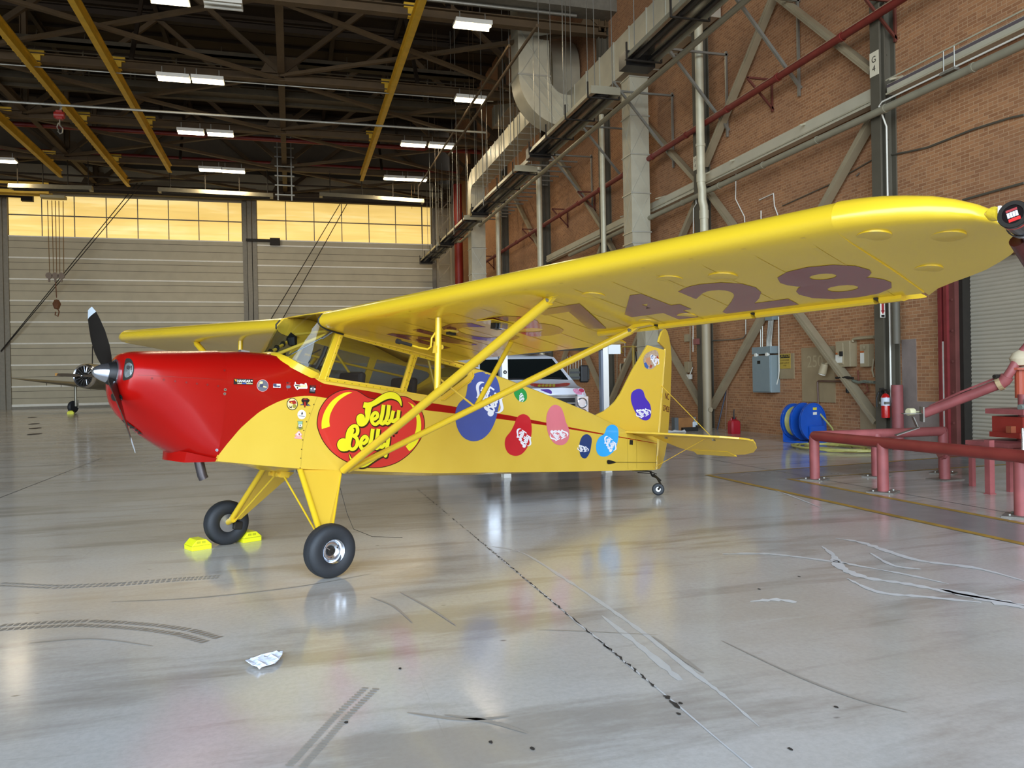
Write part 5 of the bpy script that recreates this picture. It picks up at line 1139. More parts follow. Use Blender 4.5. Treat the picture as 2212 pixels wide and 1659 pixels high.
# ---- wings
UP = [(0, 2.185), (.004, 2.205), (.02, 2.235), (.05, 2.262), (.1, 2.284), (.2, 2.305), (.35, 2.312), (.55, 2.298), (.8, 2.256), (1.05, 2.198), (1.22, 2.152), (1.4, 2.103), (1.6, 2.052)]
LO = [(.004, 2.165), (.02, 2.145), (.05, 2.13), (.1, 2.12), (.2, 2.11), (.35, 2.104), (.55, 2.098), (.8, 2.09), (1.05, 2.078), (1.22, 2.068), (1.4, 2.056), (1.6, 2.046)]
DI = .035
def up_z(x): return _interp(UP, x)
def lo_z(x): return _interp([(0, 2.185)] + LO, x)
def _interp(T, x):
    for (a, za), (b, zb) in zip(T, T[1:]):
        if x <= b: return za + (zb - za) * (x - a) / (b - a)
    return T[-1][1]
XS = [0, .004, .02, .05, .1, .2, .35, .55, .8, 1.05, 1.22]
def section(l, xle=0.0, xte=1.22, full=False, sc=1.0, dz=0.0):
    xs = XS + ([1.4, 1.6] if full else [])
    if full or (xle == 0 and xte == 1.22):
        upp = [(x, up_z(x)) for x in xs]; low = [(x, lo_z(x)) for x in xs[1:]]
    else:   # tip sections: whole aerofoil squeezed between xle and xte
        k = (xte - xle) / 1.6; cl = lambda x: 2.185 - .0875 * x
        q_ = lambda x, z: (xle + x * k, cl(xle + x * k) + (z - cl(x)) * sc)
        upp = [q_(x, up_z(x)) for x in [q * 1.6 / 1.22 for q in XS]]; low = [q_(x, lo_z(x)) for x in [q * 1.6 / 1.22 for q in XS[1:]]]
    return [(x, l, z + DI * l + dz) for x, z in upp] + [(x, l, z + DI * l + dz) for x, z in reversed(low)]
TIP = [(5.118, 0, 1.3, .98), (5.2, .012, 1.2, .95), (5.3, .035, 1.13, .9), (5.4, .07, 1.07, .82), (5.5, .12, 1.0, .74), (5.58, .18, .92, .62), (5.65, .25, .84, .48), (5.7, .33, .76, .34), (5.73, .42, .67, .2)]
for sd, wn_ in ((1, 'left'), (-1, 'right')):
    def W3(p): return Bv(p[0], p[1] * sd, p[2])
    c = MB()
    c.loft([[W3(p) for p in section(l, full=True)] for l in (.4, .8, 1.4, 2.0, 2.66)])
    c.loft([[W3(p) for p in section(l)] for l in (2.66, 3.2, 3.8, 4.4, 5.0, 5.12)])
    c.loft([[W3(p) for p in section(l, xle=a, xte=b, sc=s)] for l, a, b, s in TIP])
    wing = c.build('wing', M_YEL, AIR, smooth=True, autos=50)
    # fabric tapes / ribs on the underside
    c = MB()
    for k in range(1, 15):
        l = .4 + k * .325
        if l > 5.1: break
        xe = 1.58 if l < 2.6 else 1.2
        P = [(x, l, lo_z(x) + DI * l - .0012) for x in [.06 + (xe - .06) * q / 8 for q in range(9)]]
        c.loft([[W3((x, l_ - .012, z)), W3((x, l_ + .012, z))] for x, l_, z in P], closed=False, caps=False)
    c.build('rib_tape', M_YEL, wing, recalc=False)
    # aileron, raised on the left, lowered on the right
    ang = math.radians(-16 * sd); hx, hz = 1.27, 2.11
    c = MB(); A = [(1.185, 2.07), (1.2, 2.055), (1.23, 2.05), (1.3, 2.056), (1.45, 2.048), (1.6, 2.045), (1.6, 2.052), (1.4, 2.103), (1.25, 2.145), (1.2, 2.12)]
    def ar(x, z): return hx + (x - hx) * math.cos(ang) + (z - hz) * math.sin(ang), hz - (x - hx) * math.sin(ang) + (z - hz) * math.cos(ang)
    for l0, l1 in ((2.68, 3.24), (3.27, 4.03), (4.06, 4.84), (4.87, 5.0)):
        c.loft([[W3((ar(x, z)[0], l, ar(x, z)[1] + DI * l)) for x, z in A] for l in (l0, l1)])
    c.build('aileron', M_YEL, AIR, smooth=True, autos=30)
    c = MB()
    for l in (3.255, 4.045, 4.855): c.bb(W3((1.19, l - .012, 2.06 + DI * l)), W3((1.26, l + .012, 2.1 + DI * l)))
    c.build('aileron_hinge', M_BLACK, wing)
    # inspection plates
    TW_ = BVHTree.FromPolygons([v.co.copy() for v in wing.data.vertices], [tuple(p.vertices) for p in wing.data.polygons])
    for x, l, r, th in ((.2, 5.24, .08, .003), (.4, 5.5, .08, .004), (.84, 5.27, .07, .003), (.4, 4.3, .085, .006), (.36, 3.35, .08, .004), (.3, 4.0, .08, .002), (1.08, 3.6, .07, .003), (1.1, 3.25, .07, .002)):
        c = MB(); q0 = W3((x, l, 0)); hit = TW_.ray_cast(q0, Vector((0, 0, 1)))[0]; zz = hit.z if hit else lo_z(x) + DI * l
        c.lathe([(.01, 0), (.01, r), (-th * .6, r), (-th, r * .85), (-th, 0)], W3((x, l, zz)), (0, 0, 1), 24); c.build('inspection_cover', M_YEL, wing, smooth=True, autos=25)
        if sd < 0 and l > 4: break
    # lift struts
    low = (.42, .41, .865)
    for nm, top, r in (('front_strut', (.27, 3.03, 2.195), .036), ('rear_strut', (1.15, 3.06, 2.14), .028)):
        c = MB(); a = W3(low if nm[0] == 'f' else (.47, .41, .872)); b_ = W3(top); c.cyl(a, b_, r, 16, sq=.62 if False else 1.0)
        so = c.build('wing_strut', M_YEL, AIR, smooth=True)
        d = (b_ - a).normalized(); c = MB(); c.beam(b_ - d * .02, b_ + d * .06 + Vector((0, 0, .02)), .03, .05); c.beam(b_ + Vector((0, .03 * -sd, .03)), b_ + Vector((0, -.19 * sd, .0 + .045)), .05, .03); c.build('strut_fitting', M_YEL, so)
        c = MB(); c.cyl(b_ + Vector((-.03, 0, 0)), b_ + Vector((.03, 0, 0)), .014, 8); c.beam(a - d * .06, a + d * .02, .03, .03); c.build('fitting_bolt', M_ALU, so)
    fa, fb = Vector(low), Vector((.27, 3.03, 2.195)); ra, rb_ = Vector((.47, .41, .872)), Vector((1.15, 3.06, 2.14))
    J = fa.lerp(fb, .53); K = ra.lerp(rb_, .5)
    jt = (.28, 1.80, 2.17)
    c = MB(); c.cyl(W3(J), W3(jt), .026, 12); js = c.build('jury_strut', M_YEL, AIR, smooth=True)
    c = MB(); c.cyl(W3(K), W3((1.2, 1.69, 2.135)), .022, 12); c.build('jury_strut', M_YEL, AIR, smooth=True)
    c = MB(); c.cyl(W3(J + Vector((0, 0, .12))), W3(K), .009, 8); c.build('cross_tube', M_YEL2, AIR)
    if sd == 1:
        c = MB(); c.tube([W3((.285, 1.78, 2.06)), W3((.25, 1.775, 2.0)), W3((.25, 1.775, 1.93)), W3((.22, 1.775, 1.905)), W3((.13, 1.775, 1.905)), W3((0.02, 1.775, 1.915))], .008, 8); pt = c.build('pitot_tube', M_YEL, js, smooth=True)
        c = MB(); c.cyl(W3((.06, 1.775, 1.913)), W3((-.05, 1.775, 1.92)), .013, 10); c.cyl(W3((-.05, 1.775, 1.92)), W3((-.08, 1.775, 1.922)), .02, 12); c.build('pitot_head', M_DARK, js, smooth=True)
        c = MB(); c.box(W3((.3, 1.79, 1.93)), (.04, .05, .09)); c.lathe([(-.012, 0), (-.012, .02), (.012, .02), (.012, 0)], W3((.33, 1.8, 1.94)), (0, 1, 0), 10); c.build('pitot_clamp', M_YEL2, js)
        # registration under the left wing
        V, T = text2d('N', 1); 
        def wingtext(ch, l0, l1, x0, x1):
            V, T = text2d(ch, 1.0, .036); xs = [v[0] for v in V]; ys = [v[1] for v in V]; b = MB(); vs = []
            for x, y in V:
                u = (x - min(xs)) / (max(xs) - min(xs)); v = (y - min(ys)) / (max(ys) - min(ys))
                l = l0 + (l1 - l0) * u; X = x1 + (x0 - x1) * v; vs.append(b.bm.verts.new(Bv(X, l, lo_z(X) + DI * l - .0022)))
            for t in T: b.face([vs[i] for i in t])
            o = b.build('registration_letter', M_MAROON, wing, recalc=False); o['label'] = 'maroon registration character %s under the left wing' % ch
        for ch, l0, l1 in (('N', .8, 1.3), ('C', 1.4, 1.92), ('3', 2.03, 2.5), ('7', 2.66, 3.13), ('4', 3.22, 3.73), ('2', 3.88, 4.4), ('8', 4.5, 5.04)):
            wingtext(ch, l0, l1, .47, 1.14)
        # small camera pod and vent under the wing
        c = MB(); p = W3((.62, 2.12, lo_z(.62) + DI * 2.12)); c.box(p + Vector((0, 0, -.004)), (.26, .2, .006)); cp = c.build('camera_plate', M_YEL, wing); c = MB(); c.box(p + Vector((0, 0, -.03)), (.07, .06, .045)); c.build('small_camera', M_BLACK, wing); c = MB(); c.box(p + Vector((.02, -.06, -.03)), (.06, .04, .045)); c.build('camera_side', M_CHROME, wing)
        c = MB(); p = W3((.66, 1.5, lo_z(.66) + DI * 1.5)); c.lathe([(0, 0), (0, .07), (-.01, .05), (-.02, 0)], p, (0, 0, 1), 14); c.build('vent_ring', M_YEL, wing); c = MB(); c.box(p + Vector((0, 0, -.02)), (.07, .05, .03)); c.build('vent_slot', M_BLACK, wing)
        # wing tip smoke canister, cut by the right edge
        e0 = on_x(2158, 462, .2); tipc = on_x(2183, 466, .05)
        c = MB(); pz_ = on_x(2150, 462, .2); c.tube([on_x(2132, 462, .24), on_x(2146, 462, .2), on_x(2160, 463, .18)], [.012, .032, .026], 12); c.build('tape_wrap', mat('wrinkled_yellow_tape', (250, 216, 60), .3, 0, .05, 8, .5, 30), wing, smooth=True)
        ca = on_x(2188, 463, .02); cb_2 = on_x(2262, 520, .42); dn = (cb_2 - ca).normalized()
        c = MB(); c.cyl(ca, cb_2, .058, 28); cn = c.build('smoke_canister', mat('canister_black', (36, 30, 30), .15, .2, .1, 10, coat=.5), AIR, smooth=True, autos=40)
        cn['label'] = 'black canister clamped to the wing tip, with red and white print'
        c = MB(); c.lathe([(.0, .0585), (.012, .0585)], ca + dn * .012, dn, 28); c.build('red_band', mat('band_red', (178, 58, 50), .3), cn, recalc=True)
        c = MB(); c.lathe([(0, .04), (0, .056), (-.003, .056), (-.003, .04)], ca, dn, 28); c.build('end_rim', M_DARK, cn)
        fx_ = dn.cross(Vector((0, 0, 1))).normalized(); 
        o_, dd2 = ray_b(2188, 463); fx_ = (on_x(2200, 459, .02) - on_x(2180, 466, .02)); fx_ = (fx_ - dn * fx_.dot(dn)).normalized(); fy_ = fx_.cross(dn).normalized()
        if (BM @ fy_).z < 0: fy_ = -fy_
        def bar(y0, y1, x0, x1, m, nm):
            b = MB(); b.poly([ca - dn * .002 + fx_ * x + fy_ * y for x, y in ((x0, y0), (x1, y0), (x1, y1), (x0, y1))]); return b.build(nm, m, cn, recalc=False)
        bar(.014, .024, -.022, .02, mat('print_red_dim', (170, 60, 62), .4), 'red_print'); bar(-.03, -.016, -.02, .024, mat('print_red', (226, 48, 44), .4), 'red_print')
        for k, s in enumerate(('HOT',)):
            pass
        for k in range(4): bar(-.012, .011, -.021 + k * .0105, -.012 + k * .0105, mat('print_white', (236, 230, 232), .4), 'white_print')
        c = MB(); c.lathe([(.0, .06), (.0, .066), (.016, .066), (.016, .06)], ca + dn * .11, dn, 28, closed=True); c.cyl(ca + dn * .11 + fx_ * -.06, ca + dn * .11 + fx_ * -.06 + fy_ * .05, .008, 8); c.build('hose_clamp', M_CHROME, cn, smooth=True)
        c = MB(); c.cyl(on_x(2196, 520, .25), on_x(2240, 590, .5), .03, 14); c.build('lower_tube', mat('maroon_tube', (86, 36, 32), .25, .3, .1), cn, smooth=True)
        c = MB(); c.box(on_x(2160, 463, .16), (.02, .012, .07)); c.build('white_plate', M_WCOND, cn)

# centre roof section between the wings
c = MB()
prof = [(x, up_z(x)) for x in (.1, .2, .35, .55, .8, 1.05, 1.22, 1.4, 1.6)] + [(1.8, 2.055), (2.0, 2.05)]
c.loft([[Bv(x, l, z + .014 - .0) for l in (-(.402 if x < 1.61 else .34), -.2, 0, .2, (.402 if x < 1.61 else .34))] for x, z in prof], closed=False, caps=False)
c.build('cabin_roof', M_YEL2, AIR, recalc=False, smooth=True, solid=.012)
for sd in (1, -1):   # inner root ribs
    c = MB(); pts = [Bv(x, .395 * sd, up_z(x) + .005) for x in XS + [1.4, 1.6]] + [Bv(x, .395 * sd, lo_z(x)) for x in reversed(XS[1:] + [1.4, 1.6])]
    c.prism(pts, (0, .006 * sd, 0)); c.build('root_rib', M_YEL2, AIR)
    c = MB(); P = [Bv(.03, .404 * sd, 2.258), Bv(-.006, .404 * sd, 2.21), Bv(-.002, .404 * sd, 2.175), Bv(.03, .404 * sd, 2.147), Bv(.1, .404 * sd, 2.125), Bv(.27, .404 * sd, 2.112)]
    c.tube(P, .008, 8); c.build('rubber_edge', M_BLACK, AIR, smooth=True)

# ---- fuselage hull
def wf(x): return .37 if x < 1.5 else max(.022, .37 - (x - 1.5) * (.345 / 4.25))
ST = [  # x, z bottom, z side top, z centre top, exponent
    (-.758, .874, 1.49, 1.809, 2.2), (-.55, .868, 1.52, 1.842, 2.2), (-.35, .862, 1.56, 1.862, 2.2), (-.2, .858, 1.60, 1.876, 2.3), (-.05, .855, 1.64, 1.845, 2.6), (.1, .856, 1.665, 1.80, 3),
    (.16, .857, 1.69, 1.695, 4), (.45, .862, 1.69, 1.692, 4), (1.0, .875, 1.685, 1.688, 4), (1.3, .884, 1.66, 1.663, 4), (1.5, .89, 1.665, 1.667, 4), (1.6, .894, 1.72, 1.722, 4), (1.9, .912, 1.9, 1.902, 4), (1.95, .915, 1.99, 2.0, 4)]
ST2 = [(1.95, .915, 2.012, 2.066, 2.2), (2.05, .92, 2.02, 2.07, 2.2), (2.5, .943, 1.975, 2.02, 2.2), (3.0, .97, 1.915, 1.957, 2.2), (3.4, .99, 1.863, 1.902, 2.2), (3.9, 1.018, 1.795, 1.83, 2.2), (4.3, 1.043, 1.73, 1.762, 2.2), (4.7, 1.066, 1.655, 1.685, 2.2), (5.1, 1.088, 1.575, 1.6, 2.2), (5.5, 1.11, 1.54, 1.555, 2.2), (5.74, 1.125, 1.525, 1.535, 2.2)]
def hull_ring(x, zb, zs, zc, e, belly=.05):
    w = wf(x); P = []
    bl = belly if x < 2 else belly * max(0.1, 1 - (x - 2) / 2.5)
    if x < -.3: bl = .02
    for q in (0, .25, .5, .75): P.append((w * (1 - q) * 1.0 if q else w, zb - bl * (1 - (1 - q) ** 2)))
    P = P[::-1]; P = [(0, zb - bl)] + P          # centre bottom to side
    P += [(w, zb + (zs - zb) * k / 4) for k in (1, 2, 3)] + [(w, zs)]
    for k in range(1, 7):
        t = PI / 2 * k / 6; P.append((w * max(0, math.cos(t)) ** (2 / e), zs + (zc - zs) * math.sin(t) ** (2 / e)))
    full = [Bv(x, l, z) for l, z in P] + [Bv(x, -l, z) for l, z in P[-2:0:-1]]
    return full
# paint: red sweep and stripe by height against the body's length
m, nt, b, N, L = node_mat('fuselage_paint')
oc = N.new('ShaderNodeTexCoord').outputs['Object']; sp = N.new('ShaderNodeSeparateXYZ'); L.new(oc, sp.inputs[0])
def curve(pts, x0, x1, z0, z1):
    fc = N.new('ShaderNodeFloatCurve'); mr_ = N.new('ShaderNodeMapRange'); mr_.inputs[1].default_value = x0; mr_.inputs[2].default_value = x1
    L.new(sp.outputs[0], mr_.inputs[0]); L.new(mr_.outputs[0], fc.inputs['Value']); cv = fc.mapping.curves[0]
    P = [((x - x0) / (x1 - x0), (z - z0) / (z1 - z0)) for x, z in pts]
    cv.points[0].location = P[0]; cv.points[1].location = P[-1]
    for p in P[1:-1]: cv.points.new(*p)
    for p in cv.points: p.handle_type = 'VECTOR'
    fc.mapping.update(); mo_ = N.new('ShaderNodeMapRange'); mo_.inputs[3].default_value = z0; mo_.inputs[4].default_value = z1; L.new(fc.outputs[0], mo_.inputs[0]); return mo_.outputs[0]
low = curve([(-.8, .84), (-.766, .915), (-.70, 1.018), (-.6, 1.16), (-.52, 1.245), (-.448, 1.316), (-.37, 1.372), (-.288, 1.421), (-.2, 1.462), (-.118, 1.486), (-.05, 1.502), (.03, 1.512), (.16, 1.51), (1.2, 1.516), (2.566, 1.535), (3.4, 1.535), (5.5, 1.502), (5.9, 1.497)], -.8, 5.9, .8, 2.2)
hi = curve([(-.8, 2.2), (-.24, 2.2), (-.2, 1.86), (-.1, 1.775), (0, 1.70), (.08, 1.655), (.143, 1.637), (.65, 1.627), (1.2, 1.6), (2.566, 1.59), (3.4, 1.564), (4.4, 1.535), (5.5, 1.511), (5.9, 1.503)], -.8, 5.9, .8, 2.2)
msk = math_(N, L, 'MULTIPLY', math_(N, L, 'GREATER_THAN', sp.outputs[2], low), math_(N, L, 'LESS_THAN', sp.outputs[2], hi))
nz = noise(N, L, oc, 2, 4)
yel = ramp(N, L, nz, [(.3, s2l((212, 176, 62))), (.7, s2l((219, 184, 70)))])
L.new(mix(N, L, msk, yel, s2l((156, 14, 9))), b.inputs['Base Color']); b.inputs['Roughness'].default_value = .2; b.inputs['Coat Weight'].default_value = .15; b.inputs['Coat Roughness'].default_value = .08; b.inputs['Specular IOR Level'].default_value = .3
M_FUSE = m
c = MB(); c.loft([hull_ring(*s) for s in ST]); c.loft([hull_ring(*s) for s in ST2])
FUS = c.build('fuselage', M_FUSE, AIR, smooth=True, autos=32)
# windows: turtle deck side cut + cabin frame pieces
w1 = [(.285, 2.10), (1.079, 2.047), (.997, 1.70), (.18, 1.70)]
w2 = [(1.158, 2.04), (1.748, 2.005), (1.83, 1.995), (1.868, 1.975), (1.862, 1.945), (1.80, 1.895), (1.514, 1.685), (1.47, 1.672), (1.328, 1.672), (1.06, 1.675)]
# the rear window is cut right through the deck: solid dark lining behind a flush pane gives it depth
for sd in (1, -1):
    ly = .374 * sd
    out = [(.08, 1.71), (.215, 2.14), (.9, 2.1), (1.5, 2.09), (1.56, 2.06), (1.53, 1.69), (.9, 1.68), (.12, 1.685)]
    outer = [(.085, 1.66), (.20, 2.125), (.6, 2.11), (1.2, 2.085), (1.6, 2.06), (1.9, 2.035), (1.955, 2.02), (1.95, 1.93), (1.9, 1.87), (1.56, 1.65), (1.0, 1.655)]
    V, T = fill2d([outer, w1, w2]); c = MB()
    A = [c.bm.verts.new(Bv(x, (min(wf(x), .37) + .004) * sd, z)) for x, z in V]; B_ = [c.bm.verts.new(Bv(x, (wf(x) - .02) * sd, z)) for x, z in V]
    for t in T: c.face([A[i] for i in t]); c.face([B_[i] for i in reversed(t)])
    for loop in (outer, w1, w2):
        n = len(loop); idx = [min(range(len(V)), key=lambda i: (V[i][0] - p[0]) ** 2 + (V[i][1] - p[1]) ** 2) for p in loop]
        for i in range(n): c.face([A[idx[i]], A[idx[(i + 1) % n]], B_[idx[(i + 1) % n]], B_[idx[i]]])
    fr2 = c.build('cabin_frame', M_YEL2, AIR)
    for k, wd in enumerate((w1, w2)):
        V, T = fill2d([wd]); c = MB(); vs = [c.bm.verts.new(Bv(x, (wf(x) - .006) * sd, z)) for x, z in V]
        for t in T: c.face([vs[i] for i in t])
        c.build('side_window', M_GLASS, AIR, recalc=False)
    c = MB()      # raised door frame strips and screws
    E1 = [((.265, 2.115), (.15, 1.67)), ((.15, 1.675), (1.02, 1.672)), ((.27, 2.115), (1.09, 2.062)), ((1.105, 2.055), (1.02, 1.675)), ((1.135, 2.055), (1.045, 1.66)), ((1.135, 2.052), (1.76, 2.018))]
    for p, q in E1: c.beam(Bv(p[0], .378 * sd, p[1]), Bv(q[0], .378 * sd, q[1]), .022, .008, (0, 1, 0))
    c.build('door_edge', M_YEL, AIR, bevel=.002)
    c = MB()
    for p, q in E1:
        n = int(math.hypot(q[0] - p[0], q[1] - p[1]) / .075)
        for i in range(n): t = (i + .5) / n; c.lathe([(0, 0), (0, .004), (-.003, .004), (-.004, 0)], Bv(p[0] + (q[0] - p[0]) * t, (.384) * sd, p[1] + (q[1] - p[1]) * t), (0, sd, 0), 6)
    c.build('screw_row', M_SCREW, AIR)
    c = MB(); c.tube([Bv(1.92, .352 * sd, 1.99), Bv(1.94, .352 * sd, 1.955), Bv(1.9, .352 * sd, 1.905), Bv(1.55, .378 * sd, 1.652), Bv(1.5, .378 * sd, 1.64)], .006, 6); c.build('window_moulding', M_YEL, AIR, smooth=True)
# hollow of the cabin: floor, dark lining bulkhead, far wall hidden by real openings on both sides
c = MB(); c.bb(Bv(1.53, -.34, 1.69), Bv(1.55, .34, 2.06)); 
c = MB(); c.bb(Bv(.1, -.33, 1.6), Bv(.16, .33, 1.8)); c.bb(Bv(-.1, -.3, 1.72), Bv(.12, .3, 1.8)); c.build('instrument_panel', M_BLACK, AIR)
c = MB(); c.loft([[Bv(1.925 + k, l, z) for l, z in ((-.32, 1.9), (.32, 1.9), (.32, 2.0), (.15, 2.05), (-.15, 2.05), (-.32, 2.0))] for k in (-.002, 0)]); c.build('rear_bulkhead', mat('olive_fabric_lining', (138, 120, 44), .7, 0, .1), AIR)
# cabin tubing
c = MB()
for sd in (1, -1):
    c.cyl(Bv(.12, .33 * sd, 1.7), Bv(.28, .3 * sd, 2.1), .014, 8); c.cyl(Bv(-.22, .1 * sd, 1.86), Bv(.2, .34 * sd, 2.13), .016, 10)
c.cyl(Bv(.95, -.3, 1.7), Bv(.6, -.3, 2.05), .013, 8); c.cyl(Bv(.12, -.35, 2.12), Bv(.12, .35, 2.12), .014, 8); c.cyl(Bv(1.35, .3, 2.04), Bv(1.5, .3, 1.7), .013, 8); c.cyl(Bv(.3, -.33, 1.96), Bv(1.5, -.33, 1.9), .012, 8)
c.build('cabin_tube', M_YEL2, AIR, smooth=True)
c = MB(); c.bb(Bv(.62, -.2, 1.5), Bv(.7, .2, 1.82)); c.bb(Bv(1.25, -.2, 1.5), Bv(1.33, .2, 1.85)); c.build('seat_back', mat('dark_seat', (46, 44, 46), .8), AIR, bevel=.03)
c = MB(); c.lathe([(0, 0), (.05, .05), (.12, .04), (.14, 0)], Bv(-.06, .02, 2.1), (.3, 0, -1), 10); c.lathe([(0, 0), (.01, .045), (.05, .045), (.06, 0)], Bv(-.1, -.05, 1.86), (0, 0, 1), 12); c.build('compass', M_BLACK, AIR)
c = MB()
for k in range(5): c.lathe([(-.02, 0), (-.02, .026), (.02, .026), (.02, 0)], Bv(-.17 + k * .085, -.12 - k * .055, 1.9 + k * .055), (.28, .55, .27), 10)
c.build('tube_clip', M_BLACK, AIR)
c = MB(); c.cyl(Bv(-.14, .18, 1.86), Bv(.19, .36, 2.13), .007, 8); c.cyl(Bv(.1, .32, 2.05), Bv(.17, .355, 2.12), .013, 8); c.build('camera_stick', M_CHROME, AIR, smooth=True)
c = MB(); c.tube([Bv(.08, .3, 1.76), Bv(.12, .34, 1.9), Bv(.14, .34, 1.98)], .02, 8); c.tube([Bv(.1, .32, 1.95), Bv(.05, .25, 1.9), Bv(.03, .24, 1.8)], .006, 6); c.build('headset_cable', M_BLACK, AIR, smooth=True)
# ---- windshield: wraps from root to root
Gp = []
base = [(.083, .376, 1.716), (-.01, .37, 1.745), (-.10, .345, 1.78), (-.19, .27, 1.83), (-.235, .15, 1.868), (-.245, 0, 1.88)]
top_ = [(.2, .385, 2.125), (.1, .395, 2.128), (.03, .398, 2.148), (-.002, .398, 2.185), (.02, .3, 2.262), (.1, .0, 2.30)]
side = [Bv(*p) for p in base] + [Bv(p[0], -p[1], p[2]) for p in base[-2::-1]]; sidet = [Bv(*p) for p in top_] + [Bv(p[0], -p[1], p[2]) for p in top_[-2::-1]]
c = MB(); rings = []
for k in range(5):
    f = k / 4; rings.append([a.lerp(b_, f) for a, b_ in zip(side, sidet)])
c.loft(rings, closed=False, caps=False); c.build('windshield', M_GLASS, AIR, recalc=False, smooth=True, autos=60)
c = MB(); tr = [(v + Vector((0, 0, -.004))) for v in side]
c.loft([[v + Vector((-.012, (.012 if v.y > .1 else -.012 if v.y < -.1 else 0), .008)), v + Vector((0, 0, .012)), v + Vector((0, 0, -.03)), v + Vector((-.075, 0, -.012 - .03 * min(1, abs(v.y) * 3)))] for v in tr]); c.build('windshield_trim', M_YEL, AIR, smooth=True)
for sd in (1, -1):
    c = MB(); c.loft([[Bv(.2 + dx, .376 * sd, 2.13), Bv(.215 + dx + .03, .376 * sd, 2.13), Bv(.215 + dx + .03, .36 * sd, 2.13), Bv(.2 + dx, .36 * sd, 2.13)] for dx in (0,)] + [[Bv(.077, .38 * sd, 1.67), Bv(.145, .38 * sd, 1.67), Bv(.145, .36 * sd, 1.67), Bv(.077, .36 * sd, 1.67)]]); c.build('windshield_post', M_YEL, AIR, bevel=.003)
c = MB(); c.tube([Bv(-.245, 0, 1.88), Bv(-.1, -.0, 2.13)], .001, 4)
# ---- cowling
def cowl_ring(x, w, zb, zt, eu, el, zm=None):
    zm = zm if zm is not None else zb + (zt - zb) * .62; P = []
    for k in range(40):
        t = 2 * PI * k / 40; cs, sn = math.cos(t), math.sin(t); e = eu if sn >= 0 else el
        l = w * math.copysign(abs(cs) ** (2 / e), cs); z = zm + ((zt - zm) if sn >= 0 else (zm - zb)) * math.copysign(abs(sn) ** (2 / e), sn)
        P.append(Bv(x, l, z))
    return P
CW = [(-1.522, .10, 1.42, 1.56, 2, 2, 1.5), (-1.52, .2, 1.33, 1.625, 2.1, 2.1, 1.5), (-1.512, .255, 1.27, 1.655, 2.2, 2.0, 1.5), (-1.495, .292, 1.225, 1.675, 2.3, 1.9, 1.5), (-1.46, .318, 1.175, 1.692, 2.3, 1.8, 1.5), (-1.4, .336, 1.12, 1.708, 2.3, 1.75, 1.5),
      (-1.28, .352, 1.035, 1.73, 2.3, 1.8, 1.5), (-1.15, .362, .965, 1.75, 2.3, 2.1, 1.5), (-1.03, .367, .905, 1.768, 2.3, 2.6, 1.5), (-.9, .3705, .875, 1.79, 2.3, 4.2, 1.48), (-.755, .372, .868, 1.815, 2.25, 8, 1.46)]
c = MB(); c.loft([cowl_ring(*s) for s in CW])
COWL = c.build('cowling', M_RED, AIR, smooth=True, autos=60)
c = MB(); c.loft([[Bv(x, l, z) for l, z in ((-w_, z0), (w_, z0), (w_ * .92, z1), (-w_ * .92, z1))] for x, w_, z0, z1 in ((-1.03, .12, .93, .845), (-.98, .26, .93, .842), (-.8, .33, .9, .862), (-.76, .35, .9, .868))]); c.build('chin_lip', M_RED, COWL, smooth=True, autos=30)
c = MB(); c.tube([Bv(-.83, .16, .86), Bv(-.79, .17, .74), Bv(-.775, .172, .715)], .04, 14, caps=False); c.tube([Bv(-.83, .16, .86), Bv(-.79, .17, .74), Bv(-.775, .172, .715)], .033, 14, caps=False); c.build('exhaust_pipe', mat('sooty_steel', (84, 78, 78), .35, .7, .3, 8), AIR, smooth=True, recalc=False)
# ---- surface decals: outlines measured in the photo, laid on the body's own surface
def bvh(o):
    me = o.data; return BVHTree.FromPolygons([v.co.copy() for v in me.vertices], [tuple(p.vertices) for p in me.polygons])
def lay(name, loops, m, tree, eps=.0025, parent=None, grid=8, tris=None, label=None):
    """loops in photo pixels; each vertex goes where its measuring ray meets the airplane's surface"""
    V, T = fill2d(loops, grid) if tris is None else (loops, tris)
    b = MB(); vs = []
    for px, py in V:
        o_, d_ = ray_b(px, py); hit, nrm, _, _ = tree.ray_cast(o_, d_.normalized())
        if hit is None: vs.append(None); continue
        if nrm.dot(d_) > 0: nrm = -nrm
        vs.append(b.bm.verts.new(hit + nrm * eps))
    for t in T:
        q = [vs[i] for i in t]
        if None not in q and len(set(q)) == len(q) and max((q[i].co - q[i - 1].co).length for i in range(len(q))) < .5: b.face(q)
    o = b.build(name, m, parent or AIR, recalc=False, smooth=False)
    if label: o['label'] = label
    return o
TC, TF = bvh(COWL), bvh(FUS)
def Pc(pts, x0, y0, s): return [(x0 + x / s, y0 + y / s) for x, y in pts]
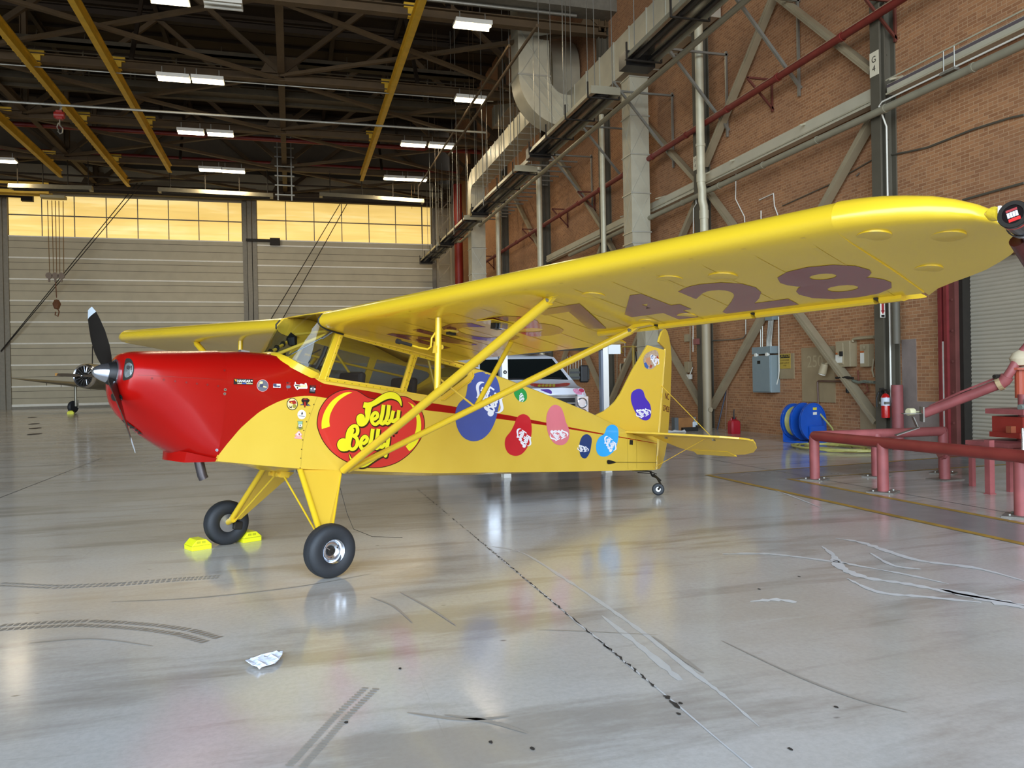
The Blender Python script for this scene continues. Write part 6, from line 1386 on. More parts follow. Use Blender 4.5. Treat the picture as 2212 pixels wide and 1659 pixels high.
# cowl: cooling inlets, panel seams, fasteners
inl = Pc([(350, 598), (372, 588), (395, 598), (410, 625), (418, 660), (415, 700), (405, 735), (385, 755), (350, 768), (328, 765), (330, 720), (338, 660)], 180, 620, 3.814)
lay('air_inlet', [cr_smooth(inl, 3)], M_DARK, TC, .0025, COWL, 6, label='dark oval cooling inlet on the nose')
lay('inlet_baffle', [cr_smooth(Pc([(352, 640), (385, 625), (408, 650), (406, 700), (385, 735), (350, 745), (342, 700)], 180, 620, 3.814), 3)], mat('baffle_metal', (140, 146, 142), .35, .6, .2, 30), TC, .004, COWL, 6)
lay('baffle_bolt', [cr_smooth(Pc([(365, 650), (385, 650), (390, 668), (378, 682), (362, 672)], 180, 620, 3.814), 3)], M_CHROME, TC, .006, COWL, 6)
lay('lower_inlet', [cr_smooth(Pc([(230, 890), (245, 878), (300, 882), (322, 900), (322, 930), (290, 942), (250, 938), (235, 920)], 180, 620, 3.814), 3)], M_DARK, TC, .0025, COWL, 6, label='dark rounded inlet under the spinner')
lay('bright_edge', [Pc([(300, 895), (318, 900), (320, 925), (305, 930)], 180, 620, 3.814)], M_CHROME, TC, .004, COWL, 6)
lay('oil_cooler_scoop', [Pc([(318, 1092), (350, 1095), (380, 1120), (420, 1150), (470, 1190), (500, 1222), (440, 1226), (400, 1222), (370, 1190), (340, 1140)], 180, 620, 3.814)], M_DARK, TC, .006, COWL, 6, label='black carburettor scoop under the nose')
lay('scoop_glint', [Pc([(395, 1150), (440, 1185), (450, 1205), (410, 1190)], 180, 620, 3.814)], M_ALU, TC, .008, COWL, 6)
def seam(path, w, m, tree, parent, s=None, eps=.002):
    P = s(path) if s else path; A, B_ = stroke2d(P, w); return lay('panel_seam', [A + B_[::-1]], m, tree, eps, parent, 10)
M_SEAM = mat('seam_dark_red', (120, 12, 10), .4)
S1 = lambda p: Pc(p, 180, 620, 3.814)
seam([(450, 725), (600, 732), (900, 748), (1205, 765)], .7, M_SEAM, TC, COWL, S1); seam([(1212, 765), (1195, 900), (1165, 1120), (1130, 1335), (1110, 1435)], .9, M_SEAM, TC, COWL, S1)
for x, y in ((565, 752), (662, 764), (755, 776), (848, 786), (935, 796), (1022, 805), (1110, 816), (1162, 688)):
    lay('fastener', [[(180 + (x + 9 * math.cos(a)) / 3.814, 620 + (y + 9 * math.sin(a)) / 3.814) for a in [k * PI / 4 for k in range(8)]]], M_SEAM, TC, .003, COWL, None)
for x, y in ((1168, 846), (1164, 880), (1100, 1343)):
    for r, mm, e_ in ((12, M_CHROME, .003), (4, M_DARK, .0045)): lay('cowl_latch', [[(180 + (x + r * math.cos(a)) / 3.814, 620 + (y + r * math.sin(a)) / 3.814) for a in [k * PI / 5 for k in range(10)]]], mm, TC, e_, COWL, None)
M_YSEAM = mat('seam_olive', (176, 150, 50), .5)
seam([(1925, 905), (1890, 1000), (1850, 1110), (1820, 1220), (1800, 1350), (1790, 1500)], .6, M_YSEAM, TF, FUS, S1)
for x, y in ((1898, 968), (1864, 1040), (1838, 1110), (1815, 1182), (1806, 1260), (1797, 1337), (1790, 1410), (1785, 1490), (1955, 815)):
    lay('fastener', [[(180 + (x + 5 * math.cos(a)) / 3.814, 620 + (y + 5 * math.sin(a)) / 3.814) for a in [k * PI / 4 for k in range(8)]]], M_SCREW, TF, .003, FUS, None)
# stickers
S2 = lambda p: Pc(p, 490, 800, 10.367)
K_WH, K_BK = mat('sticker_white', (232, 228, 220), .35), mat('sticker_black', (26, 22, 22), .35)
K_OR, K_BL, K_RD, K_GY, K_CR = mat('sticker_orange', (228, 160, 40), .35), mat('sticker_navy', (62, 66, 92), .35), mat('sticker_dark_red', (160, 36, 30), .35), mat('sticker_grey', (104, 104, 112), .35), mat('sticker_cream', (226, 206, 150), .35)
K_GR, K_OL, K_PK = mat('sticker_green', (140, 178, 150), .35), mat('sticker_olive', (150, 140, 50), .35), mat('sticker_pink', (222, 160, 156), .35)
def circ(x, y, rx, ry=None, n=24): return [(x + rx * math.cos(2 * PI * k / n), y + (ry or rx) * math.sin(2 * PI * k / n)) for k in range(n)]
def stick(name, shapes, tree, lab):
    base_ = None
    for i, (pts, mm) in enumerate(shapes):
        o = lay(name if i == 0 else 'sticker_print', [S2(pts)], mm, tree, .003 + .0009 * i, base_ or FUS, 5)
        if i == 0: base_ = o; o['label'] = lab
    return base_
hs = stick('hangar_sticker', [([(150, 185), (580, 198), (577, 322), (148, 312)], K_BK), ([(165, 202), (215, 204), (215, 258), (190, 240)], K_OR), ([(535, 222), (570, 226), (572, 250), (530, 248)], K_WH), ([(230, 283), (570, 290), (570, 308), (230, 302)], K_CR), ([(330, 285), (430, 287), (430, 305), (330, 303)], mat('sticker_blue', (60, 100, 190), .4))], TF, 'black sticker reading HANGAR with orange arrow')
V, T = text2d('HANGAR', 1, .03, spacing=1.0); xs = [v[0] for v in V]
V2 = [(490 + (228 + (x - min(xs)) / (max(xs) - min(xs)) * 295) / 10.367, 800 + (264 - y / .72 * 55 + (x - min(xs)) / (max(xs) - min(xs)) * 8) / 10.367) for x, y in V]
lay('sticker_text', V2, K_WH, TF, .0065, hs, tris=T)
stick('round_sticker', [(circ(798, 342, 130, 136), K_PK), (circ(798, 342, 120, 127), K_GY), ([(740, 250), (800, 250), (800, 300), (745, 310), (720, 280)], K_CR), ([(735, 320), (790, 300), (830, 350), (820, 385), (740, 370)], K_BL), ([(810, 345), (890, 370), (880, 390), (800, 380)], K_CR), ([(705, 300), (725, 300), (715, 375), (700, 370)], K_CR)], TF, 'round grey sticker with a seated figure')
stick('wing_badge_sticker', [([(1035, 300), (1203, 306), (1200, 398), (1035, 392)], K_WH), ([(1035, 302), (1110, 305), (1108, 350), (1036, 350)], K_BL), ([(1050, 340), (1190, 345), (1190, 368), (1140, 380), (1120, 360), (1100, 378), (1050, 362)], K_BL), ([(1035, 385), (1200, 391), (1200, 398), (1035, 392)], K_RD)], TF, 'small white and navy wings badge sticker')
stick('winged_sticker', [([(1325, 262), (1440, 275), (1405, 310), (1440, 340), (1420, 400), (1370, 410), (1350, 470), (1340, 400), (1310, 360), (1330, 320)], K_RD), ([(1330, 345), (1400, 335), (1430, 370), (1400, 400), (1330, 400)], K_GY), ([(1330, 265), (1400, 280), (1340, 300)], K_BK)], TF, 'dark red and grey emblem sticker')
stick('airplane_sticker', [([(1495, 325), (1515, 310), (1518, 265), (1535, 260), (1550, 310), (1620, 320), (1650, 300), (1690, 305), (1735, 320), (1745, 285), (1780, 285), (1805, 375), (1795, 412), (1640, 412), (1595, 425), (1575, 440), (1545, 415), (1500, 345)], K_WH), ([(1520, 320), (1640, 340), (1700, 330), (1740, 340), (1755, 300), (1775, 300), (1785, 380), (1650, 385), (1560, 375)], K_CR), ([(1515, 320), (1640, 345), (1640, 360), (1520, 345)], K_BK), ([(1560, 370), (1590, 370), (1580, 415), (1562, 410)], K_BK)], TF, 'white sticker shaped like a small propeller airplane')
stick('black_square_sticker', [([(1855, 330), (1990, 338), (1975, 518), (1840, 508)], K_BK), ([(1870, 395), (1920, 365), (1975, 400), (1960, 480), (1860, 470)], K_GY), (circ(1885, 410, 20), K_WH), (circ(1960, 418, 20), K_WH), ([(1870, 345), (1970, 350), (1968, 362), (1870, 356)], K_RD)], TF, 'black rectangular sticker with a grey figure')
stick('round_tiger_sticker', [(circ(1462, 755, 125, 137), K_BK), (circ(1462, 755, 110, 122), K_CR), ([(1380, 690), (1520, 670), (1560, 740), (1480, 760), (1400, 730)], K_RD), ([(1380, 760), (1410, 830), (1440, 790), (1450, 850), (1400, 840)], K_BK), (circ(1505, 800, 45), K_OL), ([(1430, 700), (1470, 740), (1420, 740)], K_OR)], TF, 'round black and red sticker on the yellow side')
stick('parachute_sticker', [([(1665, 660), (1700, 625), (1800, 625), (1855, 665), (1835, 705), (1800, 735), (1875, 795), (1800, 800), (1760, 780), (1755, 830), (1730, 830), (1722, 780), (1625, 780), (1705, 735), (1670, 700)], K_BK), ([(1700, 650), (1750, 635), (1815, 650), (1780, 660), (1720, 665)], K_RD), ([(1725, 700), (1760, 700), (1770, 780), (1745, 825), (1715, 780)], K_RD), ([(1790, 745), (1865, 795), (1800, 790)], K_GY), ([(1690, 745), (1640, 775), (1705, 775)], K_GY)], TF, 'red and grey winged parachute badge sticker')
stick('white_round_sticker', [(circ(1674, 990, 96, 105), K_WH), ([(1680, 920), (1700, 960), (1690, 990), (1660, 990), (1665, 960)], K_BK), ([(1600, 1010), (1740, 1025), (1740, 1038), (1600, 1022)], K_GY)], TF, 'white round sticker with a dancer')
stick('shield_sticker', [([(1572, 1135), (1705, 1135), (1700, 1170), (1690, 1250), (1705, 1310), (1630, 1338), (1555, 1300), (1580, 1240), (1585, 1170)], K_OL), ([(1585, 1145), (1690, 1145), (1680, 1210), (1600, 1215)], K_GR), ([(1600, 1215), (1680, 1205), (1685, 1260), (1595, 1265)], K_WH), ([(1605, 1235), (1660, 1215), (1650, 1240)], K_BK), ([(1600, 1270), (1660, 1265), (1655, 1300), (1610, 1300)], K_GY)], TF, 'green shield sticker')
stick('pink_diamond_sticker', [([(1612, 1350), (1685, 1440), (1650, 1475), (1680, 1500), (1670, 1535), (1510, 1525), (1512, 1488), (1550, 1480), (1520, 1440)], K_PK), ([(1612, 1375), (1660, 1435), (1605, 1475), (1550, 1430)], K_WH), ([(1600, 1410), (1630, 1410), (1625, 1450), (1605, 1460)], K_RD)], TF, 'pink and white diamond sticker')
# ---- the big bean logo
S3 = lambda p: Pc(p, 660, 820, 7.9)
def offs(pts, d):
    n = len(pts); out = []; ar = sum(pts[i - 1][0] * pts[i][1] - pts[i][0] * pts[i - 1][1] for i in range(n)); sg = 1 if ar > 0 else -1
    for i in range(n):
        x0, y0 = pts[i - 1]; x1, y1 = pts[(i + 1) % n]; dx, dy = x1 - x0, y1 - y0; l = math.hypot(dx, dy) or 1; out.append((pts[i][0] + dy / l * d * sg, pts[i][1] - dx / l * d * sg))
    return out
bean = cr_smooth([(190, 700), (215, 560), (270, 440), (360, 320), (480, 230), (600, 180), (720, 160), (820, 170), (900, 195), (980, 245), (1060, 295), (1150, 322), (1260, 318), (1380, 300), (1500, 284), (1620, 276), (1720, 290), (1810, 335), (1900, 420), (1970, 520), (2015, 620), (2035, 740), (2025, 860), (1985, 980), (1920, 1090), (1820, 1220), (1700, 1330), (1560, 1420), (1400, 1480), (1250, 1508), (1080, 1508), (940, 1490), (820, 1458), (700, 1410), (560, 1330), (440, 1235), (340, 1120), (270, 1010), (215, 880), (190, 780)], 3)
K_LINE = mat('logo_dark_outline', (66, 22, 14), .3); K_LRED = mat('logo_red', (206, 50, 40), .28, coat=.3); K_LYEL = mat('logo_yellow', (236, 222, 34), .28, coat=.3)
logo = lay('bean_logo', [S3(bean)], K_LINE, TF, .003, FUS, 8, label='large red bean logo with yellow Jelly Belly lettering')
lay('bean_fill', [S3(offs(bean, -13))], K_LRED, TF, .0042, logo, 8)
lay('bean_highlight', [S3(cr_smooth([(795, 222), (740, 212), (660, 225), (560, 275), (450, 360), (370, 460), (310, 570), (275, 690), (268, 780)], 3, False) + [(272, 843), (410, 800)] + cr_smooth([(400, 720), (405, 640), (430, 560), (480, 460), (560, 360), (660, 285), (740, 240)], 3, False))], K_LYEL, TF, .0054, logo, 8)
lay('bean_highlight', [S3(cr_smooth([(1740, 380), (1800, 440), (1850, 540), (1885, 650), (1890, 760), (1875, 870), (1840, 960), (1790, 1050), (1705, 1140)], 3, False) + cr_smooth([(1765, 1222), (1830, 1170), (1900, 1080), (1940, 980), (1965, 860), (1968, 740), (1950, 640), (1900, 520), (1830, 430)], 3, False))], K_LYEL, TF, .0054, logo, 8)
RIB_TOP = cr_smooth([(990, 385), (1060, 392), (1130, 370), (1220, 310), (1310, 250), (1400, 215), (1470, 212), (1540, 235), (1600, 290), (1630, 370), (1634, 440)], 4, False) + cr_smooth([(1622, 455), (1600, 410), (1570, 370), (1520, 340), (1450, 324), (1380, 335), (1300, 372), (1220, 420), (1130, 465)], 4, False) + cr_smooth([(1110, 520), (1095, 620), (1070, 700), (1030, 762), (980, 795), (930, 800), (885, 770), (862, 710), (862, 650), (885, 605), (930, 583), (975, 595), (998, 625), (1008, 665)], 4, False) + [(1014, 620), (1005, 560), (1012, 487), (970, 475)]
RIB_BOT = cr_smooth([(1395, 1200), (1375, 1305), (1330, 1300), (1260, 1330), (1150, 1400), (1050, 1470), (960, 1500), (880, 1485), (800, 1430), (750, 1350), (735, 1255)], 3, False) + cr_smooth([(762, 1320), (820, 1375), (900, 1400), (1000, 1380), (1100, 1310), (1200, 1245), (1330, 1200)], 3, False)
STRK = [([(1165, 675), (1212, 640), (1220, 590), (1185, 562), (1140, 600), (1118, 680), (1145, 745), (1195, 760), (1255, 712)], 58), ([(1325, 430), (1300, 600), (1276, 705), (1302, 752), (1352, 712)], 64), ([(1415, 432), (1396, 600), (1368, 700), (1388, 748), (1440, 700)], 64),
        ([(1492, 530), (1465, 640), (1460, 690), (1490, 715), (1540, 680)], 60), ([(1585, 522), (1566, 660), (1540, 790), (1520, 880)], 58),
        ([(700, 1110), (706, 960), (738, 860), (795, 800), (850, 792), (880, 840), (872, 920), (812, 962)], 60), ([(812, 962), (866, 1005), (876, 1090), (838, 1165), (778, 1188), (735, 1130), (755, 1000), (795, 860)], 60), ([(640, 1190), (700, 1180), (735, 1130)], 70),
        ([(985, 1088), (1032, 1050), (1042, 1000), (1003, 970), (952, 1020), (928, 1110), (956, 1180), (1010, 1180), (1072, 1125)], 60), ([(1140, 840), (1115, 1010), (1090, 1120), (1112, 1175), (1160, 1130)], 64), ([(1235, 840), (1210, 1010), (1180, 1120), (1202, 1170), (1250, 1140)], 64),
        ([(1312, 950), (1272, 1080), (1270, 1140), (1300, 1150), (1345, 1100)], 58), ([(1410, 955), (1392, 1100), (1356, 1300)], 62)]
BALL = circ(636, 1112, 104, 112, 28)
def letters(mp, mm, tree, parent, eps, grow=0, dx=0, dy=0, grid=10):
    for poly in (RIB_TOP, RIB_BOT, BALL):
        q = offs(poly, grow) if grow else poly; lay('logo_letter', [mp([(x + dx, y + dy) for x, y in q])], mm, tree, eps, parent, grid)
    for pth, w_ in STRK:
        A, B_ = stroke2d(pth, w_ + grow * 2); lay('logo_letter', [mp([(x + dx, y + dy) for x, y in A + B_[::-1]])], mm, tree, eps, parent, grid)
def strokes_mesh(name, mp, mm, tree, parent, eps, grow=0, dx=0, dy=0, grid=10, lab=None):
    """all letter pieces of one lettering as ONE mesh"""
    b = MB()
    polys = [(offs(p, grow) if grow else p) for p in (RIB_TOP, RIB_BOT, BALL)]
    for pth, w_ in STRK:
        A, B_ = stroke2d(pth, w_ + grow * 2)
        for k in range(len(A) - 1): pass
        polys.append(A + B_[::-1]); polys.append(circ(pth[0][0], pth[0][1], (w_ / 2 + grow) * (.0 if pth[0][1] in (430, 432, 530, 522, 840, 950, 955) else .98), n=12)); polys.append(circ(pth[-1][0], pth[-1][1], (w_ / 2 + grow) * .98, n=12))
    lev = 0
    for pl_ in polys:
        if abs(pl_[0][0] - pl_[1][0]) < 1e-6 and abs(pl_[0][1] - pl_[1][1]) < 1e-6: continue
        V, T = fill2d([mp([(x + dx, y + dy) for x, y in pl_])], grid); vs = []
        for px, py in V:
            o_, d_ = ray_b(px, py); hit, nrm, _, _ = tree.ray_cast(o_, d_.normalized())
            if hit is None: vs.append(None); continue
            if nrm.dot(d_) > 0: nrm = -nrm
            vs.append(b.bm.verts.new(hit + nrm * (eps + lev)))
        lev += .00002
        for t in T:
            q = [vs[i] for i in t]
            if None not in q: b.face(q)
    o = b.build(name, mm, parent, recalc=False)
    if lab: o['label'] = lab
    return o
K_SHAD = mat('logo_shadow', (58, 36, 10), .3)
strokes_mesh('letter_shadow', S3, K_SHAD, TF, logo, .0062, 11, 12, 16); strokes_mesh('letter_outline', S3, K_SHAD, TF, logo, .0064, 9, 0, 0); strokes_mesh('lettering', S3, K_LYEL, TF, logo, .0078, 0)
lay('registered_mark', [S3(circ(1500, 960, 20))], K_LINE, TF, .0055, logo, 5)
# ---- the candy beans
def bean_decal(pts, rgb, tree, parent, lab, lc, sc_, rot, cell, hl=None, grid=6):
    m_ = mat('bean_' + lab.split()[0], rgb, .25, 0, .06, 3, coat=.4)
    o = lay('bean_decal', [cr_smooth(pts, 4)], m_, tree, .003, parent, grid, label=lab + ' bean decal')
    if hl:
        hx_, hy_, hr, hc = hl; P2 = circ(hx_, hy_, hr, hr * 1.3, 16); lay('bean_shine', [P2], mat('shine_' + lab.split()[0], hc, .25, coat=.4), tree, .0042, o, grid)
    ca_, sa_ = math.cos(rot), math.sin(rot)
    def mp(q): return [(lc[0] + ((x - 1085) * ca_ - (y - 860) * sa_) * sc_, lc[1] + ((x - 1085) * sa_ + (y - 860) * ca_) * sc_) for x, y in q]
    strokes_mesh('bean_lettering', mp, mat('decal_white', (236, 234, 236), .3), tree, o, .0052, 4, grid=cell)
    return o
C2 = lambda p: Pc(p, 640, 640, 3.95)
C3 = lambda p: Pc(p, 1100, 640, 3.607)
C4 = lambda p: Pc(p, 1030, 720, 7.373)
bean_decal(C2([(1600, 645), (1680, 665), (1725, 740), (1738, 850), (1720, 970), (1690, 1080), (1640, 1170), (1570, 1225), (1490, 1235), (1420, 1200), (1375, 1130), (1355, 1040), (1360, 970), (1390, 910), (1440, 860), (1455, 800), (1470, 720), (1520, 660)]), (72, 88, 156), TF, FUS, 'blue large', (640 + 1640 / 3.95, 640 + 885 / 3.95), .057, math.radians(-68), 10)
bean_decal(C4([(590, 900), (600, 868), (650, 850), (700, 858), (740, 885), (780, 930), (797, 990), (790, 1050), (750, 1090), (710, 1095), (660, 1070), (610, 1010), (588, 950)]), (40, 150, 70), TF, FUS, 'green small', (1030 + 702 / 7.373, 720 + 1028 / 7.373), .0135, math.radians(-35), 10)
bean_decal(C2([(1935, 1005), (1985, 1030), (2005, 1090), (2005, 1180), (1980, 1270), (1930, 1340), (1870, 1362), (1810, 1340), (1780, 1280), (1785, 1210), (1830, 1150), (1860, 1090), (1885, 1030)]), (196, 30, 40), TF, FUS, 'red', (640 + 1935 / 3.95, 640 + 1215 / 3.95), .0315, math.radians(-66), 10)
bean_decal(C3([(355, 845), (400, 865), (425, 920), (440, 980), (465, 1040), (465, 1100), (440, 1145), (400, 1160), (350, 1145), (310, 1090), (290, 1010), (290, 930), (315, 870)]), (222, 120, 128), TF, FUS, 'pink', (1100 + 378 / 3.607, 640 + 1075 / 3.607), .0285, math.radians(52), 10)
bean_decal(C3([(608, 1075), (640, 1105), (638, 1160), (625, 1220), (595, 1262), (560, 1250), (545, 1200), (548, 1140), (570, 1090)]), (22, 56, 110), TF, FUS, 'navy', (1100 + 570 / 3.607, 640 + 1185 / 3.607), .0175, math.radians(70), 10)
bean_decal(C3([(800, 1000), (840, 1020), (850, 1070), (840, 1150), (810, 1210), (760, 1245), (710, 1245), (680, 1210), (677, 1150), (700, 1100), (740, 1070), (760, 1020)]), (44, 168, 234), TF, FUS, 'sky blue', (1100 + 782 / 3.607, 640 + 1155 / 3.607), .026, math.radians(-66), 10)
# tail access panel, stick holder
seam([(920, 1062), (922, 1200), (925, 1345)], .5, M_YSEAM, TF, FUS, C3); seam([(985, 1065), (992, 1200), (992, 1340)], .5, M_YSEAM, TF, FUS, C3)
lay('static_port', [C3([(938, 1118), (963, 1122), (962, 1158), (936, 1155)])], M_DARK, TF, .003, FUS, None); lay('cable_fairing', [C3(cr_smooth([(760, 1280), (775, 1275), (825, 1290), (825, 1297), (775, 1308), (760, 1300)], 3))], M_BLACK, TF, .008, FUS, None)
c = MB(); a = on_l(1100 + 825 / 3.607, 640 + 1293 / 3.607, .12); b2 = on_l(1100 + 1150 / 3.607, 640 + 1295 / 3.607, .045); c.cyl(a, b2, .003, 6); c.build('rudder_cable', M_BLACK, AIR)
# ---- tail: fin, rudder, stabiliser, elevator
def plate(name, pts, th, m, fn, parent=AIR, bev=.006):
    """pts (u,v) outline; fn(u,v,side)->Vector"""
    V, T = fill2d([pts]); c = MB(); A = [c.bm.verts.new(fn(u, v, 1)) for u, v in V]; B_ = [c.bm.verts.new(fn(u, v, -1)) for u, v in V]
    for t in T: c.face([A[i] for i in t]); c.face([B_[i] for i in reversed(t)])
    n = len(pts); idx = [min(range(len(V)), key=lambda i: (V[i][0] - p[0]) ** 2 + (V[i][1] - p[1]) ** 2) for p in pts]
    for i in range(n): c.face([A[idx[i]], A[idx[(i + 1) % n]], B_[idx[(i + 1) % n]], B_[idx[i]]])
    return c.build(name, m, parent, bevel=bev)
fin = [(4.3, 1.735), (4.42, 1.79), (4.55, 1.845), (4.65, 1.905), (4.76, 1.99), (4.87, 2.115), (5.087, 2.464), (5.392, 2.868), (5.79, 2.862), (5.785, 2.3), (5.77, 1.5), (5.5, 1.53), (5.0, 1.58), (4.6, 1.66)]
FIN = plate('tail_fin', fin, .03, M_YEL2, lambda u, v, s: Bv(u, .016 * s, v))
TFin = bvh(FIN)
bean_decal(C3([(1000, 722), (1040, 735), (1060, 790), (1095, 840), (1105, 900), (1095, 950), (1060, 967), (1010, 945), (970, 880), (948, 810), (955, 750)]), (74, 48, 172), TFin, FIN, 'purple', (1100 + 1037 / 3.607, 640 + 905 / 3.607), .0235, math.radians(48), 10)
pb_ = lay('picture_bean', [C3(cr_smooth([(1095, 430), (1140, 420), (1163, 450), (1160, 500), (1135, 550), (1095, 570), (1060, 555), (1043, 500), (1058, 455)], 4))], mat('mottled_bean', (186, 160, 134), .35, 0, .25, 40), TFin, .003, FIN, 6, label='mottled multicolour bean decal high on the fin')
for pts, cc in (([(1095, 465), (1115, 458), (1125, 480), (1105, 495)], (64, 96, 158)), ([(1048, 520), (1065, 515), (1085, 550), (1075, 565), (1055, 550)], (64, 96, 158)), ([(1065, 480), (1095, 475), (1105, 520), (1085, 540), (1062, 515)], (196, 140, 100)), ([(1150, 460), (1163, 480), (1150, 525), (1138, 530)], (170, 60, 40)), ([(1100, 530), (1115, 540), (1105, 560), (1090, 555)], (168, 70, 50))):
    lay('bean_patch', [C3(pts)], mat('patch_%d%d' % (cc[0], cc[1]), cc, .35), TFin, .004, pb_, None)
_c, _s = math.cos(.8), math.sin(.8)
mpf = lambda q: [(1100 + 1130 / 3.607 + ((x - 1085) * math.cos(math.radians(-68)) - (y - 860) * math.sin(math.radians(-68))) * .0185, 640 + 500 / 3.607 + ((x - 1085) * math.sin(math.radians(-68)) + (y - 860) * math.cos(math.radians(-68))) * .0185) for x, y in q]
strokes_mesh('bean_lettering', mpf, mat('decal_white', (236, 234, 236), .3), TFin, pb_, .005, 4)
rd = math.radians(17); hx0 = 5.81
def rud(u, v, s):
    hx = hx0 - .025 * (v < 1.5); dx = u - hx; lo_ = .014 * s * max(.25, 1 - max(0, dx) * 1.6)
    return Bv(hx + dx * math.cos(rd) + lo_ * math.sin(rd), -dx * math.sin(rd) + lo_ * math.cos(rd), v)
rudder = [(5.815, 1.135), (5.95, 1.15), (6.07, 1.24), (6.16, 1.4), (6.21, 1.6), (6.22, 1.9), (6.2, 2.3), (6.17, 2.6), (6.13, 2.8), (6.06, 2.95), (5.96, 3.07), (5.86, 3.14), (5.78, 3.165), (5.7, 3.15), (5.62, 3.1), (5.55, 3.02), (5.50, 2.93), (5.815, 2.885)]
RUD = plate('rudder', rudder, .03, M_YEL2, rud)
def rtext(s_, z, h):
    V, T = text2d(s_, 1, .01, 'CENTER'); b = MB(); vs = [b.bm.verts.new(rud(6.03 + x * h * 1.0, z + y * h, 1) + Vector((0, -.0025, 0))) for x, y in V]
    for t in T: b.face([vs[i] for i in t])
    b.build('registration_text', M_MAROON, RUD, recalc=False)
rtext('NC', 2.17, .13); rtext('37428', 1.99, .12)
c = MB()
for z in (1.3, 2.2, 2.8): c.lathe([(-.03, 0), (-.03, .016), (.03, .016), (.03, 0)], Bv(5.80, 0, z), (0, 0, 1), 8)
c.cyl(Bv(5.795, 0, 1.13), Bv(5.805, 0, 2.87), .012, 10); c.build('rudder_post', M_YEL, AIR, smooth=True)
ZT = 1.6; HX = 5.5; ed = math.radians(24)
for sd in (1, -1):
    st_ = [(4.93, .03), (4.97, .5), (5.05, 1.0), (5.15, 1.4), (5.27, 1.6), (HX - .005, 1.63), (HX - .005, .03)]
    plate('stabiliser', st_, .03, M_YEL2, lambda u, v, s: Bv(u, v * sd, ZT + .013 * s))
    def el(u, v, s):
        dx = u - HX; t_ = .012 * s * max(.3, 1 - dx * 1.4); return Bv(HX + dx * math.cos(ed) + t_ * math.sin(ed), v * sd, ZT - dx * math.sin(ed) + t_ * math.cos(ed))
    ele = [(HX + .005, .12), (HX + .16, .22), (HX + .32, .36), (HX + .42, .52), (HX + .455, .68), (HX + .46, 1.12), (HX + .43, 1.33), (HX + .35, 1.5), (HX + .22, 1.61), (HX + .1, 1.65), (HX + .005, 1.66)]
    E_ = plate('elevator', ele, .03, M_YEL2, el)
    tb = [(HX + .36, .56), (HX + .36, 1.12), (HX + .5, 1.18), (HX + .5, .56)]
    plate('trim_tab', tb, .02, M_YEL, lambda u, v, s: el(u, v, s) + Vector((0, 0, .004 * s)), E_, .002)
    c = MB(); c.cyl(Bv(5.775, 0, 2.35), Bv(HX - .1, 1.12 * sd, ZT + .015), .005, 6); c.build('brace_wire', M_YEL2, AIR); c = MB(); c.cyl(Bv(5.7, 0, 1.14), Bv(HX - .05, 1.0 * sd, ZT - .015), .005, 6); c.build('brace_wire', M_YEL2, AIR)
    c = MB()
    for l in (.35, 1.1): c.box(Bv(HX, l * sd, ZT - .01), (.05, .02, .05))
    c.build('elevator_hinge', M_ALU, AIR)
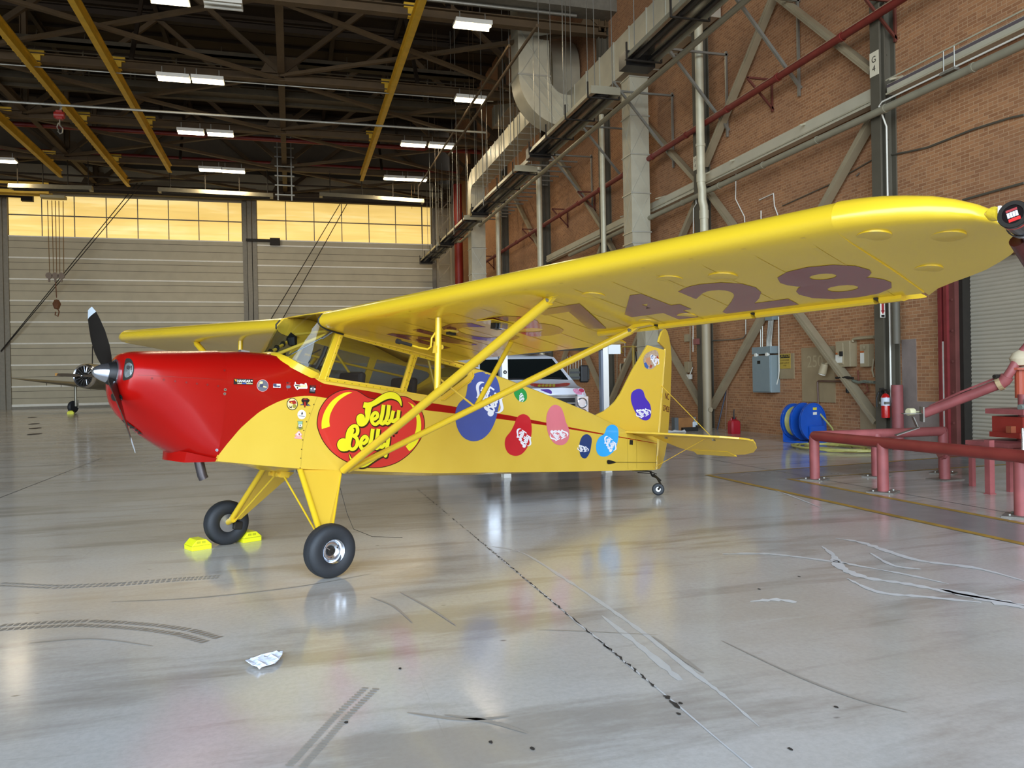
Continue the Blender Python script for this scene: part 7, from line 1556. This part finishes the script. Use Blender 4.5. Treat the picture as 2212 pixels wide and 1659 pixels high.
# ---- landing gear
for sd in (1, -1):
    ap = (0, .90, .26)
    g1, g2 = (.02, .33, .845), (.42, .37, .865)
    c = MB(); c.cyl(Bv(g1[0], g1[1] * sd, g1[2]), Bv(ap[0], ap[1] * sd, ap[2]), .027, 14); c.cyl(Bv(ap[0], (ap[1] - .05) * sd, ap[2] + .01), Bv(0, .99 * sd, .22), .032, 14)
    G_ = c.build('gear_leg', M_YEL, AIR, smooth=True)
    c = MB(); c.cyl(Bv(g2[0], g2[1] * sd, g2[2]), Bv(ap[0] + .07, (ap[1] - .02) * sd, ap[2] + .02), .01, 12); c.build('rear_tube', M_YEL, G_, smooth=True)
    c = MB(); c.loft([[Bv(*[p[0], p[1] * sd, p[2]]) + Vector((0, k * sd, 0)) for p in (g1, g2, (ap[0] + .085, ap[1] - .03, ap[2] + .01), (ap[0] - .0, ap[1], ap[2]))] for k in (-.006, .006)]); c.build('gear_fairing', M_YEL2, G_)
    c = MB(); c.cyl(Bv(.0, .07 * sd, .775), Bv(.02, .86 * sd, .25), .009, 10); c.build('shock_strut', M_YEL, G_, smooth=True)
    c = MB(); c.box(Bv(.0, .06 * sd, .79), (.09, .08, .07)); c.lathe([(-.02, 0), (-.02, .02), (.02, .02), (.02, 0)], Bv(-.05, .07 * sd, .775), (1, 0, 0), 8); c.build('strut_hub', M_YEL2, G_)
    # wheel
    ax_ = Bv(0, 1, 0) * sd; o_ = Bv(0, 1.0 * sd, .222)
    tp = [(-.045, .092), (-.06, .098), (-.072, .12), (-.08, .15), (-.078, .18), (-.068, .203), (-.05, .215), (-.02, .2215), (0, .2225), (.02, .2215), (.05, .215), (.068, .203), (.078, .18), (.08, .15), (.072, .12), (.06, .098), (.045, .092)]
    c = MB(); c.lathe(tp, o_, ax_, 48, closed=True); WH = c.build('main_wheel', M_RUB, AIR, smooth=True, autos=50); WH['label'] = 'black balloon tyre main wheel'
    c = MB()
    for q in (-.04, -.015, .015, .04): c.lathe([(q - .002, .2175), (q, .2185 if abs(q) > .03 else .2225), (q + .002, .2175)], o_, ax_, 48)
    c.build('tread_groove', mat('tread_dark', (24, 25, 27), .7), WH, recalc=True)
    c = MB(); c.lathe([(.0, .03), (.02, .035), (.03, .06), (.028, .07), (.05, .082), (.066, .094), (.07, .1), (.064, .102), (.05, .098), (.0, .09)], o_, ax_, 40); c.build('wheel_rim', M_CHROME, WH, smooth=True, autos=30)
    c = MB(); c.lathe([(-.05, 0), (-.05, .09), (-.03, .095), (0, .09)], o_, ax_, 32); c.build('brake_disc', M_ALU, WH, smooth=True, autos=30)
    c = MB(); c.lathe([(.02, .034), (.034, .034), (.034, .02), (.026, .018), (.026, 0)], o_, ax_, 20); c.build('hub_cap', M_DARK, WH, smooth=True, autos=30)
    c = MB(); c.cyl(o_ + ax_ * .045 + Vector((-.06, 0, .03)), o_ + ax_ * .05 + Vector((-.03, 0, .012)), .004, 6); c.build('valve_stem', M_CHROME, WH)
    c = MB()
    for k in range(3): a_ = k * 2 * PI / 3 + .5; c.lathe([(.03, 0), (.036, .006), (.038, 0)], o_ + Vector((.055 * math.cos(a_), 0, .055 * math.sin(a_))), ax_, 8)
    c.build('rim_bolt', M_DARK, WH)
    if sd == -1:
        c = MB(); c.box(o_ - ax_ * .06 + Vector((.09, 0, -.02)), (.09, .06, .08)); c.build('brake_caliper', M_DARK, WH, bevel=.01)
# step / vent under belly, drain
c = MB(); c.tube([Bv(.5, .1, .83), Bv(.54, .12, .78), Bv(.56, .13, .72)], [.03, .02, .008], 8); c.build('venturi', M_WCOND, AIR, smooth=True)
c = MB(); c.tube([Bv(.56, .13, .72), Bv(.66, .16, .45), Bv(.74, .18, .3), Bv(.95, .2, .23), Bv(1.3, .22, .22)], .0025, 5); c.build('whip_antenna', M_BLACK, AIR)
c = MB(); c.bb(Bv(-.02, -.3, .815), Bv(.42, .3, .84)); c.build('belly_plate', M_ALU, AIR)
# tail wheel
tw = BI @ (atz(1422, 1070, 0) - O_AIR)
tc_ = BI @ (Vector((atz(1422, 1070, 0).x, atz(1422, 1070, 0).y, .083)) - O_AIR)
axw = BI @ (Vector((-.40, -.90, .08)).normalized())
c = MB(); c.lathe([(-.022, .03), (-.032, .05), (-.03, .07), (-.018, .081), (0, .0835), (.018, .081), (.03, .07), (.032, .05), (.022, .03)], tc_, axw, 28, closed=True); TW = c.build('tail_wheel', M_RUB, AIR, smooth=True, autos=50)
c = MB(); c.lathe([(-.03, 0), (-.03, .034), (.03, .034), (.03, 0)], tc_, axw, 16); c.build('tail_hub', M_ALU, TW)
pv = Bv(5.66, .0, 1.10); c = MB(); c.tube([pv, pv + Vector((.06, 0, -.06)), pv.lerp(tc_, .55) + Vector((.05, 0, .05)), tc_ + axw * .05 + Vector((.06, 0, .06)), tc_ + axw * .045], .014, 8); c.build('tail_fork', M_DARK, TW, smooth=True)
c = MB(); c.beam(Bv(5.28, 0, 1.095), pv, .05, .02); c.beam(Bv(5.4, 0, 1.07), pv + Vector((0, 0, -.03)), .04, .012); c.tube([pv + Vector((.05, -.03, -.04)), pv + Vector((.18, -.06, -.12))], .016, 8); c.tube([pv + Vector((.03, .03, 0)), pv + Vector((.2, .03, -.03))], .006, 6); c.build('leaf_spring', M_DARK, AIR)
# ---- propeller and spinner
PA = (.86, .86); PX = (-.035, .05); PR = (1.0, 1.02); TWS = 1
sx_ = Vector((-1, 0, 0)); hubz = 1.505; hubx = -1.565
c = MB(); c.lathe([(.108, 0), (.106, .01), (.095, .028), (.075, .046), (.045, .063), (.015, .073), (0, .077)], Bv(-1.59, 0, hubz), sx_, 36); SPN = c.build('spinner', M_CHROME, AIR, smooth=True, autos=60)
c = MB(); c.lathe([(-.07, .105), (-.07, .115), (-.055, .118), (-.05, .11)], Bv(-1.59, 0, hubz), sx_, 36, closed=True); c.build('spinner_backplate', M_CHROME, AIR, smooth=True, autos=30)
c = MB(); c.lathe([(-.055, 0), (-.055, .1), (-.02, .092), (0, .08), (0, 0)], Bv(-1.59, 0, hubz), sx_, 28); c.build('hub_cover', M_BLACK, AIR, smooth=True, autos=30)
for k in (0, 1):
    sg = 1 if k == 0 else -1; al = PA[k]
    bd = Bv(PX[k], -math.sin(al) * sg, math.cos(al) * sg).normalized(); ch = Bv(1, 0, 0).cross(bd).normalized()
    rings = []; rings2 = []
    for r_, cw_, tw_, th_ in ((.04, .06, 70, .06), (.1, .075, 64, .05), (.2, .105, 54, .034), (.32, .13, 44, .024), (.5, .14, 34, .017), (.66, .125, 27, .012), (.78, .1, 24, .009), (.88, .05, 22, .005)):
        r_ *= PR[k]; t_ = math.radians(tw_); cd = ch * math.cos(t_) * TWS + Vector((1, 0, 0)) * math.sin(t_) ; nd = cd.cross(bd).normalized(); cen = Bv(hubx, 0, hubz) + bd * r_
        pr_ = [(-.5, 0), (-.3, .45), (0, .55), (.3, .35), (.5, 0), (.3, -.35), (0, -.45), (-.3, -.35)]
        (rings if tw_ >= 24 else rings2).append([cen + cd * (a_ * cw_) + nd * (b_ * th_) for a_, b_ in pr_])
        if tw_ == 24: rings2.insert(0, rings[-1])
    c = MB(); c.loft(rings); BLD = c.build('propeller_blade', M_PROP, AIR, smooth=True, autos=40)
    c = MB(); c.loft(rings2); c.build('blade_tip', mat('silver_tip_paint', (206, 214, 218), .3, .3), BLD, smooth=True, autos=40)
c = MB(); p_ = on_l(528, 760, .0); p_ = Bv(-.48, 0, 1.853); c.bb(p_ + Vector((-.04, -.03, -.01)), p_ + Vector((.04, .03, .008)))
c.build('fuel_cap', M_ALU, AIR)
# chocks at the far wheel
fwp = atz(481, 1175); dA = Vector((math.cos(_ps), math.sin(_ps), 0)); rz_ = math.atan2(dA.y, dA.x)
p1 = O_AIR - Vector((_l.x, _l.y, 0)) * 1.0
chock(p1 - dA * .26, rz_, 'fluorescent yellow wheel chock in front of the far main wheel', .88); chock(p1 + dA * .26, rz_ , 'fluorescent yellow wheel chock behind the far main wheel', .88)
# ================================================================ SILVER AIRPLANE, GREY TRANSPORT, VAN
M_SIL = mat('worn_bare_metal', (150, 146, 132), .32, .8, .15, 1.2, rvar=.08)
GP = atz(129, 895) ; sc0 = .885
gx, gy = GP.x * sc0, GP.y * sc0; gz = FZ(gy)
sil = empty('silver_airplane', 'bare metal radial-engined propeller airplane parked at the back behind the red nose', 'airplane', (gx, gy, gz))
def S(px, py, dy=0): v = aty(px, py, gy + dy); return v - Vector((gx, gy, gz))
cc_ = S(183, 812, -1.6); ctr = S(187, 812, 0); dirv = Vector((.42, .9, -.06)).normalized(); R_ = .66
c = MB(); c.lathe([(.0, R_ * .82), (-.06, R_ * .86), (-.06, R_ * .94), (.05, R_), (.3, R_ * 1.05), (1.3, R_ * 1.06), (2.2, R_ * .98), (4.5, R_ * .75), (7.5, R_ * .3), (7.6, 0)], cc_, dirv, 32); c.build('fuselage', M_SIL, sil, smooth=True, autos=40)
c = MB(); c.lathe([(-.1, R_ * .8), (-.13, R_ * .9), (-.05, R_ * .99), (.08, R_ * 1.02), (.08, R_ * .8)], cc_, dirv, 32, closed=True); c.build('cowl_ring', M_CHROME, sil, smooth=True)
c = MB(); c.lathe([(.15, 0), (.15, R_ * .86)], cc_, dirv, 24); c.build('engine_bay', M_DARK, sil)
sx1 = dirv.cross(Vector((0, 0, 1))).normalized(); sy1 = sx1.cross(dirv)
c = MB()
for k in range(18):
    a_ = 2 * PI * k / 18; v = sx1 * math.cos(a_) + sy1 * math.sin(a_); c.cyl(cc_ + dirv * .06 + v * R_ * .3, cc_ + dirv * .06 + v * R_ * .78, .025, 5)
c.build('cylinder_fin', M_CHROME, sil)
c = MB(); c.lathe([(-.35, 0), (-.3, .07), (-.1, .12), (.1, .14), (.1, 0)], cc_, dirv, 14); c.build('propeller_hub', M_CHROME, sil, smooth=True)
for sg in (-1, 1):
    bd = (sx1 * sg).normalized() + Vector((0, 0, .06 if sg < 0 else -.02)); c = MB(); rr_ = []
    for r_, w_ in ((.08, .1), (.4, .2), (.9, .24), (1.35, .2), (1.5, .15)): cen = cc_ - dirv * .2 + bd * r_; rr_.append([cen + (sy1 * .8 + dirv * .6) * w_ / 2, cen + dirv * .02, cen - (sy1 * .8 + dirv * .6) * w_ / 2, cen - dirv * .02])
    c.loft(rr_); bl = c.build('propeller_blade', mat('brown_blade', (110, 100, 88), .35, .3), sil, smooth=True)
    c = MB(); cen = cc_ - dirv * .2 + bd * 1.54; c.box(cen, (.12, .06, .16)); c.build('blade_tip', mat('amber_tip', (200, 140, 30), .5), bl)
for sg in (-1, 1):
    rt = cc_ + dirv * 1.3 + Vector((0, 0, -.55)); tipp = rt + sx1 * sg * 5.9 + Vector((0, 0, .62)); c = MB(); rr_ = []
    for f, ch, th in ((0, 2.5, .38), (.25, 2.2, .32), (.6, 1.75, .22), (.9, 1.35, .12), (1, 1.0, .05)):
        cen = rt.lerp(tipp, f) + dirv * .25 * f; rr_.append([cen + dirv * (x * ch) + Vector((0, 0, z * th)) for x, z in ((0, 0), (.05, .35), (.3, .55), (.7, .3), (1, 0), (.7, -.2), (.3, -.45), (.05, -.3))])
    c.loft(rr_); wg = c.build('wing', M_SIL, sil, smooth=True, autos=40)
    w0 = rt + sx1 * sg * 2.0 + dirv * .5; c = MB(); c.cyl(w0 + Vector((0, 0, .1)), Vector((w0.x, w0.y, .4)), .07, 10); c.cyl(Vector((w0.x + .12, w0.y, .75)), Vector((w0.x + .12, w0.y, .3)), .035, 8); gl = c.build('gear_leg', M_SIL, sil, smooth=True)
    c = MB(); wc_ = Vector((w0.x - .14, w0.y, .36)); c.lathe([(-.1, 0), (-.12, .2), (-.1, .32), (0, .36), (.1, .32), (.12, .2), (.1, 0)], wc_, sx1, 24); wl_ = c.build('main_wheel', M_RUB, sil, smooth=True)
    if sg == -1: SW = wl_; swc = wc_
    c = MB()
    for f in (.15, .3, .45, .6, .75): p = rt.lerp(tipp, f) + dirv * (1.6 - f * .5); c.cyl(p, p + Vector((0, 0, -.25)), .03, 4, r2=.005)
    c.build('wing_static_wick', M_DARK, wg)
c = MB(); m0 = S(199, 790, 2); c.cyl(m0 + Vector((0, 0, -.3)), S(200, 747, 2), .03, 6); c.build('antenna_mast', M_DARK, sil)
c = MB(); c.box(cc_ + dirv * 1.1 + Vector((0, 0, -.62)), (.25, .3, .12)); c.build('exhaust_stub', M_DARK, sil)
ck = chock((gx + swc.x, gy + swc.y - .48, FZ(gy)), .1, 'yellow wheel chock in front of the silver airplane wheel', 1.5)
# a grey transport fuselage far behind, seen only through the cabin windows
T_ = aty(820, 812, 42) ; tr_ = empty('grey_transport_airplane', 'grey airplane fuselage at the back seen only through the yellow cabin windows', 'airplane', (T_.x, 42, 0))
z_ = T_.z; c = MB(); c.lathe([(-4.4, 0), (-4.3, .3), (-4.0, .6), (-3.5, .85), (-2.6, 1.1), (0, 1.25), (2, 1.15), (3.4, .8), (4.0, 0)], (0, 0, max(1.4, z_ - .1)), (1, .25, 0), 28); c.build('fuselage', mat('primer_grey', (112, 116, 116), .5, .2, .12, .8), tr_, smooth=True)
c = MB(); c.lathe([(0, 0), (0, .32), (.1, .36), (2.0, .3), (2.2, 0)], (-3.0, -1.6, max(1.4, z_ - .1) + .1), (1, .2, 0), 18); c.build('engine_nacelle', mat('dark_primer_grey', (84, 86, 84), .5, .2, .1), tr_, smooth=True)
c = MB()
for x in (-2.2, 2.2): c.lathe([(-.12, 0), (-.12, .42), (.12, .42), (.12, 0)], (x, 0, .42 + FZ(42)), (0, 1, 0), 20); c.cyl((x, 0, .5 + FZ(42)), (x, 0, 1.2), .08, 8)
c.build('landing_wheel', M_RUB, tr_)
c = MB(); c.box((-.6, -1.25, z_ + .2), (.3, .05, .35)); c.build('yellow_badge', mat('badge_yellow', (190, 150, 60), .5), tr_)
# ---- the white van
VY = 13.6; vp = aty(1162, 838, VY); van = empty('white_van', 'white van with candy decals parked behind the yellow airplane', 'van', (vp.x, VY, 0), -.02)
V_ = lambda px, py, y=0: (aty(px, py, VY + y) - Vector((vp.x, VY, 0)))
M_VAN = mat('van_white', (226, 230, 236), .15, 0, .02, coat=.6); M_VGL = mat('dark_windscreen', (20, 26, 26), .05, 0, .1, 2, coat=.5)
zr_ = V_(1150, 772, 1.4).z; zh = V_(1160, 842).z; zw = V_(1200, 822, .7).z; HWV = 1.0
# body: side profile lofted across the width
def vring(y0, zt_, hw_, zb_=.45): return [(-hw_, y0, zb_), (-hw_, y0, zt_ * .8 + zb_ * .2), (-hw_ * .92, y0, zt_), (-hw_ * .5, y0, zt_ + .025), (hw_ * .5, y0, zt_ + .025), (hw_ * .92, y0, zt_), (hw_, y0, zt_ * .8 + zb_ * .2), (hw_, y0, zb_)]
c = MB(); c.loft([vring(0, zh - .1, .93), vring(.06, zh, .97), vring(.5, zh + .06, 1.0), vring(.75, zw, 1.0)]); HD = c.build('hood', M_VAN, van, smooth=True, autos=40)
c = MB(); c.loft([vring(.75, zw, 1.0), vring(1.0, zw + .02, 1.0), vring(5.3, zw + .02, 1.0)]); c.loft([[(-.97, .9, zw), (.97, .9, zw), (.97, 5.3, zw), (-.97, 5.3, zw)], [(-.8, 1.55, zr_), (.8, 1.55, zr_), (.82, 5.2, zr_), (-.82, 5.2, zr_)], [(-.6, 1.75, zr_ + .07), (.6, 1.75, zr_ + .07), (.62, 5.0, zr_ + .07), (-.62, 5.0, zr_ + .07)]]); c.build('van_body', M_VAN, van, smooth=True, autos=40)
c = MB(); c.poly([(-.88, .88, zw + .01), (.88, .88, zw + .01), (.74, 1.49, zr_ - .03), (-.74, 1.49, zr_ - .03)]); c.build('windscreen', M_VGL, van)
for sd in (-1, 1):
    c = MB(); c.poly([(.965 * sd, 1.1, zw + .04), (.965 * sd, 2.2, zw + .04), (.83 * sd, 2.2, zr_ - .04), (.83 * sd, 1.65, zr_ - .04)]); c.build('side_glass', M_VGL, van, recalc=False)
    c = MB(); c.box((1.22 * sd, .95, zw + .12), (.17, .12, .34)); mi_ = c.build('wing_mirror', M_BLACK, van, bevel=.03); c = MB(); c.beam((.95 * sd, 1.0, zw + .05), (1.18 * sd, .95, zw + .05), .05, .04); c.beam((.95 * sd, 1.0, zw + .15), (1.18 * sd, .95, zw + .15), .05, .04); c.build('mirror_arm', M_BLACK, mi_)
    c = MB(); c.lathe([(0, 0), (0, .09), (.03, .1), (.04, .08)], (.83 * sd, .0, zh - .26), (0, -1, 0), 18); c.lathe([(0, 0), (0, .09), (.03, .1), (.04, .08)], (.83 * sd, .0, zh - .46), (0, -1, 0), 18); c.bb((.72 * sd - .0, -.02, zh - .58), (.95 * sd, .0, zh - .14)); c.build('headlight', M_CHROME, van, smooth=True, autos=30)
    for y in (.95, 4.3):
        c = MB(); c.lathe([(-.12, 0), (-.12, .3), (-.1, .37), (.1, .37), (.12, .3), (.12, 0)], (.86 * sd, y, .37), (1, 0, 0), 28); wv_ = c.build('wheel', M_RUB, van, smooth=True, autos=40); c = MB(); c.lathe([(.1, 0), (.125, .2), (.11, .22)], (.86 * sd, y, .37), (sd, 0, 0), 20); c.build('hub_cap', M_ALU, wv_)
c = MB(); c.bb((-.68, -.03, zh - .62), (.68, 0, zh - .14)); GR = c.build('grille', M_BLACK, van)
c = MB()
for k in range(5): c.bb((-.7, -.06, zh - .6 + k * .11), (.7, -.03, zh - .575 + k * .11))
for x in (-.7, .7): c.bb((x - .02, -.08, zh - .75), (x + .02, -.03, zh - .1))
c.bb((-.72, -.08, zh - .13), (.72, -.04, zh - .1)); c.build('grille_bar', M_ALU, GR)
c = MB(); c.bb((-.98, -.12, .4), (.98, .05, .62)); c.build('bumper', M_DARK, van, bevel=.03)
c = MB(); c.bb((.1, -.09, zh - .34), (.24, -.075, zh - .27)); c.build('white_badge', M_WCOND, GR)
# hood decals: red bean banner with yellow letters, purple and pink beans
TH = bvh(HD)
def hoodlay(nm, pts, m_, e=.004, par=None):
    b = MB(); vs = []; V, T = fill2d([cr_smooth(pts, 3)], 6)
    for px, py in V:
        o_ = CAM - Vector((vp.x, VY, 0)); rm = Matrix.Rotation(.02, 3, 'Z'); hit, n_, _, _ = TH.ray_cast(rm @ o_, (rm @ ray(px, py)).normalized())
        if hit is None: vs.append(None); continue
        if n_.dot(rm @ ray(px, py)) > 0: n_ = -n_
        vs.append(b.bm.verts.new(hit + n_ * e))
    for t in T:
        if all(vs[i] for i in t): b.face([vs[i] for i in t])
    return b.build(nm, m_, par or van, recalc=False)
C5 = lambda p: Pc(p, 1030, 720, 7.373)
hd_ = hoodlay('red_banner_decal', C5([(840, 815), (900, 800), (1100, 808), (1280, 808), (1380, 795), (1450, 792), (1485, 806), (1440, 840), (1340, 852), (1200, 862), (1000, 862), (880, 840)]), K_LRED)
for k in range(5): hoodlay('banner_letter', C5([(970 + k * 58, 825), (1010 + k * 58, 812), (1015 + k * 58, 850), (980 + k * 58, 858)]), K_LYEL, .008, hd_)
hoodlay('banner_highlight', C5([(1390, 805), (1430, 805), (1450, 815), (1410, 832)]), K_LYEL, .008, hd_)
hoodlay('purple_bean_decal', C5([(1010, 900), (1080, 893), (1150, 895), (1190, 925), (1185, 965), (1100, 940)]), mat('bean_purple_v', (92, 62, 150), .3))
hoodlay('pink_bean_decal', C5([(1530, 895), (1600, 880), (1700, 872), (1760, 900), (1750, 950), (1700, 975), (1600, 972), (1550, 940)]), mat('bean_pink_v', (226, 150, 180), .3, 0, .3, 30))
hoodlay('pink_bean_print', C5([(1620, 900), (1660, 885), (1700, 900), (1690, 940), (1640, 930)]), mat('bean_print_v', (190, 60, 90), .3), .008)
c = MB(); c.box((.35, 1.6, zr_ + .1), (.3, .12, .06)); c.bb((-.8, 1.7, zr_ + .1), (.8, 1.76, zr_ + .16)); c.bb((-.8, 1.7, zr_ + .14), (-.74, 5, zr_ + .18)); c.bb((.74, 1.7, zr_ + .14), (.8, 5, zr_ + .18)); c.bb((-.8, 3, zr_ + .02), (-.74, 3.1, zr_ + .16)); c.bb((.74, 3, zr_ + .02), (.8, 3.1, zr_ + .16)); c.build('roof_rack', M_BLACK, van)
c = MB(); c.tube([(-.7, .86, zw + .03), (-.2, .84, zw + .05), (.0, .84, zw + .04)], .012, 5); c.tube([(.1, .86, zw + .03), (.5, .84, zw + .06), (.72, .84, zw + .04)], .012, 5); c.build('wiper', M_BLACK, van)
